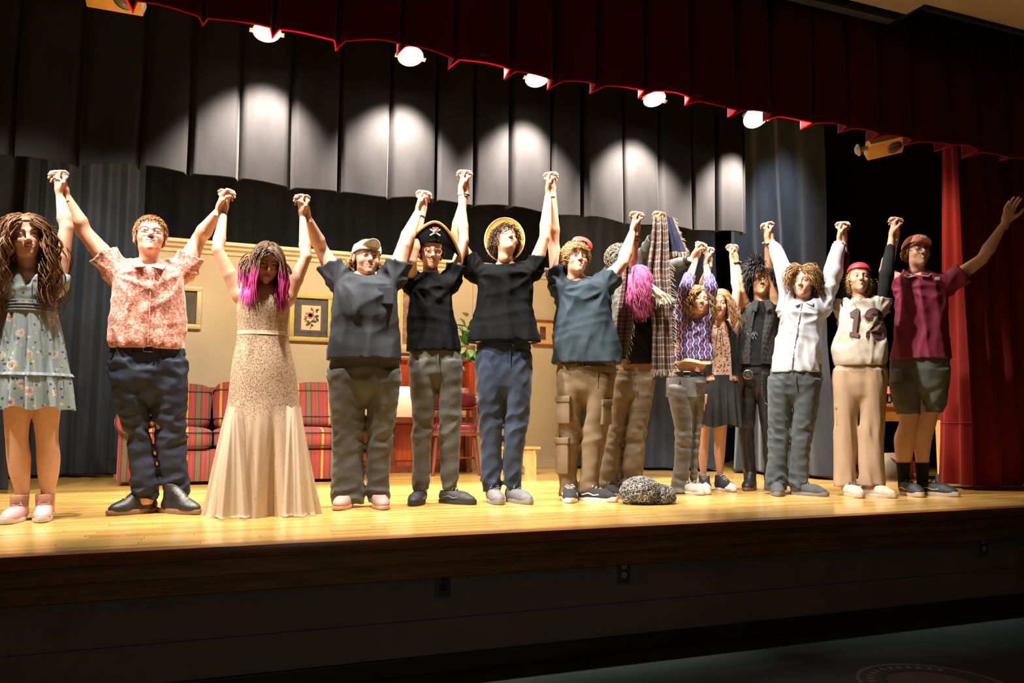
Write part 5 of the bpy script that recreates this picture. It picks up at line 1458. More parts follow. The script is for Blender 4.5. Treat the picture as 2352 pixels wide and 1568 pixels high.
def arm_setup():
    for k in CL:
        P = CLW[k]; v = (P-CAM)*np.array([1, 1, 0]); v /= np.linalg.norm(v); u = np.array([v[1], -v[0], 0])
        el = []
        for pid, side in ((k, 1), (k+1, 0)):
            e = AR[pid][side][1]; p = PS[pid]; q = p.pt(e[0], e[1], e[2] if len(e) > 2 else 0); el.append(p.B+p.W2L.T@q)
        dirs = [(P-e)/np.linalg.norm(P-e) for e in el]
        z = dirs[0]+dirs[1]+np.array([0, 0, .8]); z = z/np.linalg.norm(z)
        tw = R_([0, 14, -10, 18, -14, 8, -12, 10, 20, -8, 12, -16, 10, -12, 16][k]); uu = u*math.cos(tw)+v*math.sin(tw)
        for pid, side, sg in ((k, 1, -1), (k+1, 0, 1)):
            p = PS[pid]; W = P+uu*sg*.0165-z*.062+v*(.006*sg)
            l = lambda a: p.W2L@a
            S, E = AR[pid][side]
            ch = arm_chain(p.pt(S[0], S[1], .01), p.pt(E[0], E[1], E[2] if len(E) > 2 else 0), p.loc(W-z*.02))
            hand = place(HANDS['clasp'], p.loc(W), l(z), l(-uu*sg), {1: .95, 3: .92, 10: .9, 11: .9}.get(pid, 1.02), mirror=(sg == 1))
            p.__dict__.setdefault('arms', {})[side] = (ch, hand)
    p = PS[1]; S, E = AR[1][0]; W = p.pt(-80, 455); p.arms[0] = (arm_chain(p.pt(*S, .01), p.pt(*E), W), place(HANDS['clasp'], W+np.array([-.01, 0, .02]), (-.1, 0, 1), (-1, 0, 0), .95, True))
    p = PS[15]; S, E = AR[15][1]; W = p.pt(2308, 512); p.arms[1] = (arm_chain(p.pt(*S, .01), p.pt(*E), W), place(HANDS['open'], W+np.array([.008, 0, .012]), (.30, -.10, 1), (.55, -1, .1), 1.12, True))
arm_setup()
def chains(p): return [p.arms[0][0], p.arms[1][0]]
def hands(p): return [p.arms[0][1], p.arms[1][1]]
def setT(p, rows, ratio, **kw):
    T = p.rows(rows, ratio, **kw); p.T = T; p.trows = np.array(sorted(T)); return T
def body(p, torso, legs, **kw):
    return build_body(p, chains(p), legs, torso, hands(p), **kw)
def feet(p, xs, heads, style, cu, cs, cl, ys=(0, 0), **kw):
    for x, h, y in zip(xs, heads, ys):
        q = p.pt(x, 1000); make_shoe(p.e, (q[0], y), R_(h), style, cu, cs, cl, **kw)
def leg_skin(p, rows, ratio=.98, dv=0.0, foot=0.03):
    R = p.rows(rows, ratio, dv=dv); z = min(r[0] for r in R); r = min(R, key=lambda q: q[0]); return R+[(foot, r[1], r[2], r[3]*.95, r[4])] if z > foot+.01 else R
def inner(p, rows, d=.014): return shrink_rows(rows, d)
BRN = (.045, .022, .012)

# ---- 1 floral dress
def p1():
    p = PS[1]
    T = setT(p, [(625, 40, 92), (640, 18, 122), (665, 14, 134), (700, 22, 126), (712, 22, 127), (760, 14, 138), (830, 6, 146), (890, 4, 148)], .66, bmin=.07)
    legs = [leg_skin(p, [(900, 4, 72), (925, 5, 68), (970, 8, 67), (1010, 12, 65), (1050, 14, 71), (1090, 20, 70), (1120, 32, 69), (1150, 36, 67)]),
            leg_skin(p, [(900, 72, 144), (925, 74, 142), (970, 78, 136), (1010, 82, 134), (1050, 84, 140), (1090, 86, 136), (1120, 92, 128), (1150, 95, 127)])]
    body(p, inner(p, T), legs, hc=dict(brow=(.10, .05, .03), lip=(.50, .14, .13), openness=.55, mouth='smile'))
    fm = spots('floral_print', (.25, .31, .335), [(9, .26, (.50, .46, .38), 0), (9, .17, (.46, .20, .19), 0), (9, .07, (.10, .05, .06), 0), (26, .22, (.06, .075, .07), 3.1), (17, .20, (.30, .34, .12), 7.7), (21, .18, (.50, .47, .42), 5.2)])
    bod = build_top(p, p.rows([(632, 30, 108), (645, 18, 124), (665, 13, 137), (700, 20, 129), (716, 19, 131)], .68, bmin=.085), chains(p), fm, frac=(.16, .16), sgrow=.014, flare=.0, name='bodice', seed=11, amp=.006, f=26, pipe=.002, drag=.004, neck=.085, vneck=.09, hollow=False)
    sk = p.rows([(700, 19, 130), (712, 19, 131), (730, 12, 136), (780, 4, 146), (830, -3, 154), (856, -7, 158), (864, -11, 163), (900, -14, 166), (938, -16, 168)], .72, bmin=.09)
    rg = np.random.default_rng(3); ph = rg.random(4)*6
    def fold(i, t):
        a = .020*i; return a*(math.sin(11*t+ph[0])+.6*math.sin(19*t+ph[1]+2*i)+.4*math.sin(31*t+ph[2])), .010*i*math.sin(7*t+ph[3])
    skirt = ring_loft('skirt', resample(sk, 34), fm, p.e, 150, fold)
    def fold2(i, t): return fold(.78, t)[0]+.004
    zt = p.pt(75, 860)[2]; R = np.array(sorted(sk)); g = lambda z, k: float(np.interp(z, R[:, 0], R[:, k]))
    ring_loft('tier_seam', [(z, g(z, 1), g(z, 2), g(z, 3)+.004, g(z, 4)+.004) for z in (zt+.008, zt, zt-.008)], cloth('seam_grey', (.30, .35, .37)), skirt, 150, fold2)
    for y in (694, 701, 708, 715):
        z = p.pt(75, y)[2]; MB().tube([(g(z, 1)+(g(z, 3)+.006)*math.cos(t), g(z, 2)+(g(z, 4)+.006)*math.sin(t), z) for t in np.linspace(0, 6.283, 50)], .003, 5, False).build('smocking', cloth('smock_pale', (.22, .27, .29)), skirt, smooth=True)
    cap_obj(p, (.10, .05, .025))
    hair_obj(p, 'hair', grow_hair(p, 1485, .56, 0.0039, 101, curl=.020, cfreq=2.6, lift=.06, stiff=.35, grav=1.5, steps=16, lenvar=.3), (.05, .024, .012), (.26, .12, .05))
    pk = cloth('pink_knit', (.62, .36, .36), .1, .7, .3, 90)
    feet(p, (54, 111), (-18, -4), 'low', pk, white_sole, mat('pink_lace', (.55, .25, .30), .7), scale=.93, ys=(-.03, -.02))
    for x, y in ((54, -.03), (111, -.02)):
        q = p.pt(x, 1000); MB().lathe([(.040, .07), (.044, .09), (.046, .13), (.043, .135)], c=(q[0], y, 0), n=18).build('sock', cloth('tan_sock', (.42, .22, .14), .2), p.e, smooth=True)
p1()

# ---- 2 coral shirt
def p2():
    p = PS[2]
    T = setT(p, [(603, 312, 376), (612, 282, 405), (628, 262, 424), (660, 252, 429), (720, 250, 428), (770, 248, 429), (792, 247, 429), (803, 254, 424)], .72, bmax=.19)
    pel = [(796, 256, 422), (830, 249, 430), (870, 249, 432), (900, 258, 430)]
    la = [(865, 250, 344), (920, 262, 343), (960, 275, 345), (1000, 288, 348), (1050, 295, 356), (1090, 298, 362), (1125, 302, 366), (1146, 306, 362)]
    lb = [(865, 338, 432), (920, 344, 431), (960, 348, 430), (1000, 352, 429), (1050, 360, 429), (1080, 366, 432), (1110, 374, 438), (1138, 380, 434)]
    nv = cloth('navy_twill', (.030, .036, .055), .25, .55, .3, 40)
    o, Pr, Ls = build_pants(p, pel, [la, lb], nv, seed=21, amp=.012, f=15)
    for i in (0, 1): pass
    body(p, inner(p, T, .03)+inner(p, Pr, .02)[:0], [inner(p, L_, .018)+[(.05, sorted(L_)[0][1], 0, .04, .04)] for L_ in Ls], hc=dict(brow=(.32, .16, .08), lip=(.48, .20, .17), openness=.75))
    m, nt, b = _new('crushed_coral_velvet')
    tc = N(nt, 'ShaderNodeTexCoord'); n1 = N(nt, 'ShaderNodeTexNoise', i_Scale=75.0, i_Detail=4.0, i_Distortion=1.0); L(nt, tc, 'Object', n1, 'Vector')
    r = ramp(nt, [(.38, (.34, .07, .045)), (.50, (.50, .16, .11)), (.60, (.68, .40, .31))]); L(nt, n1, 0, r, 0); L(nt, r, 0, b, 'Base Color'); b.inputs['Roughness'].default_value = .6; b.inputs['Sheen Weight'].default_value = .4
    bp = N(nt, 'ShaderNodeBump', i_Strength=.4, i_Distance=.006); L(nt, n1, 0, bp, 'Height'); L(nt, bp, 0, b, 'Normal')
    zh = p.pt(340, 790)[2]
    sh = build_top(p, T, chains(p), m, frac=(.42, .42), sgrow=.026, flare=.016, seed=23, amp=.010, f=15, neck=.070, vneck=.03, zfun=lambda Z: (.6+1.2*np.exp(-((Z-zh)/.06)**2)).astype(F4))
    # collar leaves, placket and breast pocket edge
    for s in (-1, 1):
        a, b_, c_, d_ = p.NB+np.array([s*.062, -.015, .035]), p.NB+np.array([s*.112, -.06, .010]), p.NB+np.array([s*.072, -.195, -.055]), p.NB+np.array([s*.016, -.185, -.045])
        q = [a, b_, c_, d_]; V = [tuple(x) for x in q]+[tuple(x+np.array([0, .004, -.006])) for x in q]
        mesh_obj('collar_leaf', V, [(0, 1, 2, 3), (7, 6, 5, 4), (0, 4, 5, 1), (1, 5, 6, 2), (2, 6, 7, 3), (3, 7, 4, 0)], m, sh, smooth=False)
    R = p.trows
    def front(x, z): return float(np.interp(z, R[:, 0], R[:, 2])-np.interp(z, R[:, 0], R[:, 4])*math.sqrt(max(.05, 1-((x-np.interp(z, R[:, 0], R[:, 1]))/np.interp(z, R[:, 0], R[:, 3]))**2)))
    xc = p.pt(345, 700)[0]; zs = np.linspace(p.pt(345, 640)[2], p.pt(345, 795)[2], 12)
    MB().tube([(xc, front(xc, z)-.004, z) for z in zs], .0035, 5).build('placket', m, sh, smooth=True)
    for z in zs[1::3]: MB().lathe([(.006, 0), (.005, -.004)], c=(xc+.012, front(xc, z)-.010, z), n=10, axis='y').build('button', mat('shirt_button', (.6, .4, .33), .3), sh)
    belt(p, Pr, blackl, p.pt(340, 805)[2], .036, .006, silver)
    for s, x in ((0, 272), (1, 300), (2, 375), (3, 410)):
        z = p.pt(340, 806)[2]; q = p.pt(x, 806); Ra = np.array(sorted(Pr)); a = float(np.interp(z, Ra[:, 0], Ra[:, 3])); b_ = float(np.interp(z, Ra[:, 0], Ra[:, 4])); cx = float(np.interp(z, Ra[:, 0], Ra[:, 1]))
        y = -b_*math.sqrt(max(.05, 1-((q[0]-cx)/a)**2))-.018; MB().box((q[0]-.008, y, z-.03), (q[0]+.008, y+.012, z+.026), .002).build('belt_loop', nv, o)
    cap_obj(p, (.30, .13, .05), grow=.004)
    hair_obj(p, 'hair', grow_hair(p, 2200, .030, .0018, 102, lift=.22, grav=.2, part=False, forward=.6, steps=5, push=False, stiff=.7), (.24, .10, .04), (.46, .24, .10))
    glasses(p, mat('glasses_wire', (.10, .04, .035), .3, metal=.4))
    bt = blackl; ws = mat('gum_welt', (.24, .13, .075), .6)
    feet(p, (340, 402), (-62, 42), 'boot', bt, ws, mat('yellow_lace', (.62, .42, .06), .6), heel=True, scale=1.0, ys=(.02, -.04))
p2()

# ---- 3 sequin gown
def p3():
    p = PS[3]
    rows = [(668, 560, 652), (682, 546, 664), (705, 541, 667), (735, 544, 663), (765, 547, 659), (800, 540, 668), (840, 531, 678), (880, 527, 683), (930, 522, 689), (980, 511, 698), (1040, 501, 703), (1100, 491, 709), (1150, 483, 715), (1190, 476, 720)]
    T = setT(p, [(655, 580, 634), (668, 556, 655)]+rows[1:8], .68, bmin=.07)
    legs = [leg_skin(p, [(860, 540, 604), (930, 550, 602), (1000, 555, 600), (1080, 560, 598), (1150, 570, 596)]), leg_skin(p, [(860, 604, 670), (930, 606, 662), (1000, 606, 656), (1080, 608, 650), (1150, 612, 640)])]
    body(p, inner(p, T, .010), legs, hc=dict(brow=(.05, .025, .015), lip=(.42, .12, .10), openness=.6))
    m, nt, b = _new('champagne_sequins')
    tc = N(nt, 'ShaderNodeTexCoord'); sp = N(nt, 'ShaderNodeSeparateXYZ'); L(nt, tc, 'Object', sp, 0)
    mp = N(nt, 'ShaderNodeMapping'); mp.inputs['Scale'].default_value = (1, 1, .55); L(nt, tc, 'Object', mp, 0)
    v = N(nt, 'ShaderNodeTexVoronoi', i_Scale=210.0); L(nt, mp, 0, v, 'Vector')
    zt, zb_ = p.pt(600, 905)[2], p.pt(600, 975)[2]
    # coverage: dense on bodice and hips, thinning to scattered sequins on the tulle
    mr = N(nt, 'ShaderNodeMapRange'); mr.inputs[1].default_value = zb_; mr.inputs[2].default_value = zt; mr.inputs[3].default_value = .03; mr.inputs[4].default_value = .92; L(nt, sp, 2, mr, 0)
    sx = N(nt, 'ShaderNodeSeparateColor'); L(nt, v, 'Color', sx, 0)
    lt = N(nt, 'ShaderNodeMath', operation='LESS_THAN'); L(nt, sx, 0, lt, 0); L(nt, mr, 0, lt, 1)
    dd = N(nt, 'ShaderNodeMath', operation='LESS_THAN'); L(nt, v, 'Distance', dd, 0); dd.inputs[1].default_value = .46
    mu = N(nt, 'ShaderNodeMath', operation='MULTIPLY'); L(nt, lt, 0, mu, 0); L(nt, dd, 0, mu, 1)
    rs = ramp(nt, [(.0, (.25, .125, .07)), (.4, (.34, .18, .10)), (.8, (.46, .27, .16)), (1, (.95, .82, .62))]); L(nt, sx, 1, rs, 0)
    mx = N(nt, 'ShaderNodeMix', data_type='RGBA'); L(nt, mu, 0, mx, 0); mx.inputs[6].default_value = (.44, .31, .21, 1); L(nt, rs, 0, mx, 7); L(nt, mx, 2, b, 'Base Color')
    mm = N(nt, 'ShaderNodeMath', operation='MULTIPLY'); L(nt, mu, 0, mm, 0); mm.inputs[1].default_value = .45; L(nt, mm, 0, b, 'Metallic')
    rr = N(nt, 'ShaderNodeMapRange'); rr.inputs[3].default_value = .7; rr.inputs[4].default_value = .28; L(nt, mu, 0, rr, 0); L(nt, rr, 0, b, 'Roughness')
    vb = N(nt, 'ShaderNodeMix', data_type='RGBA'); L(nt, mu, 0, vb, 0); vb.inputs[6].default_value = (.5, .5, .5, 1); L(nt, v, 'Color', vb, 7)
    bp = N(nt, 'ShaderNodeBump', i_Strength=.7, i_Distance=.006); L(nt, vb, 2, bp, 'Height'); L(nt, bp, 0, b, 'Normal')
    up = p.rows(rows, .72, bmin=.075, bmax=.30)
    rg = np.random.default_rng(5); ph = rg.random(6)*6
    def fold(i, t):
        k = max(0, (i-.50)/.5); a = .040*k**1.2
        return a*(math.sin(9*t+ph[0])+.55*math.sin(15*t+ph[1]+1.5*i)+.35*math.sin(27*t+ph[2])), .008*k*math.sin(5*t+ph[3])
    gown = ring_loft('gown', resample(up, 70), m, p.e, 170, fold)
    # sheer over-panels of tulle
    mt, nt, b = _new('champagne_tulle'); b.inputs['Base Color'].default_value = (.66, .57, .45, 1); b.inputs['Roughness'].default_value = .8; b.inputs['Alpha'].default_value = .55
    tcx = N(nt, 'ShaderNodeTexCoord'); vv = N(nt, 'ShaderNodeTexVoronoi', i_Scale=30.0); L(nt, tcx, 'Object', vv, 'Vector'); ltt = N(nt, 'ShaderNodeMath', operation='LESS_THAN'); ltt.inputs[1].default_value = .16; L(nt, vv, 'Distance', ltt, 0)
    al = N(nt, 'ShaderNodeMapRange'); al.inputs[3].default_value = .50; al.inputs[4].default_value = 1.0; L(nt, ltt, 0, al, 0); L(nt, al, 0, b, 'Alpha')
    cmx = N(nt, 'ShaderNodeMix', data_type='RGBA'); L(nt, ltt, 0, cmx, 0); cmx.inputs[6].default_value = (.66, .57, .45, 1); cmx.inputs[7].default_value = (.55, .30, .18, 1); L(nt, cmx, 2, b, 'Base Color')
    for s, (x0_, x1_) in ((-1, (524, 575)), (1, (640, 690))):
        V = []; nu, nv = 40, 40; cxs = (x0_+x1_)/2
        for i in range(nv):
            f = i/(nv-1); y = 935+f*(1192-935)
            if s < 0: a, c_ = 526-f*52, 556+f*52
            else: a, c_ = 655-f*30, 690+f*32
            for j in range(nu):
                t = j/(nu-1); q = p.pt(a+(c_-a)*t, y)
                wv = .030*f*math.sin(t*17+ph[4]*s)+.018*f*math.sin(t*31+ph[5])
                dep = -(.10+.09*f)*math.sin(math.pi*(.12+.76*t))-.05*(1-f)-.06*f
                V.append((q[0], dep+wv-.02, max(.012, q[2]+.006*math.sin(t*13))))
        F = []
        for i in range(nv-1):
            for j in range(nu-1): a = i*nu+j; F.append((a, a+1, a+1+nu, a+nu))
        mesh_obj('tulle_panel', V, F, mt, gown)
    z = p.pt(603, 766)[2]; R = np.array(sorted(up)); g = lambda zz, k: float(np.interp(zz, R[:, 0], R[:, k]))
    ring_loft('waist_ribbon', [(zz, g(zz, 1), g(zz, 2), g(zz, 3)+.005, g(zz, 4)+.005) for zz in (z+.012, z, z-.012)], mat('satin_ribbon', (.66, .52, .40), .35, .05), gown, 70)
    st_ = cloth('strap_sequin', (.60, .40, .28), .4, .4, .6, 160)
    for s in (-1, 1):
        MB().tube([p.NB+np.array([s*.075, -.085, -.095]), p.NB+np.array([s*.082, -.055, -.02]), p.NB+np.array([s*.080, .0, .012]), p.NB+np.array([s*.07, .06, -.02])], .014, 10).build('strap', st_, gown, smooth=True)
    MB().tube([p.NB+np.array([x, -.072-.012*(1-abs(x)/.06), -.01-.075*(1-(abs(x)/.06)**2)**.8]) for x in np.linspace(-.06, .06, 15)], .0022, 5).build('necklace', mat('gold_chain', (.8, .6, .3), .3, metal=1.0), p.e)
    q = p.loc(CLW[2]); MB().tube([q+np.array([.022*math.cos(a)-.008, .012*math.sin(a), .045+.010*math.sin(a)]) for a in np.linspace(0, 6.283, 21)], .0028, 6, False).build('hair_tie', mat('green_elastic', (.02, .42, .22), .5), p.e, smooth=True)
    cap_obj(p, (.06, .03, .018))
    hair_obj(p, 'hair', grow_hair(p, 1440, .34, 0.0034, 103, curl=.006, cfreq=1.5, lift=.02, stiff=.28, grav=2.2, steps=13, lenvar=.25), (.035, .016, .010), (.17, .085, .05), tip=(.55, .05, .24), tipat=.42)
p3()
def simple_legs(p, Ls, d=.016): return [inner(p, L_, d)+[(.05, sorted(L_)[0][1], sorted(L_)[0][2], .036, .04)] for L_ in Ls]
def waistband(p, Pr, m, ypx, h=.034, grow=.005, par=None):
    z = p.pt(1000, ypx)[2]; R = np.array(sorted(Pr)); g = lambda zz, k: float(np.interp(zz, R[:, 0], R[:, k]))
    return ring_loft('waistband', [(zz, g(zz, 1), g(zz, 2), g(zz, 3)+grow, g(zz, 4)+grow) for zz in np.linspace(z+h/2, z-h/2, 4)], m, par or p.e, 60, thick=.006)
def fly(p, Pr, m, x, y0, y1, par):
    R = np.array(sorted(Pr)); pts = []
    for y in np.linspace(y0, y1, 7):
        q = p.pt(x, y); z = q[2]; a = float(np.interp(z, R[:, 0], R[:, 3])); b = float(np.interp(z, R[:, 0], R[:, 4])); cx = float(np.interp(z, R[:, 0], R[:, 1]))
        pts.append((q[0], -b*math.sqrt(max(.1, 1-((q[0]-cx)/a)**2))-.006, z))
    MB().tube(pts, .004, 5).build('fly', m, par, smooth=True)
def neckband(p, m, par, r=.058, drop=.022):
    pts = [p.NB+np.array([r*1.08*math.cos(t), -.012+r*math.sin(t), -drop+.022+.028*math.sin(t)]) for t in np.linspace(0, 6.283, 33)]
    MB().tube(pts, .0065, 6, False).build('neckband', m, par, smooth=True)

# ---- 4 visor, charcoal tee
def p4():
    p = PS[4]
    T = setT(p, [(630, 800, 876), (638, 782, 895), (650, 770, 908), (680, 764, 913), (720, 764, 914), (760, 758, 918), (795, 752, 922), (828, 751, 924)], .78, bmax=.20)
    zc_ = p.pt(838, 700)[2]
    T = [(r[0], r[1], r[2]-.035*math.exp(-((r[0]-zc_)/.09)**2), r[3], r[4]+.015*math.exp(-((r[0]-zc_)/.09)**2)) for r in T]
    dn = denim('faded_grey_denim', (.058, .058, .055), .5)
    o, Pr, Ls = build_pants(p, [(818, 758, 916), (850, 751, 920), (875, 752, 920), (898, 756, 918)], [[(868, 752, 842), (930, 755, 842), (990, 762, 838), (1050, 764, 836), (1100, 760, 837), (1156, 757, 838)], [(868, 836, 920), (930, 840, 914), (990, 841, 905), (1050, 841, 897), (1100, 842, 894), (1152, 843, 895)]], dn, seed=41, amp=.007, ratio=.9, name='jeans')
    fly(p, Pr, dn, 872, 835, 872, o)
    body(p, inner(p, T, .03), simple_legs(p, Ls, .02), hc=dict(brow=(.30, .18, .10), lip=(.50, .20, .17), openness=.6))
    cm_ = cloth('charcoal_jersey', (.036, .039, .047), .18, .85, .3, 22)
    sh = build_top(p, T, chains(p), cm_, frac=(.50, .48), sgrow=.028, flare=.022, seed=43, amp=.008, f=14, name='tee_shirt')
    neckband(p, cm_, sh)
    R = p.trows; q0, q1 = p.pt(868, 668), p.pt(902, 706)
    bq = float(np.interp(q0[2], R[:, 0], R[:, 4]))
    MB().box((q0[0], -bq-.030, q1[2]), (q1[0], -bq*.72, q0[2]), .003).xf(Matrix.Translation((0, 0.012, 0))).build('pocket', cm_, sh)
    cap_obj(p, (.30, .17, .08), grow=.005)
    hair_obj(p, 'hair', grow_hair(p, 765, .15, 0.0033, 104, curl=.008, lift=.05, grav=.9, part=False, keep=lambda q: q[1] > .06 and q[2] < .04, steps=9, push=False), (.26, .14, .06), (.50, .30, .14))
    vm = mat('cream_visor', (.62, .56, .47), .8, .06, 20, .2, 150)
    V, F = hair_cap(None, .014, [.040, .038, .034, .030, .026, .024, .022]); keep = V[:, 2] < .088
    F = np.array([f for f in F if keep[f].all()]); V = p.HO+(V*p.hs)@p.HR.T
    band = mesh_obj('visor', V, F, vm, p.e)
    brim(p, vm, band, 0, .040, .080, .0, up=.055)
    feet(p, (800, 872), (-14, 8), 'slip', mat('dusty_pink_canvas', (.42, .24, .21), .75, .1), mat('pink_foxing', (.55, .33, .28), .6), None, ys=(-.02, -.02), scale=1.03)
def brim(p, m, parent, yaw, z0, ln, drop=.022, wid=.082, name='brim', up=0.0):
    """curved cap peak in head space; yaw 0 = over the face, pi = backward"""
    V = []; F = []; nu, nv = 22, 7; R = np.array(Matrix.Rotation(yaw, 3, 'Z'))
    for k in (0, 1):
        for i in range(nv):
            f = i/(nv-1)
            for j in range(nu):
                a = math.pi*(.06+.88*j/(nu-1)); x = math.cos(a); y = math.sin(a)
                rx, ry = wid*(1-.04*f), .088+ln*f*(y**.5)
                q = np.array([rx*x, -ry*y+.010, z0-drop*f-.030*x*x+up*f-k*.004]); V.append(p.hpt(R@q))
    n = nu*nv
    for i in range(nv-1):
        for j in range(nu-1):
            a = i*nu+j; F += [(a, a+1, a+1+nu, a+nu), (n+a+nu, n+a+nu+1, n+a+1, n+a)]
    for j in range(nu-1): a = (nv-1)*nu+j; F.append((a, a+1, a+1+n, a+n))
    o = mesh_obj(name, V, F, m, parent); return o
p4()

# ---- 5 pirate hat
def p5():
    p = PS[5]
    T = setT(p, [(630, 966, 1014), (638, 952, 1032), (655, 942, 1044), (700, 939, 1040), (750, 937, 1050), (790, 936, 1060), (808, 936, 1062)], .66, bmin=.09)
    dn = denim('worn_brown_denim', (.062, .060, .054), .55)
    o, Pr, Ls = build_pants(p, [(800, 942, 1056), (830, 938, 1062), (862, 940, 1062)], [[(846, 938, 1006), (900, 942, 1003), (950, 946, 998), (1000, 945, 990), (1050, 948, 988), (1090, 948, 990), (1125, 947, 988)], [(846, 1002, 1062), (900, 1006, 1061), (950, 1008, 1060), (1000, 1010, 1058), (1050, 1010, 1056), (1090, 1012, 1054), (1122, 1014, 1052)]], dn, seed=51, amp=.009, name='jeans')
    fly(p, Pr, dn, 1006, 815, 856, o)
    body(p, inner(p, T, .022), simple_legs(p, Ls), hc=dict(brow=(.16, .08, .05), lip=(.50, .20, .16), openness=.1))
    bm_ = cloth('black_jersey', (.005, .0055, .0065), .25, .85, .3, 24)
    sh = build_top(p, T, chains(p), bm_, frac=(.42, .42), sgrow=.024, flare=.018, seed=53, amp=.007, f=15, name='tee_shirt')
    neckband(p, bm_, sh)
    cap_obj(p, (.06, .03, .02))
    hair_obj(p, 'hair', grow_hair(p, 720, .06, 0.0027, 105, lift=.1, grav=.8, part=False, keep=lambda q: q[2] < .05, steps=6, push=False), (.05, .025, .015), (.12, .06, .03))
    glasses(p, mat('clear_frames', (.55, .38, .30), .25, coat=.5), .023)
    # tricorn-like hat: dark crown, upturned front flap with gold braid
    hm = cloth('hat_black_felt', (.010, .010, .013), .2, .9); gd = mat('gold_braid', (.80, .38, .08), .4, .35, 90, .6, 200, metal=.4)
    V, F = hair_cap(None, .020, [.062]*7); V = p.HO+(V*p.hs)@p.HR.T; hat = mesh_obj('pirate_hat', V, F, hm, p.e)
    n = 40; V = []; F = []; top = []
    for s in (0, 1):
        for i in range(n):
            x = -.20+.40*i/(n-1); ht = .135*max(0.0, 1-abs(x/.205)**1.7); yy = -.088-.02*(1-(x/.2)**2)+.05*(x/.2)**2
            lo_ = p.hpt((x*.96, yy+.006+.008*s, .060-.075*(abs(x)/.2)**2)); hi_ = p.hpt((x, yy-.008+.008*s, .064+ht-.078*(abs(x)/.2)**2))
            V += [lo_, (lo_+hi_)/2+np.array([0, -.004, 0]), hi_]
            if s == 0: top.append(hi_)
    m_ = 3*n
    for s in (0, 1):
        for i in range(n-1):
            for k in (0, 1): a = s*m_+i*3+k; F.append((a, a+3, a+4, a+1) if s == 0 else (a+1, a+4, a+3, a))
    mesh_obj('front_flap', V, F, hm, hat)
    MB().tube(top, .0095, 8).build('gold_trim', gd, hat, smooth=True)
    em_ = MB(); bone = mat('badge_bone', (.62, .58, .55), .5)
    c = p.hpt((0.0, -.122, .135)); em_.lathe([(.004, -.018), (.014, -.010), (.018, .004), (.012, .016), (.003, .020)], c=c, n=12)
    for s in (-1, 1): em_.tube([c+np.array([s*-.034, -.004, -.030]), c+np.array([s*.034, -.004, .012])], .0042, 6)
    em_.build('skull_badge', bone, hat, smooth=True)
    MB().box(p.hpt((-.022, -.132, .146)), p.hpt((.022, -.118, .160))).build('bandana_badge', mat('badge_red', (.35, .03, .05), .6), hat)
    feet(p, (966, 1032), (-12, 52), 'low', mat('black_mesh', (.022, .022, .026), .6, .3, 60, .3, 200), black_sole, black_lace, ys=(-.01, -.01), stripe=mat('grey_trim', (.12, .12, .13), .5))
    MB().lathe([(.031*1, -.006), (.033, 0), (.031, .006)], c=(0, 0, 0), n=20)
p5()

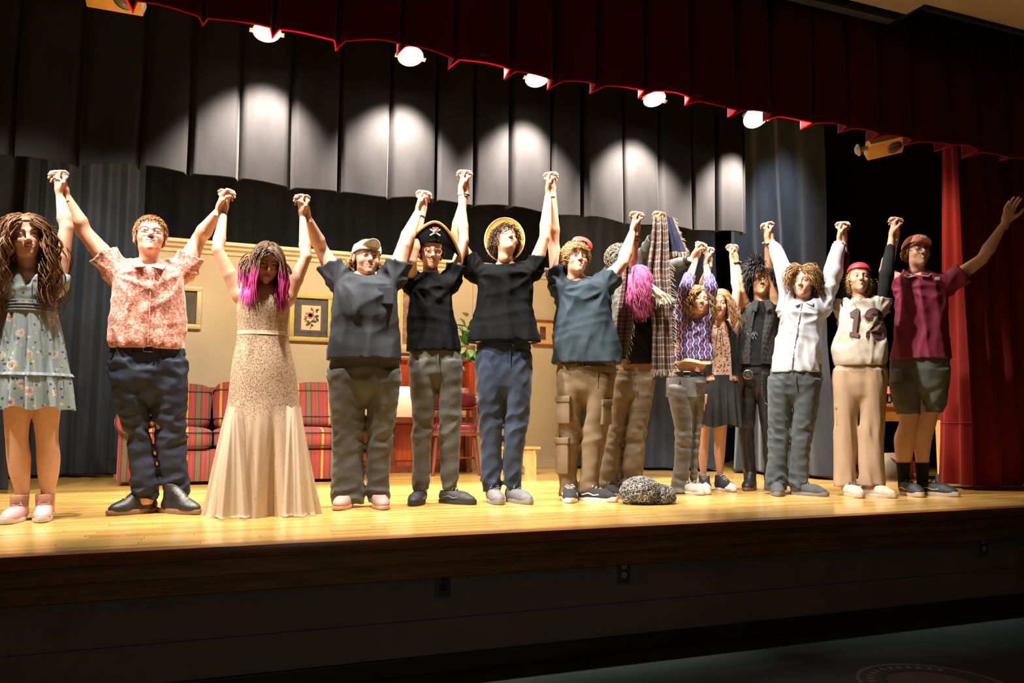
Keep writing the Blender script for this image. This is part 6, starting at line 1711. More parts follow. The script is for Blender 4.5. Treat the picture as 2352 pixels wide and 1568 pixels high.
# ---- 6 orange hat
def p6():
    p = PS[6]
    T = setT(p, [(608, 1136, 1186), (615, 1112, 1212), (628, 1096, 1226), (660, 1095, 1223), (700, 1093, 1219), (740, 1084, 1230), (772, 1073, 1241), (787, 1071, 1243)], .64, bmin=.10)
    dn = denim('indigo_denim', (.009, .021, .052), .75)
    o, Pr, Ls = build_pants(p, [(780, 1099, 1216), (810, 1094, 1220), (850, 1092, 1222), (890, 1094, 1222)], [[(866, 1092, 1164), (920, 1095, 1160), (970, 1100, 1158), (1020, 1103, 1153), (1060, 1104, 1151), (1100, 1102, 1156), (1128, 1108, 1152)], [(866, 1156, 1222), (920, 1157, 1220), (970, 1156, 1215), (1020, 1156, 1206), (1060, 1155, 1200), (1095, 1152, 1198), (1122, 1158, 1195)]], dn, seed=61, amp=.009, name='jeans')
    fly(p, Pr, dn, 1172, 800, 845, o); wb = waistband(p, Pr, dn, 795, par=o)
    z = p.pt(1178, 797)[2]
    MB().lathe([(.007, 0), (.006, -.004)], c=(p.pt(1178, 797)[0], -.135, z), n=10, axis='y').build('button', mat('copper_button', (.6, .3, .15), .3, metal=1.0), o)
    body(p, inner(p, T, .022), simple_legs(p, Ls), hc=dict(brow=(.06, .03, .02), lip=(.45, .15, .12), openness=.1))
    bm_ = cloth('deep_black_jersey', (.004, .0045, .0055), .25, .85, .3, 24)
    sh = build_top(p, T, chains(p), bm_, frac=(.40, .40), sgrow=.026, flare=.02, seed=63, amp=.008, f=13, name='tee_shirt', neckdrop=.012, neck=.058)
    neckband(p, bm_, sh, .058, .030)
    lin = list(LINE); cap_obj(p, (.035, .018, .012), lin, .008)
    hair_obj(p, 'hair', grow_hair(p, 1170, .10, 0.0030, 106, lift=.25, grav=.7, part=False, steps=7, push=False, curl=.004), (.03, .015, .010), (.11, .055, .03))
    # brimmed hat pushed back so the brim frames the head
    om = mat('orange_felt_hat', (.56, .19, .018), .75, .12, 12, .25, 120); orim = mat('hat_rim_pale', (.82, .50, .20), .6)
    c = p.pt(1159, 553, .055); hat = None
    Rm = Matrix.Rotation(R_(4), 4, 'Y') @ Matrix.Rotation(R_(78), 4, 'X')
    def tr(m_): return m_.xf(Matrix.Translation(c) @ Rm)
    rx, ry = .140, .168
    hat = tr(MB().lathe([(.095, .012), (.10, .004), (.62, .0), (.90, .006), (1.0, .020), (.995, .026), (.89, .012), (.62, .006), (.58, .008), (.12, .012)], n=48, sx=rx, sy=ry)).build('hat', om, p.e, smooth=True)
    # crown behind the head
    tr(MB().lathe([(.088, .0), (.090, -.03), (.084, -.09), (.070, -.115), (.03, -.122), (.002, -.122)], n=32, sy=1.15)).build('crown', om, hat, smooth=True)
    tr(MB().tube([(rx*math.cos(t), ry*math.sin(t), .022) for t in np.linspace(0, 6.283, 49)], .0045, 6, False)).build('rim', orim, hat, smooth=True)
    gy = mat('grey_knit', (.14, .14, .15), .75, .2, 60, .3, 200)
    feet(p, (1134, 1180), (12, 30), 'low', gy, mat('grey_sole', (.22, .20, .20), .6), mat('grey_lace', (.20, .20, .21), .7), ys=(-.02, 0), scale=1.05)
    W = p.arms[0][0][2]; E = p.arms[0][0][1]; d = (E-W)/np.linalg.norm(E-W); cc = W+d*.015
    a1 = np.cross(d, [0, 1, 0]); a1 /= np.linalg.norm(a1); a2 = np.cross(d, a1)
    MB().tube([cc+.031*(a1*math.cos(t)+a2*math.sin(t)) for t in np.linspace(0, 6.283, 25)], .0045, 6, False).build('wristband', black_lace, p.e, smooth=True)
p6()

# ---- 7 red cap, slate tee, cargo trousers
def p7():
    p = PS[7]
    T = setT(p, [(640, 1302, 1364), (648, 1288, 1384), (665, 1277, 1398), (700, 1273, 1402), (750, 1270, 1412), (800, 1268, 1424), (836, 1268, 1430)], .72, bmax=.19)
    kh = cloth('khaki_twill', (.175, .125, .078), .16, .85, .4, 40)
    o, Pr, Ls = build_pants(p, [(826, 1284, 1412), (860, 1279, 1414), (900, 1277, 1412)], [[(878, 1277, 1350), (940, 1278, 1346), (1000, 1280, 1336), (1050, 1275, 1332), (1090, 1278, 1330), (1110, 1284, 1328), (1137, 1286, 1328)], [(878, 1338, 1412), (940, 1337, 1404), (1000, 1333, 1392), (1050, 1331, 1386), (1090, 1329, 1378), (1110, 1326, 1374), (1134, 1330, 1372)]], kh, seed=71, amp=.012, f=15, name='cargo_trousers')
    fly(p, Pr, kh, 1372, 845, 890, o); belt(p, Pr, mat('brown_belt', (.05, .03, .02), .5), p.pt(1340, 838)[2], .034, .006, silver)
    def cargo(x0_, y0_, x1_, y1_, li):
        a, b = p.pt(x0_, y0_), p.pt(x1_, y1_); RR = np.array(sorted(Ls[li])); zc, xc = (a[2]+b[2])/2, (a[0]+b[0])/2; ca, cb, cc = (float(np.interp(zc, RR[:, 0], RR[:, k])) for k in (3, 4, 1))
        ss = max(-.97, min(.97, (xc-cc)/ca)); yy = -cb*math.sqrt(1-ss*ss); an = math.asin(ss)*.85; w, h = (b[0]-a[0])/2*1.15, (a[2]-b[2])/2
        M = Matrix.Translation((xc, yy, zc)) @ Matrix.Rotation(an, 4, 'Z')
        pk = MB().box((-w, -.020, -h), (w, .03, h), .010).xf(M).build('cargo_pocket', kh, o, smooth=True)
        MB().box((-w-.004, -.027, h-.036), (w+.004, .02, h+.006), .006).xf(M).build('pocket_flap', kh, pk, smooth=True)
    cargo(1281, 912, 1310, 972, 0); cargo(1279, 1006, 1306, 1086, 0); cargo(1380, 920, 1402, 975, 1)
    for x, y in ((1402, 925), (1383, 1025)):
        a, b = p.pt(x, y), p.pt(x-8, y+48); MB().tube([a+np.array([0, -.065, 0]), b+np.array([0, -.06, 0])], .004, 5).build('zip', black_lace, o)
    body(p, inner(p, T, .026), simple_legs(p, Ls, .02), hc=dict(brow=(.40, .24, .12), lip=(.55, .22, .18), openness=.45, mouth='smile'))
    tm = cloth('slate_jersey', (.032, .046, .060), .3, .85, .5, 26)
    sh = build_top(p, T, chains(p), tm, frac=(.44, .5), sgrow=.028, flare=.024, seed=73, amp=.011, f=14, name='tee_shirt')
    neckband(p, tm, sh)
    cap_obj(p, (.34, .20, .09))
    hair_obj(p, 'hair', grow_hair(p, 1500, .062, .0027, 107, curl=.008, cfreq=1.6, lift=.22, grav=.5, part=False, forward=.8, steps=8, push=False), (.28, .15, .06), (.62, .42, .20))
    rc = mat('red_cap_twill', (.70, .03, .03), .55, .1, 30, .2, 200)
    V, F = hair_cap(None, .016, [.12, .115, .105, .07, .03, .0, -.02]); V = p.HO+(V*p.hs)@p.HR.T; cp = mesh_obj('cap', V, F, rc, p.e)
    V = []; F = []; nu, nv = 24, 6
    for k in (0, 1):
        for i in range(nv):
            f = i/(nv-1); rr = .030+.042*f
            for j in range(nu):
                a = R_(-15)+R_(200)*j/(nu-1)
                V.append(p.hpt((.052+rr*1.1*math.cos(a), .010+.030*f+k*.004-.02*math.cos(a)**2, .130+rr*math.sin(a))))
    n_ = nu*nv
    for i in range(nv-1):
        for j in range(nu-1): a = i*nu+j; F += [(a, a+1, a+1+nu, a+nu), (n_+a+nu, n_+a+nu+1, n_+a+1, n_+a)]
    for j in range(nu-1): a = (nv-1)*nu+j; F.append((a, a+1, a+1+n_, a+n_))
    mesh_obj('brim', V, F, rc, cp)
    feet(p, (1308, 1350), (2, 58), 'low', mat('black_suede', (.020, .020, .022), .9, .2), white_sole, white_lace, ys=(-.03, -.02), scale=1.05, stripe=white_lace)
p7()
# ---- 8 pink hair, shawl
def plaid():
    m, nt, b = _new('brown_plaid_wool'); tc = N(nt, 'ShaderNodeTexCoord')
    def stripes(ax, sc, seq):
        sp = N(nt, 'ShaderNodeSeparateXYZ'); L(nt, tc, 'UV', sp, 0)
        mu = N(nt, 'ShaderNodeMath', operation='MULTIPLY'); mu.inputs[1].default_value = sc; L(nt, sp, ax, mu, 0)
        fr = N(nt, 'ShaderNodeMath', operation='FRACT'); L(nt, mu, 0, fr, 0); r = ramp(nt, seq, 'CONSTANT'); L(nt, fr, 0, r, 0); return r
    tan, br, nv, cr = (.30, .17, .11), (.09, .05, .04), (.035, .035, .06), (.52, .46, .38)
    a = stripes(0, 3, [(0, br), (.12, tan), (.2, cr), (.26, nv), (.34, br), (.5, tan), (.56, cr), (.6, br), (.8, nv), (.9, cr), (.94, br)])
    c = stripes(1, 5, [(0, tan), (.15, br), (.3, cr), (.36, br), (.5, nv), (.66, tan), (.72, cr), (.76, br)])
    mx = N(nt, 'ShaderNodeMix', data_type='RGBA'); mx.inputs[0].default_value = .5; L(nt, a, 0, mx, 6); L(nt, c, 0, mx, 7); L(nt, mx, 2, b, 'Base Color')
    b.inputs['Roughness'].default_value = .95
    mp = N(nt, 'ShaderNodeMapping'); mp.inputs['Scale'].default_value = (160, 400, 1); L(nt, tc, 'UV', mp, 0); ck = N(nt, 'ShaderNodeTexNoise', i_Scale=1.0); L(nt, mp, 0, ck, 'Vector')
    bp = N(nt, 'ShaderNodeBump', i_Strength=.6, i_Distance=.006); L(nt, ck, 0, bp, 'Height'); L(nt, bp, 0, b, 'Normal')
    return m
def drape(p, name, rows, m, parent, n=40, depth=.05, folds_=3.0, seed=0, th=.005, dv=0.0):
    """hanging cloth: rows (y, xl, xr, depth) pixel guides at the wearer's distance, rippled into folds"""
    rg = np.random.default_rng(seed); ph = rg.random(3)*6
    R = np.array(rows, float); ys = np.linspace(R[0, 0], R[-1, 0], 46); V = []; UV = []
    for i, y in enumerate(ys):
        xl, xr, dd = (np.interp(y, R[:, 0], R[:, k]) for k in (1, 2, 3))
        for j in range(n):
            t = j/(n-1); q = p.pt(xl+(xr-xl)*t, y, dd+dv)
            w = depth*(math.sin(6.283*folds_*t+ph[0]+.9*i/46)+.5*math.sin(6.283*folds_*2.3*t+ph[1]))
            V.append((q[0], q[1]+w, q[2])); UV.append((t, i/45*1.6))
    V = np.array(V); nV = len(V); F = []
    for i in range(len(ys)-1):
        for j in range(n-1): a = i*n+j; F.append((a, a+n, a+n+1, a+1))
    F = np.array(F); V2 = V+np.array([0, th, 0])
    o = mesh_obj(name, np.vstack([V, V2]), np.vstack([F, F[:, ::-1]+nV]), m, parent)
    uv = o.data.uv_layers.new(name='UVMap'); UV = np.array(UV+UV, dtype=F4)
    li = np.zeros(len(o.data.loops), np.int32); o.data.loops.foreach_get('vertex_index', li); uv.data.foreach_set('uv', UV[li].ravel())
    return o, V.reshape(len(ys), n, 3)
def fringe(name, pts, dirs, m, parent, ln=.04, r=.0018):
    mb = MB(); rg = np.random.default_rng(9)
    for q, d in zip(pts, dirs):
        d = np.array(d, float)+rg.normal(size=3)*.25; d /= np.linalg.norm(d); l = ln*(.7+.6*rg.random())
        mb.tube([q, np.array(q)+d*l*.5+np.array([0, 0, -.004]), np.array(q)+d*l+np.array([0, 0, -.012])], r, 4)
    o = mb.build(name, m, parent); o['kind'] = 'stuff'; return o
def bracelet(p, side, m, off=.02, r=.032, w=.006, name='bracelet', studs=None):
    S, E, W = p.arms[side][0]; d = (E-W)/np.linalg.norm(E-W); cc = W+d*off
    a1 = np.cross(d, [0, 1, 0]); a1 /= np.linalg.norm(a1); a2 = np.cross(d, a1)
    o = MB().tube([cc+r*(a1*math.cos(t)+a2*math.sin(t)) for t in np.linspace(0, 6.283, 25)], w, 8, False).build(name, m, p.e, smooth=True)
    if studs:
        mb = MB()
        for t in np.linspace(0, 6.283, 10, endpoint=False):
            c = cc+(r+w)*(a1*math.cos(t)+a2*math.sin(t)); mb.lathe([(.0055, -.003), (.0055, .003), (.001, .006)], c=c, n=6)
        mb.build('stud', studs, o)
    return o
def p8():
    p = PS[8]
    T = setT(p, [(700, 1446, 1496), (712, 1432, 1508), (735, 1425, 1512), (780, 1422, 1510), (815, 1420, 1508), (840, 1420, 1504), (862, 1416, 1502)], .66, bmin=.08)
    gj = cloth('grey_tan_denim', (.165, .13, .095), .25, .85, .35, 40)
    o, Pr, Ls = build_pants(p, [(852, 1416, 1502), (872, 1412, 1504), (902, 1410, 1503)], [[(888, 1408, 1460), (950, 1404, 1444), (1000, 1395, 1434), (1050, 1384, 1430), (1100, 1368, 1424), (1130, 1366, 1422)], [(888, 1446, 1503), (950, 1440, 1494), (1000, 1432, 1484), (1050, 1426, 1482), (1090, 1422, 1476), (1122, 1420, 1470)]], gj, seed=81, amp=.008, ratio=.85, name='jeans', rise=0)
    waistband(p, Pr, gj, 858, .03, .003, o); fly(p, Pr, gj, 1464, 862, 900, o)
    body(p, inner(p, T, .008), simple_legs(p, Ls), tuck=False, hc=dict(brow=(.03, .015, .01), lip=(.3, .1, .08), openness=.1))
    bm_ = cloth('crop_black_jersey', (.016, .016, .019), .25, .8, .25, 24)
    sh = build_top(p, [r for r in p.rows([(702, 1446, 1496), (712, 1432, 1508), (735, 1425, 1512), (780, 1422, 1510), (815, 1420, 1508), (838, 1420, 1506)], .68, bmin=.09)], chains(p), bm_, frac=(.3, .3), sgrow=.014, flare=.01, seed=83, amp=.004, pipe=.003, name='crop_top')
    # pale bow print on the chest
    R = p.trows; bow = mat('bow_print', (.42, .42, .44), .7); c = p.pt(1479, 728); yb_ = -float(np.interp(c[2], R[:, 0], R[:, 4]))-.022
    for s in (-1, 1):
        MB().prism([(c[0], c[2]), (c[0]+s*.022, c[2]+.016), (c[0]+s*.042, c[2]+.010), (c[0]+s*.040, c[2]-.014), (c[0]+s*.018, c[2]-.012)], yb_, yb_+.004).build('bow_loop', bow, sh)
        MB().prism([(c[0]-.002, c[2]-.004), (c[0]+s*.010, c[2]-.030), (c[0]+s*.020, c[2]-.052), (c[0]+s*.004, c[2]-.048)], yb_, yb_+.004).build('bow_tail', bow, sh)
    cap_obj(p, (.45, .05, .22), [-.2]*7)
    hair_obj(p, 'hair', grow_hair(p, 1350, .28, 0.0036, 108, line=[-.05, -.05, -.05, -.05, -.05, -.05, -.075], curl=.008, cfreq=2, lift=.1, grav=1.8, part=False, forward=1.8, zmin_front=1, steps=12, push=False), (.40, .03, .20), (.88, .30, .55))
    pm_ = plaid(); fm_ = mat('fringe_wool', (.42, .34, .26), .95, .3, 60)
    sw_, G1 = drape(p, 'shawl', [(498, 1500, 1530, -.10), (520, 1498, 1534, -.12), (560, 1494, 1536, -.12), (620, 1484, 1538, -.12), (680, 1490, 1542, -.12), (760, 1498, 1544, -.10), (848, 1496, 1550, -.08)], pm_, p.e, depth=.022, folds_=2.2, seed=1)
    fringe('fringe', list(G1[-1])+list(G1[14:, -1]), [(0, 0, -1)]*len(G1[-1])+[(1, -.2, -.4)]*len(G1[14:, -1]), fm_, sw_)
    s2, G2 = drape(p, 'shawl_end', [(600, 1436, 1444, -.16), (640, 1428, 1452, -.17), (700, 1416, 1456, -.17), (760, 1410, 1450, -.17), (800, 1416, 1442, -.17), (824, 1424, 1438, -.17)], pm_, sw_, depth=.015, folds_=1.6, seed=2)
    fringe('fringe', list(G2[-1])+list(G2[10:, -1]), [(0, 0, -1)]*len(G2[-1])+[(.5, -.3, -.8)]*len(G2[10:, -1]), fm_, sw_)
    s3, G3 = drape(p, 'shawl_fold', [(498, 1522, 1544, -.06), (530, 1526, 1556, -.06), (560, 1528, 1568, -.06), (578, 1532, 1576, -.06)], cloth('shawl_navy', (.045, .05, .10), .5, .95, .6, 60), sw_, depth=.014, folds_=1.4, seed=3)
    fringe('fringe', list(G3[:, -1])+list(G3[-1]), [(1, 0, -.2)]*len(G3)+[(.3, 0, -1)]*len(G3[-1]), fm_, sw_, .03)
    # pale fringed corner that falls across the shoulder
    s4, G4 = drape(p, 'shawl_corner', [(652, 1482, 1500, -.17), (664, 1484, 1516, -.18), (676, 1492, 1532, -.18), (684, 1506, 1540, -.17)], cloth('shawl_cream', (.52, .47, .37), .3, .95, .5, 70), sw_, depth=.008, folds_=1.2, seed=4)
    fringe('fringe', list(G4[-1])+list(G4[20:, -1]), [(.5, 0, -1)]*len(G4[-1])+[(1, 0, -.5)]*len(G4[20:, -1]), mat('fringe_cream', (.62, .55, .42), .95, .2), sw_, .04)
    bracelet(p, 0, black_lace, .025, .031, .003); bracelet(p, 0, mat('bead_strand', (.25, .14, .10), .5, .5, 200), .06, .034, .005, 'bead_bracelet')
    feet(p, (1396, 1446), (18, 28), 'low', mat('black_suede', (.02, .02, .022), .9), white_sole, black_lace, ys=(-.02, 0))
p8()

# ---- 9 afro
def p9():
    p = PS[9]
    T = setT(p, [(655, 1432, 1478), (665, 1412, 1502), (685, 1404, 1514), (750, 1404, 1512), (800, 1408, 1504), (850, 1410, 1500)], .6, bmin=.09)
    bl = cloth('dark_trousers', (.03, .03, .035), .2)
    o, Pr, Ls = build_pants(p, [(842, 1412, 1498), (870, 1412, 1498), (900, 1414, 1496)], [[(888, 1414, 1458), (960, 1416, 1452), (1040, 1412, 1444), (1112, 1408, 1440)], [(888, 1450, 1496), (960, 1446, 1484), (1040, 1444, 1474), (1112, 1442, 1470)]], bl, seed=91, amp=.006)
    body(p, inner(p, T, .03), simple_legs(p, Ls), hc=dict(brow=(.02, .012, .01), lip=(.30, .10, .08), openness=.6))
    jm = cloth('grey_green_jacket', (.075, .080, .078), .3, .8, .4, 30)
    sh = build_top(p, T, chains(p), jm, frac=(1.72, 1.72), sgrow=.022, flare=.002, seed=93, amp=.009, f=22, name='jacket')
    for side in (0, 1):
        S, E, W = p.arms[side][0]; d = (W-E)/np.linalg.norm(W-E); c0 = E+(W-E)*.72
        MB().tube([c0-d*.012, c0+d*.03], [.043, .038], 20).build('cuff', cloth('black_cuff', (.02, .02, .022)), sh, smooth=True)
    # afro: noisy ball with curls
    g = Grid((-.16, -.14, -.10), (.16, .19, .20), .006)
    g.add(ell((0, .030, .052), (.125, .122, .120)), .01); nz = vnoise(5, 90, (1, 1, 1), 6); n2 = vnoise(8, 45, (1, 1, 1), 5)
    near = np.abs(g.D) < .03; I = np.argwhere(near); xx, yy, zz = g.ax[0][I[:, 0]], g.ax[1][I[:, 1]], g.ax[2][I[:, 2]]; g.D[near] += (.012*nz(xx, yy, zz)+.010*n2(xx, yy, zz)).astype(F4)
    g.add(ell((0, -.10, -.03), (.062, .06, .085)), .02, 's')
    V, F = g.mesh(); V = p.HO+(V*p.hs)@p.HR.T; put('afro', (V, F), HAIR, p.e, np.tile(np.array([.03, .025, .021]), (len(V), 1)))
    mb = MB(); rg = np.random.default_rng(4)
    for k in range(1500):
        d = rg.normal(size=3); d /= np.linalg.norm(d)
        q = np.array([0, .030, .052])+d*np.array([.124, .121, .119])
        if q[1] < -.06 and q[2] < .07: continue
        a = np.cross(d, rg.normal(size=3)); a /= np.linalg.norm(a); b_ = np.cross(d, a)
        mb.tube([p.hpt(q+d*(.002+.014*t/5.)+.007*(a*math.cos(t*1.3)+b_*math.sin(t*1.3))) for t in range(6)], .0021, 3)
    cu = mb.build('curl', mat('afro_curl', (.16, .13, .105), .5, .4, 50), p.e); cu['kind'] = 'stuff'
    feet(p, (1424, 1456), (10, 20), 'low', mat('black_suede', (.02, .02, .022), .9), black_sole, black_lace)
p9()

# ---- 10 blue sweater
def p10():
    p = PS[10]
    T = setT(p, [(726, 1580, 1616), (736, 1562, 1626), (760, 1550, 1630), (790, 1548, 1631), (815, 1545, 1633), (834, 1552, 1628), (850, 1545, 1618), (868, 1536, 1620)], .66, bmin=.075)
    gj = denim('grey_denim', (.13, .128, .13), .5)
    o, Pr, Ls = build_pants(p, [(856, 1535, 1621), (880, 1530, 1622), (905, 1530, 1620)], [[(888, 1530, 1594), (930, 1538, 1596), (970, 1548, 1598), (1010, 1550, 1596), (1050, 1550, 1590), (1090, 1545, 1592), (1130, 1537, 1594)], [(888, 1586, 1620), (930, 1588, 1618), (970, 1588, 1612), (1010, 1586, 1608), (1050, 1582, 1604), (1090, 1576, 1602), (1122, 1572, 1600)]], gj, seed=121, amp=.007, f=15, name='flared_jeans', dvs=(-.03, .06), rise=0)
    belt(p, Pr, blackl, p.pt(1600, 860)[2], .034, .004, silver)
    # ruffled denim flap over the hip
    Ra = np.array(sorted(Pr+Ls[0][:3])); zf = [p.pt(1560, y)[2] for y in (868, 880, 895, 912)]
    for x0_, x1_ in ((1531, 1562), (1562, 1596)):
        V = []; n_ = 16
        for i, y in enumerate((868, 880, 895, 912)):
            for j in range(n_):
                q = p.pt(x0_+(x1_-x0_)*j/(n_-1)+(1.5*i if x0_ > 1550 else -1.0*i), y); a = float(np.interp(q[2], Ra[:, 0], Ra[:, 3])); b_ = float(np.interp(q[2], Ra[:, 0], Ra[:, 4])); cx = float(np.interp(q[2], Ra[:, 0], Ra[:, 1]))
                V.append((q[0], -b_*math.sqrt(max(.05, 1-min(1, abs((q[0]-cx)/a))**2.3))-.013-.003*i+.0012*i*math.sin(j*1.7), q[2]))
        F = [(i*n_+j, (i+1)*n_+j, (i+1)*n_+j+1, i*n_+j+1) for i in range(3) for j in range(n_-1)]
        nV = len(V); V += [(x, y+.006, z) for x, y, z in V]; F += [tuple(k+nV for k in f[::-1]) for f in F]
        mesh_obj('hip_flap', V, F, gj, o)
    body(p, inner(p, T, .008), simple_legs(p, Ls), tuck=False, hc=dict(brow=(.30, .18, .10), lip=(.50, .17, .15), openness=.2, mouth='smile'))
    m, nt, b = _new('blue_flower_stripe_knit'); tc = N(nt, 'ShaderNodeTexCoord'); sp = N(nt, 'ShaderNodeSeparateXYZ'); L(nt, tc, 'Object', sp, 0)
    # wavy vine columns: fract of (x + small wave of z)
    wv = N(nt, 'ShaderNodeMath', operation='SINE'); mz = N(nt, 'ShaderNodeMath', operation='MULTIPLY'); mz.inputs[1].default_value = 95.; L(nt, sp, 2, mz, 0); L(nt, mz, 0, wv, 0)
    xa = N(nt, 'ShaderNodeMath', operation='MULTIPLY_ADD'); L(nt, wv, 0, xa, 0); xa.inputs[1].default_value = .006; L(nt, sp, 0, xa, 2)
    def band(src, out, per, off, w):
        mu = N(nt, 'ShaderNodeMath', operation='MULTIPLY_ADD'); L(nt, src, out, mu, 0); mu.inputs[1].default_value = 1/per; mu.inputs[2].default_value = off
        fr = N(nt, 'ShaderNodeMath', operation='FRACT'); L(nt, mu, 0, fr, 0); sb = N(nt, 'ShaderNodeMath', operation='SUBTRACT'); L(nt, fr, 0, sb, 0); sb.inputs[1].default_value = .5
        ab = N(nt, 'ShaderNodeMath', operation='ABSOLUTE'); L(nt, sb, 0, ab, 0); lt = N(nt, 'ShaderNodeMath', operation='LESS_THAN'); L(nt, ab, 0, lt, 0); lt.inputs[1].default_value = w; return lt
    v1 = band(xa, 0, .044, .0, .075); v2 = band(sp, 0, .044, .5, .13); v3 = band(sp, 2, .030, .2, .30)
    fl_ = N(nt, 'ShaderNodeMath', operation='MULTIPLY'); L(nt, v2, 0, fl_, 0); L(nt, v3, 0, fl_, 1)
    m1 = N(nt, 'ShaderNodeMix', data_type='RGBA'); L(nt, v1, 0, m1, 0); m1.inputs[6].default_value = (.035, .045, .20, 1); m1.inputs[7].default_value = (.60, .60, .62, 1)
    m2 = N(nt, 'ShaderNodeMix', data_type='RGBA'); L(nt, fl_, 0, m2, 0); L(nt, m1, 2, m2, 6); m2.inputs[7].default_value = (.58, .08, .09, 1); L(nt, m2, 2, b, 'Base Color'); b.inputs['Roughness'].default_value = .9
    nz = N(nt, 'ShaderNodeTexNoise', i_Scale=200.); L(nt, tc, 'Object', nz, 'Vector'); bp = N(nt, 'ShaderNodeBump', i_Strength=.5, i_Distance=.004); L(nt, nz, 0, bp, 'Height'); L(nt, bp, 0, b, 'Normal')
    sw_ = build_top(p, p.rows([(726, 1580, 1616), (736, 1562, 1626), (760, 1549, 1630), (790, 1547, 1632), (815, 1544, 1635), (830, 1544, 1637)], .72, bmin=.09), chains(p), m, frac=(1.45, 1.45), sgrow=.020, flare=.004, seed=123, amp=.006, f=22, name='crop_sweater')
    r0 = min(p.rows([(830, 1544, 1637)], .72, bmin=.09), key=lambda r: r[0])
    ring_loft('hem_lining', [(r0[0]+.006-k*.012, r0[1], r0[2], r0[3]+.002*k, r0[4]+.002*k) for k in range(3)], cloth('cream_hem', (.62, .54, .42)), sw_, 60, fold=lambda i, t: (.004*math.sin(7*t), .012*math.sin(3*t+1)))
    cap_obj(p, (.26, .14, .06))
    hair_obj(p, 'hair', grow_hair(p, 1080, .27, 0.0030, 110, curl=.013, cfreq=3.5, lift=.12, grav=1.15, steps=14), (.20, .10, .045), (.50, .31, .14))
    feet(p, (1572, 1588), (42, 40), 'low', mat('blush_canvas', (.50, .36, .32), .8, .1), white_sole, white_lace, ys=(-.04, .04), scale=.92)
    bracelet(p, 1, black_lace, .03, .028, .003)
p10()

# ---- 11 skirt
def p11():
    p = PS[11]
    T = setT(p, [(738, 1634, 1670), (748, 1622, 1684), (780, 1624, 1688), (820, 1627, 1690), (850, 1624, 1692), (872, 1620, 1694), (900, 1617, 1696)], .64, bmin=.07)
    legs = [leg_skin(p, [(905, 1612, 1654), (960, 1606, 1634), (1005, 1604, 1629), (1040, 1603, 1627), (1070, 1606, 1624), (1095, 1610, 1622)]), leg_skin(p, [(905, 1652, 1696), (960, 1642, 1672), (1005, 1640, 1668), (1040, 1640, 1666), (1070, 1644, 1662), (1095, 1648, 1660)])]
    body(p, inner(p, T, .012), legs, hc=dict(brow=(.25, .14, .08), lip=(.12, .03, .035), openness=.8))
    fm = spots('pink_black_floral', (.55, .33, .25), [(34, .30, (.10, .06, .055), 0), (22, .22, (.70, .46, .36), 2.2), (48, .22, (.05, .03, .03), 4.1)])
    tp = build_top(p, p.rows([(740, 1634, 1670), (748, 1622, 1684), (780, 1624, 1688), (820, 1627, 1690), (850, 1623, 1693), (876, 1617, 1697)], .68, bmin=.075), chains(p), fm, frac=(.5, .5), sgrow=.016, flare=.01, seed=131, pipe=.003, drag=.004, amp=.005, name='floral_top', vneck=.05)
    sk = p.rows([(862, 1621, 1693), (890, 1616, 1697), (930, 1613, 1700), (978, 1611, 1703)], .74, bmin=.08)
    ring_loft('skirt', resample(sk, 24), cloth('black_skirt', (.035, .037, .042), .3, .7, .3, 30), p.e, 130, fold=lambda i, t: (.016*i*(math.sin(13*t)+.5*math.sin(29*t+1)), .012*i*math.sin(4*t)))
    vs = p.rows([(738, 1630, 1676), (748, 1616, 1690), (790, 1618, 1694), (830, 1618, 1698), (862, 1616, 1700)], .72, bmin=.088)
    vst = ring_loft('vest', resample(vs, 20), cloth('black_lace_vest', (.020, .022, .022), .4, .8, .6, 50), p.e, 80, open_front=.62, fold=lambda i, t: .004*math.sin(9*t+6*i), thick=.006)
    for s in (-1, 1): MB().tube([p.NB+np.array([s*.012, -.105, -.06]), p.NB+np.array([s*.02, -.125, -.12]), p.NB+np.array([s*.028, -.13, -.19])], .003, 5).build('tie', black_lace, tp)
    cap_obj(p, (.30, .17, .08))
    hair_obj(p, 'hair', grow_hair(p, 990, .33, 0.0030, 111, curl=.010, cfreq=2.6, lift=.12, grav=1.2, steps=13), (.22, .11, .05), (.52, .32, .15))
    feet(p, (1616, 1654), (4, 28), 'high', mat('black_canvas', (.022, .022, .026), .85, .2), white_sole, white_lace, cap=mat('rubber_toe', (.66, .63, .60), .45), scale=.97)
p11()

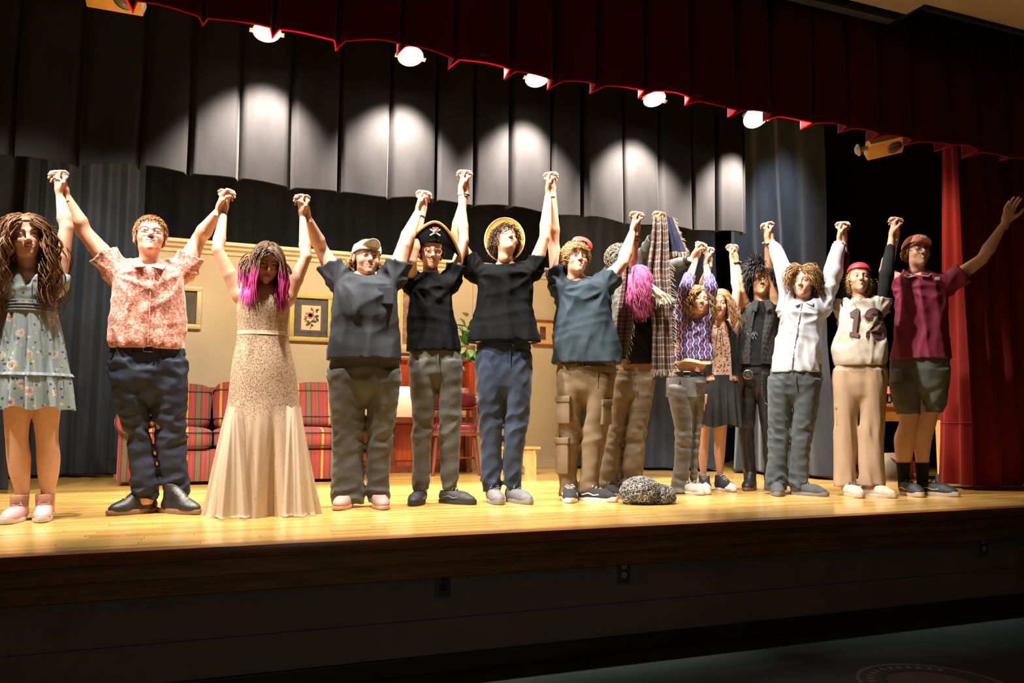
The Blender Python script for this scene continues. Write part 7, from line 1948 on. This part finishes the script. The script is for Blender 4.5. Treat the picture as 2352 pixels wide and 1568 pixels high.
# ---- 12 studded vest
def p12():
    p = PS[12]
    T = setT(p, [(692, 1730, 1768), (700, 1714, 1786), (720, 1706, 1788), (760, 1699, 1780), (800, 1696, 1776), (838, 1695, 1774)], .66, bmin=.09)
    bl = mat('black_waxed_denim', (.016, .015, .016), .42, .3, 9, .2, 40)
    o, Pr, Ls = build_pants(p, [(830, 1697, 1772), (860, 1697, 1772), (892, 1698, 1772)], [[(878, 1697, 1739), (940, 1698, 1736), (1000, 1698, 1732), (1050, 1704, 1735), (1090, 1708, 1737), (1112, 1710, 1736)], [(878, 1733, 1772), (940, 1742, 1774), (1000, 1750, 1776), (1050, 1753, 1776), (1104, 1756, 1778)]], bl, seed=141, amp=.007, f=26)
    body(p, inner(p, T, .02), simple_legs(p, Ls, .012), hc=dict(brow=(.02, .012, .01), lip=(.38, .15, .11), openness=.5, mouth='open', stubble=.5))
    bk = belt(p, Pr, blackl, p.pt(1730, 852)[2], .045, .006)
    c = p.pt(1718, 862); yy = -.125
    MB().tube([(c[0]+.036*math.cos(t), yy, c[2]+.036*math.sin(t)) for t in np.linspace(0, 6.283, 29)], .005, 6, False).build('ring_buckle', mat('aged_silver', (.62, .55, .42), .3, .2, metal=1.0), bk, smooth=True)
    st = MB(); P5 = [(c[0]+.034*math.cos(1.57+k*2.513), yy, c[2]+.034*math.sin(1.57+k*2.513)) for k in range(6)]; st.tube(P5, .003, 5); st.build('star_buckle', mat('aged_silver', (.62, .55, .42), .3, metal=1.0), bk)
    tee = build_top(p, p.rows([(694, 1730, 1768), (702, 1716, 1784), (722, 1708, 1786), (760, 1701, 1778), (800, 1699, 1773), (842, 1699, 1771)], .68, bmin=.095), chains(p), cloth('black_print_tee', (.02, .02, .022), .8, .8, .2, 20), frac=(.12, .12), sgrow=.012, flare=.0, seed=143, pipe=.001, drag=.002, amp=.003, name='tank_top')
    pr_ = mat('tee_print', (.40, .40, .42), .7, .3); R = p.trows
    for k in range(5):
        a = p.pt(1722+k*3, 768+(k % 2)*8); zz = a[2]; y = -float(np.interp(zz, R[:, 0], R[:, 4]))-.014
        MB().tube([(a[0]-.02, y, zz), (a[0]-.006, y-.002, zz-.02), (a[0]+.004, y-.002, zz+.012), (a[0]+.02, y, zz-.016)], .0022, 4).build('print_mark', pr_, tee)
    vs = p.rows([(692, 1728, 1772), (700, 1708, 1792), (720, 1702, 1792), (760, 1696, 1784), (800, 1693, 1779), (837, 1692, 1777)], .74, bmin=.115)
    vst = ring_loft('vest', resample(vs, 26), mat('black_denim_vest', (.022, .022, .025), .7, .3, 12, .35, 50), p.e, 90, open_front=.30, fold=lambda i, t: .005*math.sin(7*t+5*i), thick=.008)
    Rv = np.array(sorted(vs)); mb = MB()
    def onv(x, z): 
        a, b, cx = (float(np.interp(z, Rv[:, 0], Rv[:, k])) for k in (3, 4, 1)); return -b*math.sqrt(max(.06, 1-((x-cx)/a)**2))-.008
    for x0_ in (1712, 1722, 1752, 1760, 1768):
        for k in range(10):
            q = p.pt(x0_+(k % 2)*3, 718+k*11.5); mb.lathe([(.0048, 0), (.0042, -.003), (.001, -.006)], c=(q[0], onv(q[0], q[2]), q[2]), n=6, axis='y')
    so = mb.build('stud', silver, vst); so['kind'] = 'stuff'
    for s in (-1, 1):
        MB().prism([(s*.02, .01), (s*.075, .0), (s*.085, -.05), (s*.04, -.075)], -.150, -.142).xf(Matrix.Translation((p.NB[0], 0.02, p.NB[2]-.02))).build('vest_collar', mat('black_denim_vest', (.022, .022, .025)), vst)
    pts = [p.pt(1752, 850, -.12), p.pt(1750, 880, -.14), p.pt(1751, 905, -.14), p.pt(1757, 925, -.13), p.pt(1766, 930, -.09)]
    ch_ = MB(); P = np.array(pts)
    for k in range(30):
        t = k/29*4; i = min(3, int(t)); q = P[i]+(P[i+1]-P[i])*(t-i); d = (P[i+1]-P[i]); d /= np.linalg.norm(d)
        a = np.array([1, 0, 0]) if k % 2 else np.array([0, 1, 0]); a = a-d*(a@d); a /= np.linalg.norm(a)
        ch_.tube([q+.006*d*math.cos(w)+.004*a*math.sin(w) for w in np.linspace(0, 6.283, 9)], .0016, 4, False)
    ch_.build('wallet_chain', silver, o)
    cap_obj(p, (.012, .010, .012), grow=.012)
    hair_obj(p, 'hair', grow_hair(p, 1485, .16, 0.0036, 112, lift=.9, grav=.55, part=False, forward=.5, stiff=.5, steps=8, spread=.25, push=False), (.006, .006, .008), (.035, .033, .036))
    bracelet(p, 0, blackl, .02, .031, .008, studs=silver); bracelet(p, 1, blackl, .02, .031, .008, studs=silver)
    feet(p, (1722, 1766), (-10, 8), 'boot', blackl, mat('boot_welt', (.20, .10, .05), .6), black_lace, heel=True, scale=.98)
p12()
# ---- 13 pale blue shirt
def p13():
    p = PS[13]
    T = setT(p, [(682, 1826, 1866), (692, 1806, 1886), (712, 1794, 1896), (750, 1789, 1892), (790, 1781, 1888), (830, 1772, 1888), (856, 1770, 1888)], .72, bmax=.18)
    dn = denim('blue_grey_denim', (.034, .046, .056), .6)
    o, Pr, Ls = build_pants(p, [(840, 1772, 1888), (870, 1764, 1890), (905, 1763, 1886)], [[(888, 1763, 1826), (940, 1764, 1820), (1000, 1764, 1814), (1050, 1764, 1810), (1090, 1758, 1808), (1124, 1755, 1806)], [(888, 1818, 1886), (940, 1819, 1880), (1000, 1818, 1866), (1050, 1816, 1860), (1090, 1812, 1857), (1120, 1812, 1860)]], dn, seed=151, amp=.010, f=20, name='jeans')
    fly(p, Pr, dn, 1828, 862, 895, o); waistband(p, Pr, dn, 852, .03, .002, o)
    body(p, inner(p, T, .026), simple_legs(p, Ls, .018), hc=dict(brow=(.12, .07, .04), lip=(.52, .22, .18), openness=.7))
    sm = cloth('pale_blue_oxford', (.40, .405, .46), .1, .7, .35, 26)
    sh = build_top(p, T, chains(p), sm, frac=(1.78, 1.85), sgrow=.024, flare=.004, seed=153, amp=.010, f=20, name='button_shirt', vneck=.02)
    R = p.trows
    def front(x, z): return float(np.interp(z, R[:, 0], R[:, 2])-np.interp(z, R[:, 0], R[:, 4])*math.sqrt(max(.05, 1-((x-np.interp(z, R[:, 0], R[:, 1]))/np.interp(z, R[:, 0], R[:, 3]))**2)))
    zs = [(p.pt(1842-(y-690)*.16, y)) for y in np.linspace(702, 850, 12)]
    MB().tube([(q[0], front(q[0], q[2])-.006, q[2]) for q in zs], .004, 5).build('placket', sm, sh, smooth=True)
    for q in zs[1::2]: MB().lathe([(.006, 0), (.005, -.004)], c=(q[0], front(q[0], q[2])-.012, q[2]), n=10, axis='y').build('button', mat('white_button', (.7, .7, .7), .3), sh)
    for s in (-1, 1):
        a, b_, c_, d_ = p.NB+np.array([s*.060, -.02, .03]), p.NB+np.array([s*.095, -.04, .0]), p.NB+np.array([s*.06, -.14, -.055]), p.NB+np.array([s*.012, -.13, -.035])
        q = [a, b_, c_, d_]; V = [tuple(x) for x in q]+[tuple(x+np.array([0, .004, -.006])) for x in q]
        mesh_obj('collar_leaf', V, [(0, 1, 2, 3), (7, 6, 5, 4), (0, 4, 5, 1), (1, 5, 6, 2), (2, 6, 7, 3), (3, 7, 4, 0)], sm, sh, smooth=False)
    q0, q1 = p.pt(1790, 790), p.pt(1834, 860)
    for side in (0, 1):
        S, E, W = p.arms[side][0]; d = (W-E)/np.linalg.norm(W-E); c0 = E+(W-E)*(.78 if side == 0 else .85)
        MB().tube([c0-d*.02, c0+d*.03], [.046, .040], 20).build('cuff', sm, sh, smooth=True)
    cap_obj(p, (.16, .085, .04), grow=.010)
    hair_obj(p, 'hair', grow_hair(p, 1530, .19, 0.0036, 113, curl=.012, cfreq=1.8, lift=.55, grav=.85, part=True, forward=.15, steps=11, push=False), (.10, .05, .022), (.38, .22, .09))
    feet(p, (1781, 1834), (4, 60), 'low', mat('charcoal_suede', (.06, .062, .068), .85, .2), mat('grey_sole2', (.16, .15, .15), .7), mat('grey_lace', (.20, .20, .21), .7), scale=1.02, ys=(-.03, -.01))
p13()

# ---- 14 jersey 12
def p14():
    p = PS[14]
    T = setT(p, [(682, 1957, 1997), (692, 1938, 2014), (712, 1926, 2026), (760, 1916, 2034), (800, 1911, 2039), (828, 1913, 2039), (840, 1920, 2034)], .74, bmin=.10)
    bg = cloth('beige_cotton', (.36, .25, .17), .1, .9, .3, 30)
    o, Pr, Ls = build_pants(p, [(832, 1922, 2032), (850, 1914, 2038), (880, 1912, 2038), (908, 1912, 2038)], [[(890, 1912, 1982), (950, 1914, 1976), (1010, 1915, 1969), (1060, 1915, 1968), (1117, 1915, 1970)], [(890, 1970, 2038), (950, 1971, 2034), (1010, 1970, 2030), (1060, 1968, 2032), (1114, 1969, 2034)]], bg, seed=161, amp=.009, f=13, ratio=.9, st=(1.6, 1.6, .35), name='wide_trousers')
    a, b = p.pt(1919, 930), p.pt(1941, 978); pk = MB().box((a[0], -.070, b[2]), (b[0], -.02, a[2]), .008).build('cargo_pocket', bg, o, smooth=True)
    MB().box((a[0]-.004, -.076, a[2]-.03), (b[0]+.004, -.03, a[2]+.004), .005).build('pocket_flap', bg, pk, smooth=True)
    body(p, inner(p, T, .024), simple_legs(p, Ls, .02), hc=dict(brow=(.34, .20, .11), lip=(.50, .20, .17), openness=.5, mouth='open'))
    ur = build_top(p, shrink_rows(T, .045), chains(p), cloth('black_undershirt', (.02, .021, .024), .2), frac=(1.80, 1.86), sgrow=.012, flare=0, seed=165, pipe=0, drag=0, amp=.004, name='undershirt', hollow=False, neck=.058)
    jm = cloth('white_jersey_knit', (.48, .43, .37), .08, .8, .35, 26)
    sh = build_top(p, T, chains(p), jm, frac=(.34, .34), sgrow=.030, flare=.02, seed=163, amp=.009, f=13, name='jersey', neck=.078, vneck=.03)
    R = p.trows; pu = mat('jersey_number_plum', (.10, .045, .05), .7, .2); gd_ = mat('jersey_number_gold', (.62, .50, .20), .7, .1)
    def plate(nm, poly, m, lift, par):
        """flat twill figure following the chest"""
        bm = bmesh.new(); vs = []
        for x, y in poly:
            q = p.pt(x, y); zz = q[2]; a, b_, cx = (float(np.interp(zz, R[:, 0], R[:, k])) for k in (3, 4, 1)); yy = -b_*max(.08, 1-abs((q[0]-cx)/a)**2.3)**(1/2.3)
            vs.append((q[0], yy-lift, zz))
        n = len(vs); V = vs+[(x, y+.012, z) for x, y, z in vs]; F = [tuple(range(n)), tuple(range(2*n-1, n-1, -1))]+[(k, n+k, n+(k+1) % n, (k+1) % n) for k in range(n)]
        return mesh_obj(nm, V, F, m, par, smooth=False)
    one = [(1952, 722), (1967, 712), (1974, 714), (1967, 768), (1973, 769), (1972, 779), (1951, 775), (1952, 766), (1957, 767), (1961, 733), (1953, 733)]
    plate('number_one', one, pu, .013, sh)
    def arcpts(cx, cy, rx, ry, a0, a1, n): return [(cx+rx*math.cos(R_(a)), cy-ry*math.sin(R_(a))) for a in np.linspace(a0, a1, n)]
    # the 2 in strips so it can follow the chest
    outer = arcpts(2008, 732, 20, 21, 178, -38, 12)+[(2006, 764), (2030, 765), (2030, 781), (1988, 779)]
    innr = arcpts(2008, 733, 9, 9, 178, -38, 12)+[(1996, 762), (2012, 772), (2029, 773), (1989, 778)]
    path_o, path_i = arcpts(2007, 732, 22, 21, 180, -40, 12), arcpts(2007, 733, 9, 9, 180, -40, 12)
    so_, si_ = path_o[-1], path_i[-1]
    path_o += [(2014, 762)]; path_i += [(1989, 768)]
    for k in range(len(path_o)-1): plate('number_two_stroke', [path_o[k], path_o[k+1], path_i[k+1], path_i[k]], pu, .015, sh)
    plate('number_two_stroke', [(1989, 766), (2030, 768), (2030, 782), (1988, 779)], pu, .016, sh)
    plate('number_gold_edge', [(1992, 757), (2000, 748), (2004, 752), (1994, 764)], gd_, .015, sh)
    neckband(p, cloth('purple_collar', (.05, .035, .07)), sh, .066, .03)
    MB().tube([p.NB+np.array([x, -.115-.01*(1-abs(x)/.05), -.02-.07*(1-(abs(x)/.05)**2)]) for x in np.linspace(-.05, .05, 13)], .0025, 5).build('cord', black_lace, sh)
    cap_obj(p, (.40, .24, .11))
    hair_obj(p, 'hair', grow_hair(p, 810, .13, 0.0030, 114, curl=.008, lift=.25, grav=.9, part=False, keep=lambda q: q[2] < .03, steps=9, push=False), (.34, .19, .08), (.60, .40, .20))
    rc = mat('crimson_cap', (.38, .022, .035), .6, .1, 30, .2, 160)
    V, F = hair_cap(None, .012, [.058, .056, .052, .044, .036, .03, .028]); V = p.HO+(V*p.hs)@p.HR.T; cp = mesh_obj('cap', V, F, rc, p.e)
    brim(p, rc, cp, math.pi, .045, .065, .03)
    MB().tube([p.hpt(((.0895)*math.cos(t), .015+(.107)*math.sin(t), .062)) for t in np.linspace(R_(200), R_(340), 17)], .0055, 6).build('cap_strap', mat('cap_strap_red', (.45, .03, .05), .6), cp, smooth=True)
    feet(p, (1946, 1995), (24, 50), 'low', mat('cream_print_canvas', (.50, .42, .34), .8, .25, 40), mat('cream_sole', (.48, .38, .30), .7), mat('tan_lace', (.30, .22, .16), .7), scale=1.0, ys=(-.03, 0))
p14()

# ---- 15 maroon polo
def p15():
    p = PS[15]
    T = setT(p, [(622, 2086, 2134), (632, 2070, 2158), (650, 2058, 2178), (700, 2054, 2182), (750, 2051, 2181), (800, 2048, 2184), (826, 2046, 2186)], .74, bmax=.21)
    gs = cloth('grey_shorts', (.10, .105, .095), .3, .85, .4, 60)
    o, Pr, Ls = build_pants(p, [(812, 2048, 2184), (850, 2042, 2184), (892, 2040, 2182)], [[(878, 2040, 2120), (920, 2050, 2118), (951, 2060, 2118)], [(878, 2108, 2182), (920, 2110, 2176), (948, 2112, 2166)]], gs, seed=171, amp=.008, name='shorts', knee=0, dvs=(-.03, .04), kk=.02)
    legs = [leg_skin(p, [(880, 2052, 2116), (930, 2064, 2114), (970, 2066, 2108), (1005, 2052, 2101), (1040, 2055, 2098), (1065, 2060, 2090), (1100, 2063, 2087)], dv=-.03), leg_skin(p, [(880, 2112, 2172), (930, 2114, 2160), (970, 2108, 2152), (1005, 2098, 2142), (1040, 2100, 2136), (1065, 2103, 2134), (1100, 2106, 2131)], dv=.04)]
    body(p, inner(p, T, .03), legs, hc=dict(brow=(.22, .11, .06), lip=(.52, .20, .17), openness=.5, mouth='smile'))
    mm = spots('maroon_heather', (.20, .012, .045), [(140, .22, (.28, .02, .09), 0), (120, .20, (.13, .01, .05), 3.)], .75)
    sh = build_top(p, T, chains(p), mm, frac=(.45, .48), sgrow=.028, flare=.018, seed=173, amp=.009, f=13, name='polo_shirt', vneck=.03)
    wt = mat('polo_white_trim', (.60, .55, .52), .6)
    for s in (-1, 1):
        a, b_, c_, d_ = p.NB+np.array([s*.064, -.02, .035]), p.NB+np.array([s*.11, -.04, .0]), p.NB+np.array([s*.07, -.165, -.055]), p.NB+np.array([s*.014, -.155, -.04])
        q = [a, b_, c_, d_]; V = [tuple(x) for x in q]+[tuple(x+np.array([0, .004, -.006])) for x in q]
        cf = mesh_obj('collar_leaf', V, [(0, 1, 2, 3), (7, 6, 5, 4), (0, 4, 5, 1), (1, 5, 6, 2), (2, 6, 7, 3), (3, 7, 4, 0)], mm, sh, smooth=False)
        MB().tube([b_+np.array([0, -.004, 0]), c_+np.array([0, -.006, 0]), d_+np.array([0, -.006, 0])], .004, 5).build('collar_trim', wt, sh)
    R = p.trows
    for x, y in ((2088, 638), (2152, 645)):
        q = p.pt(x, y); b_ = -float(np.interp(q[2], R[:, 0], R[:, 4]))*.86-.012
        MB().box((q[0]-.018, b_-.004, q[2]-.012), (q[0]+.018, b_+.004, q[2]+.012), .003).build('chest_badge', wt, sh)
    cap_obj(p, (.22, .11, .05), grow=.004)
    hair_obj(p, 'hair', grow_hair(p, 720, .045, 0.0024, 115, lift=.3, grav=.5, part=False, keep=lambda q: q[2] < .03, steps=5, push=False), (.18, .09, .04), (.36, .20, .09))
    sc = mat('salmon_cap', (.50, .17, .12), .7, .15, 25, .25, 160)
    V, F = hair_cap(None, .014, [.052, .050, .048, .044, .038, .034, .03]); V = p.HO+(V*p.hs)@p.HR.T; cp = mesh_obj('cap', V, F, sc, p.e)
    brim(p, sc, cp, 0, .050, .085, .006, up=.012)
    MB().box((-.020, -.004, -.012), (.020, .004, .012), .003).xf(Matrix.Translation(p.hpt((0, -.106, .085))) @ Matrix(p.HR.tolist()).to_4x4()).build('cap_patch', wt, cp)
    glasses(p, mat('dark_wire', (.04, .03, .03), .3, metal=.5))
    bs = cloth('black_sock', (.016, .017, .02), .2, .9)
    for r, hh in ((legs[0], 1062), (legs[1], 1062)):
        RR = np.array(sorted(r)); z1 = p.pt(2100, hh)[2]; g = lambda z, k: float(np.interp(z, RR[:, 0], RR[:, k]))
        ring_loft('sock', [(z, g(z, 1), g(z, 2), g(z, 3)+.004, g(z, 4)+.004) for z in np.linspace(z1, .06, 8)], bs, p.e, 30)
    feet(p, (2078, 2122), (24, 60), 'low', mat('black_runner', (.020, .024, .030), .6, .3, 60, .3, 200), mat('runner_sole', (.42, .33, .26), .6), black_lace, ys=(-.04, .04), scale=1.14, stripe=mat('gold_stripe', (.45, .30, .10), .4))
p15()

# ---- the curly wig left on the floor
def wig():
    c = atf(1468, 1155); t = empty('curly_wig', (c[0]+.03, c[1]-.05, 0), 'grey curly wig lying on the stage floor', 'wig')
    g = Grid((-.19, -.14, -.01), (.19, .14, .20), .006)
    g.add(ell((-.045, 0, .075), (.115, .10, .085)), .01); g.add(ell((.07, -.01, .05), (.10, .095, .060)), .03)
    nz = vnoise(15, 70, (1, 1, 1), 6); near = np.abs(g.D) < .03; I = np.argwhere(near); g.D[near] += (.012*nz(g.ax[0][I[:, 0]], g.ax[1][I[:, 1]], g.ax[2][I[:, 2]])).astype(F4)
    g.D = np.maximum(g.D, (F4(0.002)-g.ax[2])[None, None, :])
    V, F = g.mesh(); mesh_obj('wig_base', V, F, mat('wig_grey', (.14, .135, .13), .5, .5, 40), t)
    rg = np.random.default_rng(6); V = []; F = []; C = []; mb = MB(); cols = []
    for k in range(1500):
        d = rg.normal(size=3); d[2] = d[2] if d[2] > -.5 else -d[2]; d /= np.linalg.norm(d)
        cc, r = ((np.array([-.045, 0, .070]), np.array([.122, .106, .088])) if rg.random() < .58 else (np.array([.07, -.01, .045]), np.array([.108, .102, .064])))
        q = cc+d*r; q[2] = max(.014, q[2]); a = np.cross(d, rg.normal(size=3)); a /= np.linalg.norm(a); b_ = np.cross(d, a); R0 = .009+.007*rg.random()
        n0 = len(mb.v); mb.tube([np.maximum(q+d*.0022*i+R0*(a*math.cos(i*.62)+b_*math.sin(i*.62)), [-9, -9, .004]) for i in range(13)], [.0022]*12+[.0008], 3)
        cols += [rg.random()]*(len(mb.v)-n0)
    o = mesh_obj('wig_curl', mb.v, mb.f, HAIR, t); o['kind'] = 'stuff'
    cv = np.array(cols)[:, None]; cv = np.array([.06, .057, .055])*(1-cv)+np.array([.62, .60, .58])*cv**1.5
    ca = o.data.color_attributes.new('Col', 'FLOAT_COLOR', 'POINT'); ca.data.foreach_set('color', np.hstack([cv, np.ones((len(cv), 1))]).astype(F4).ravel())
wig()
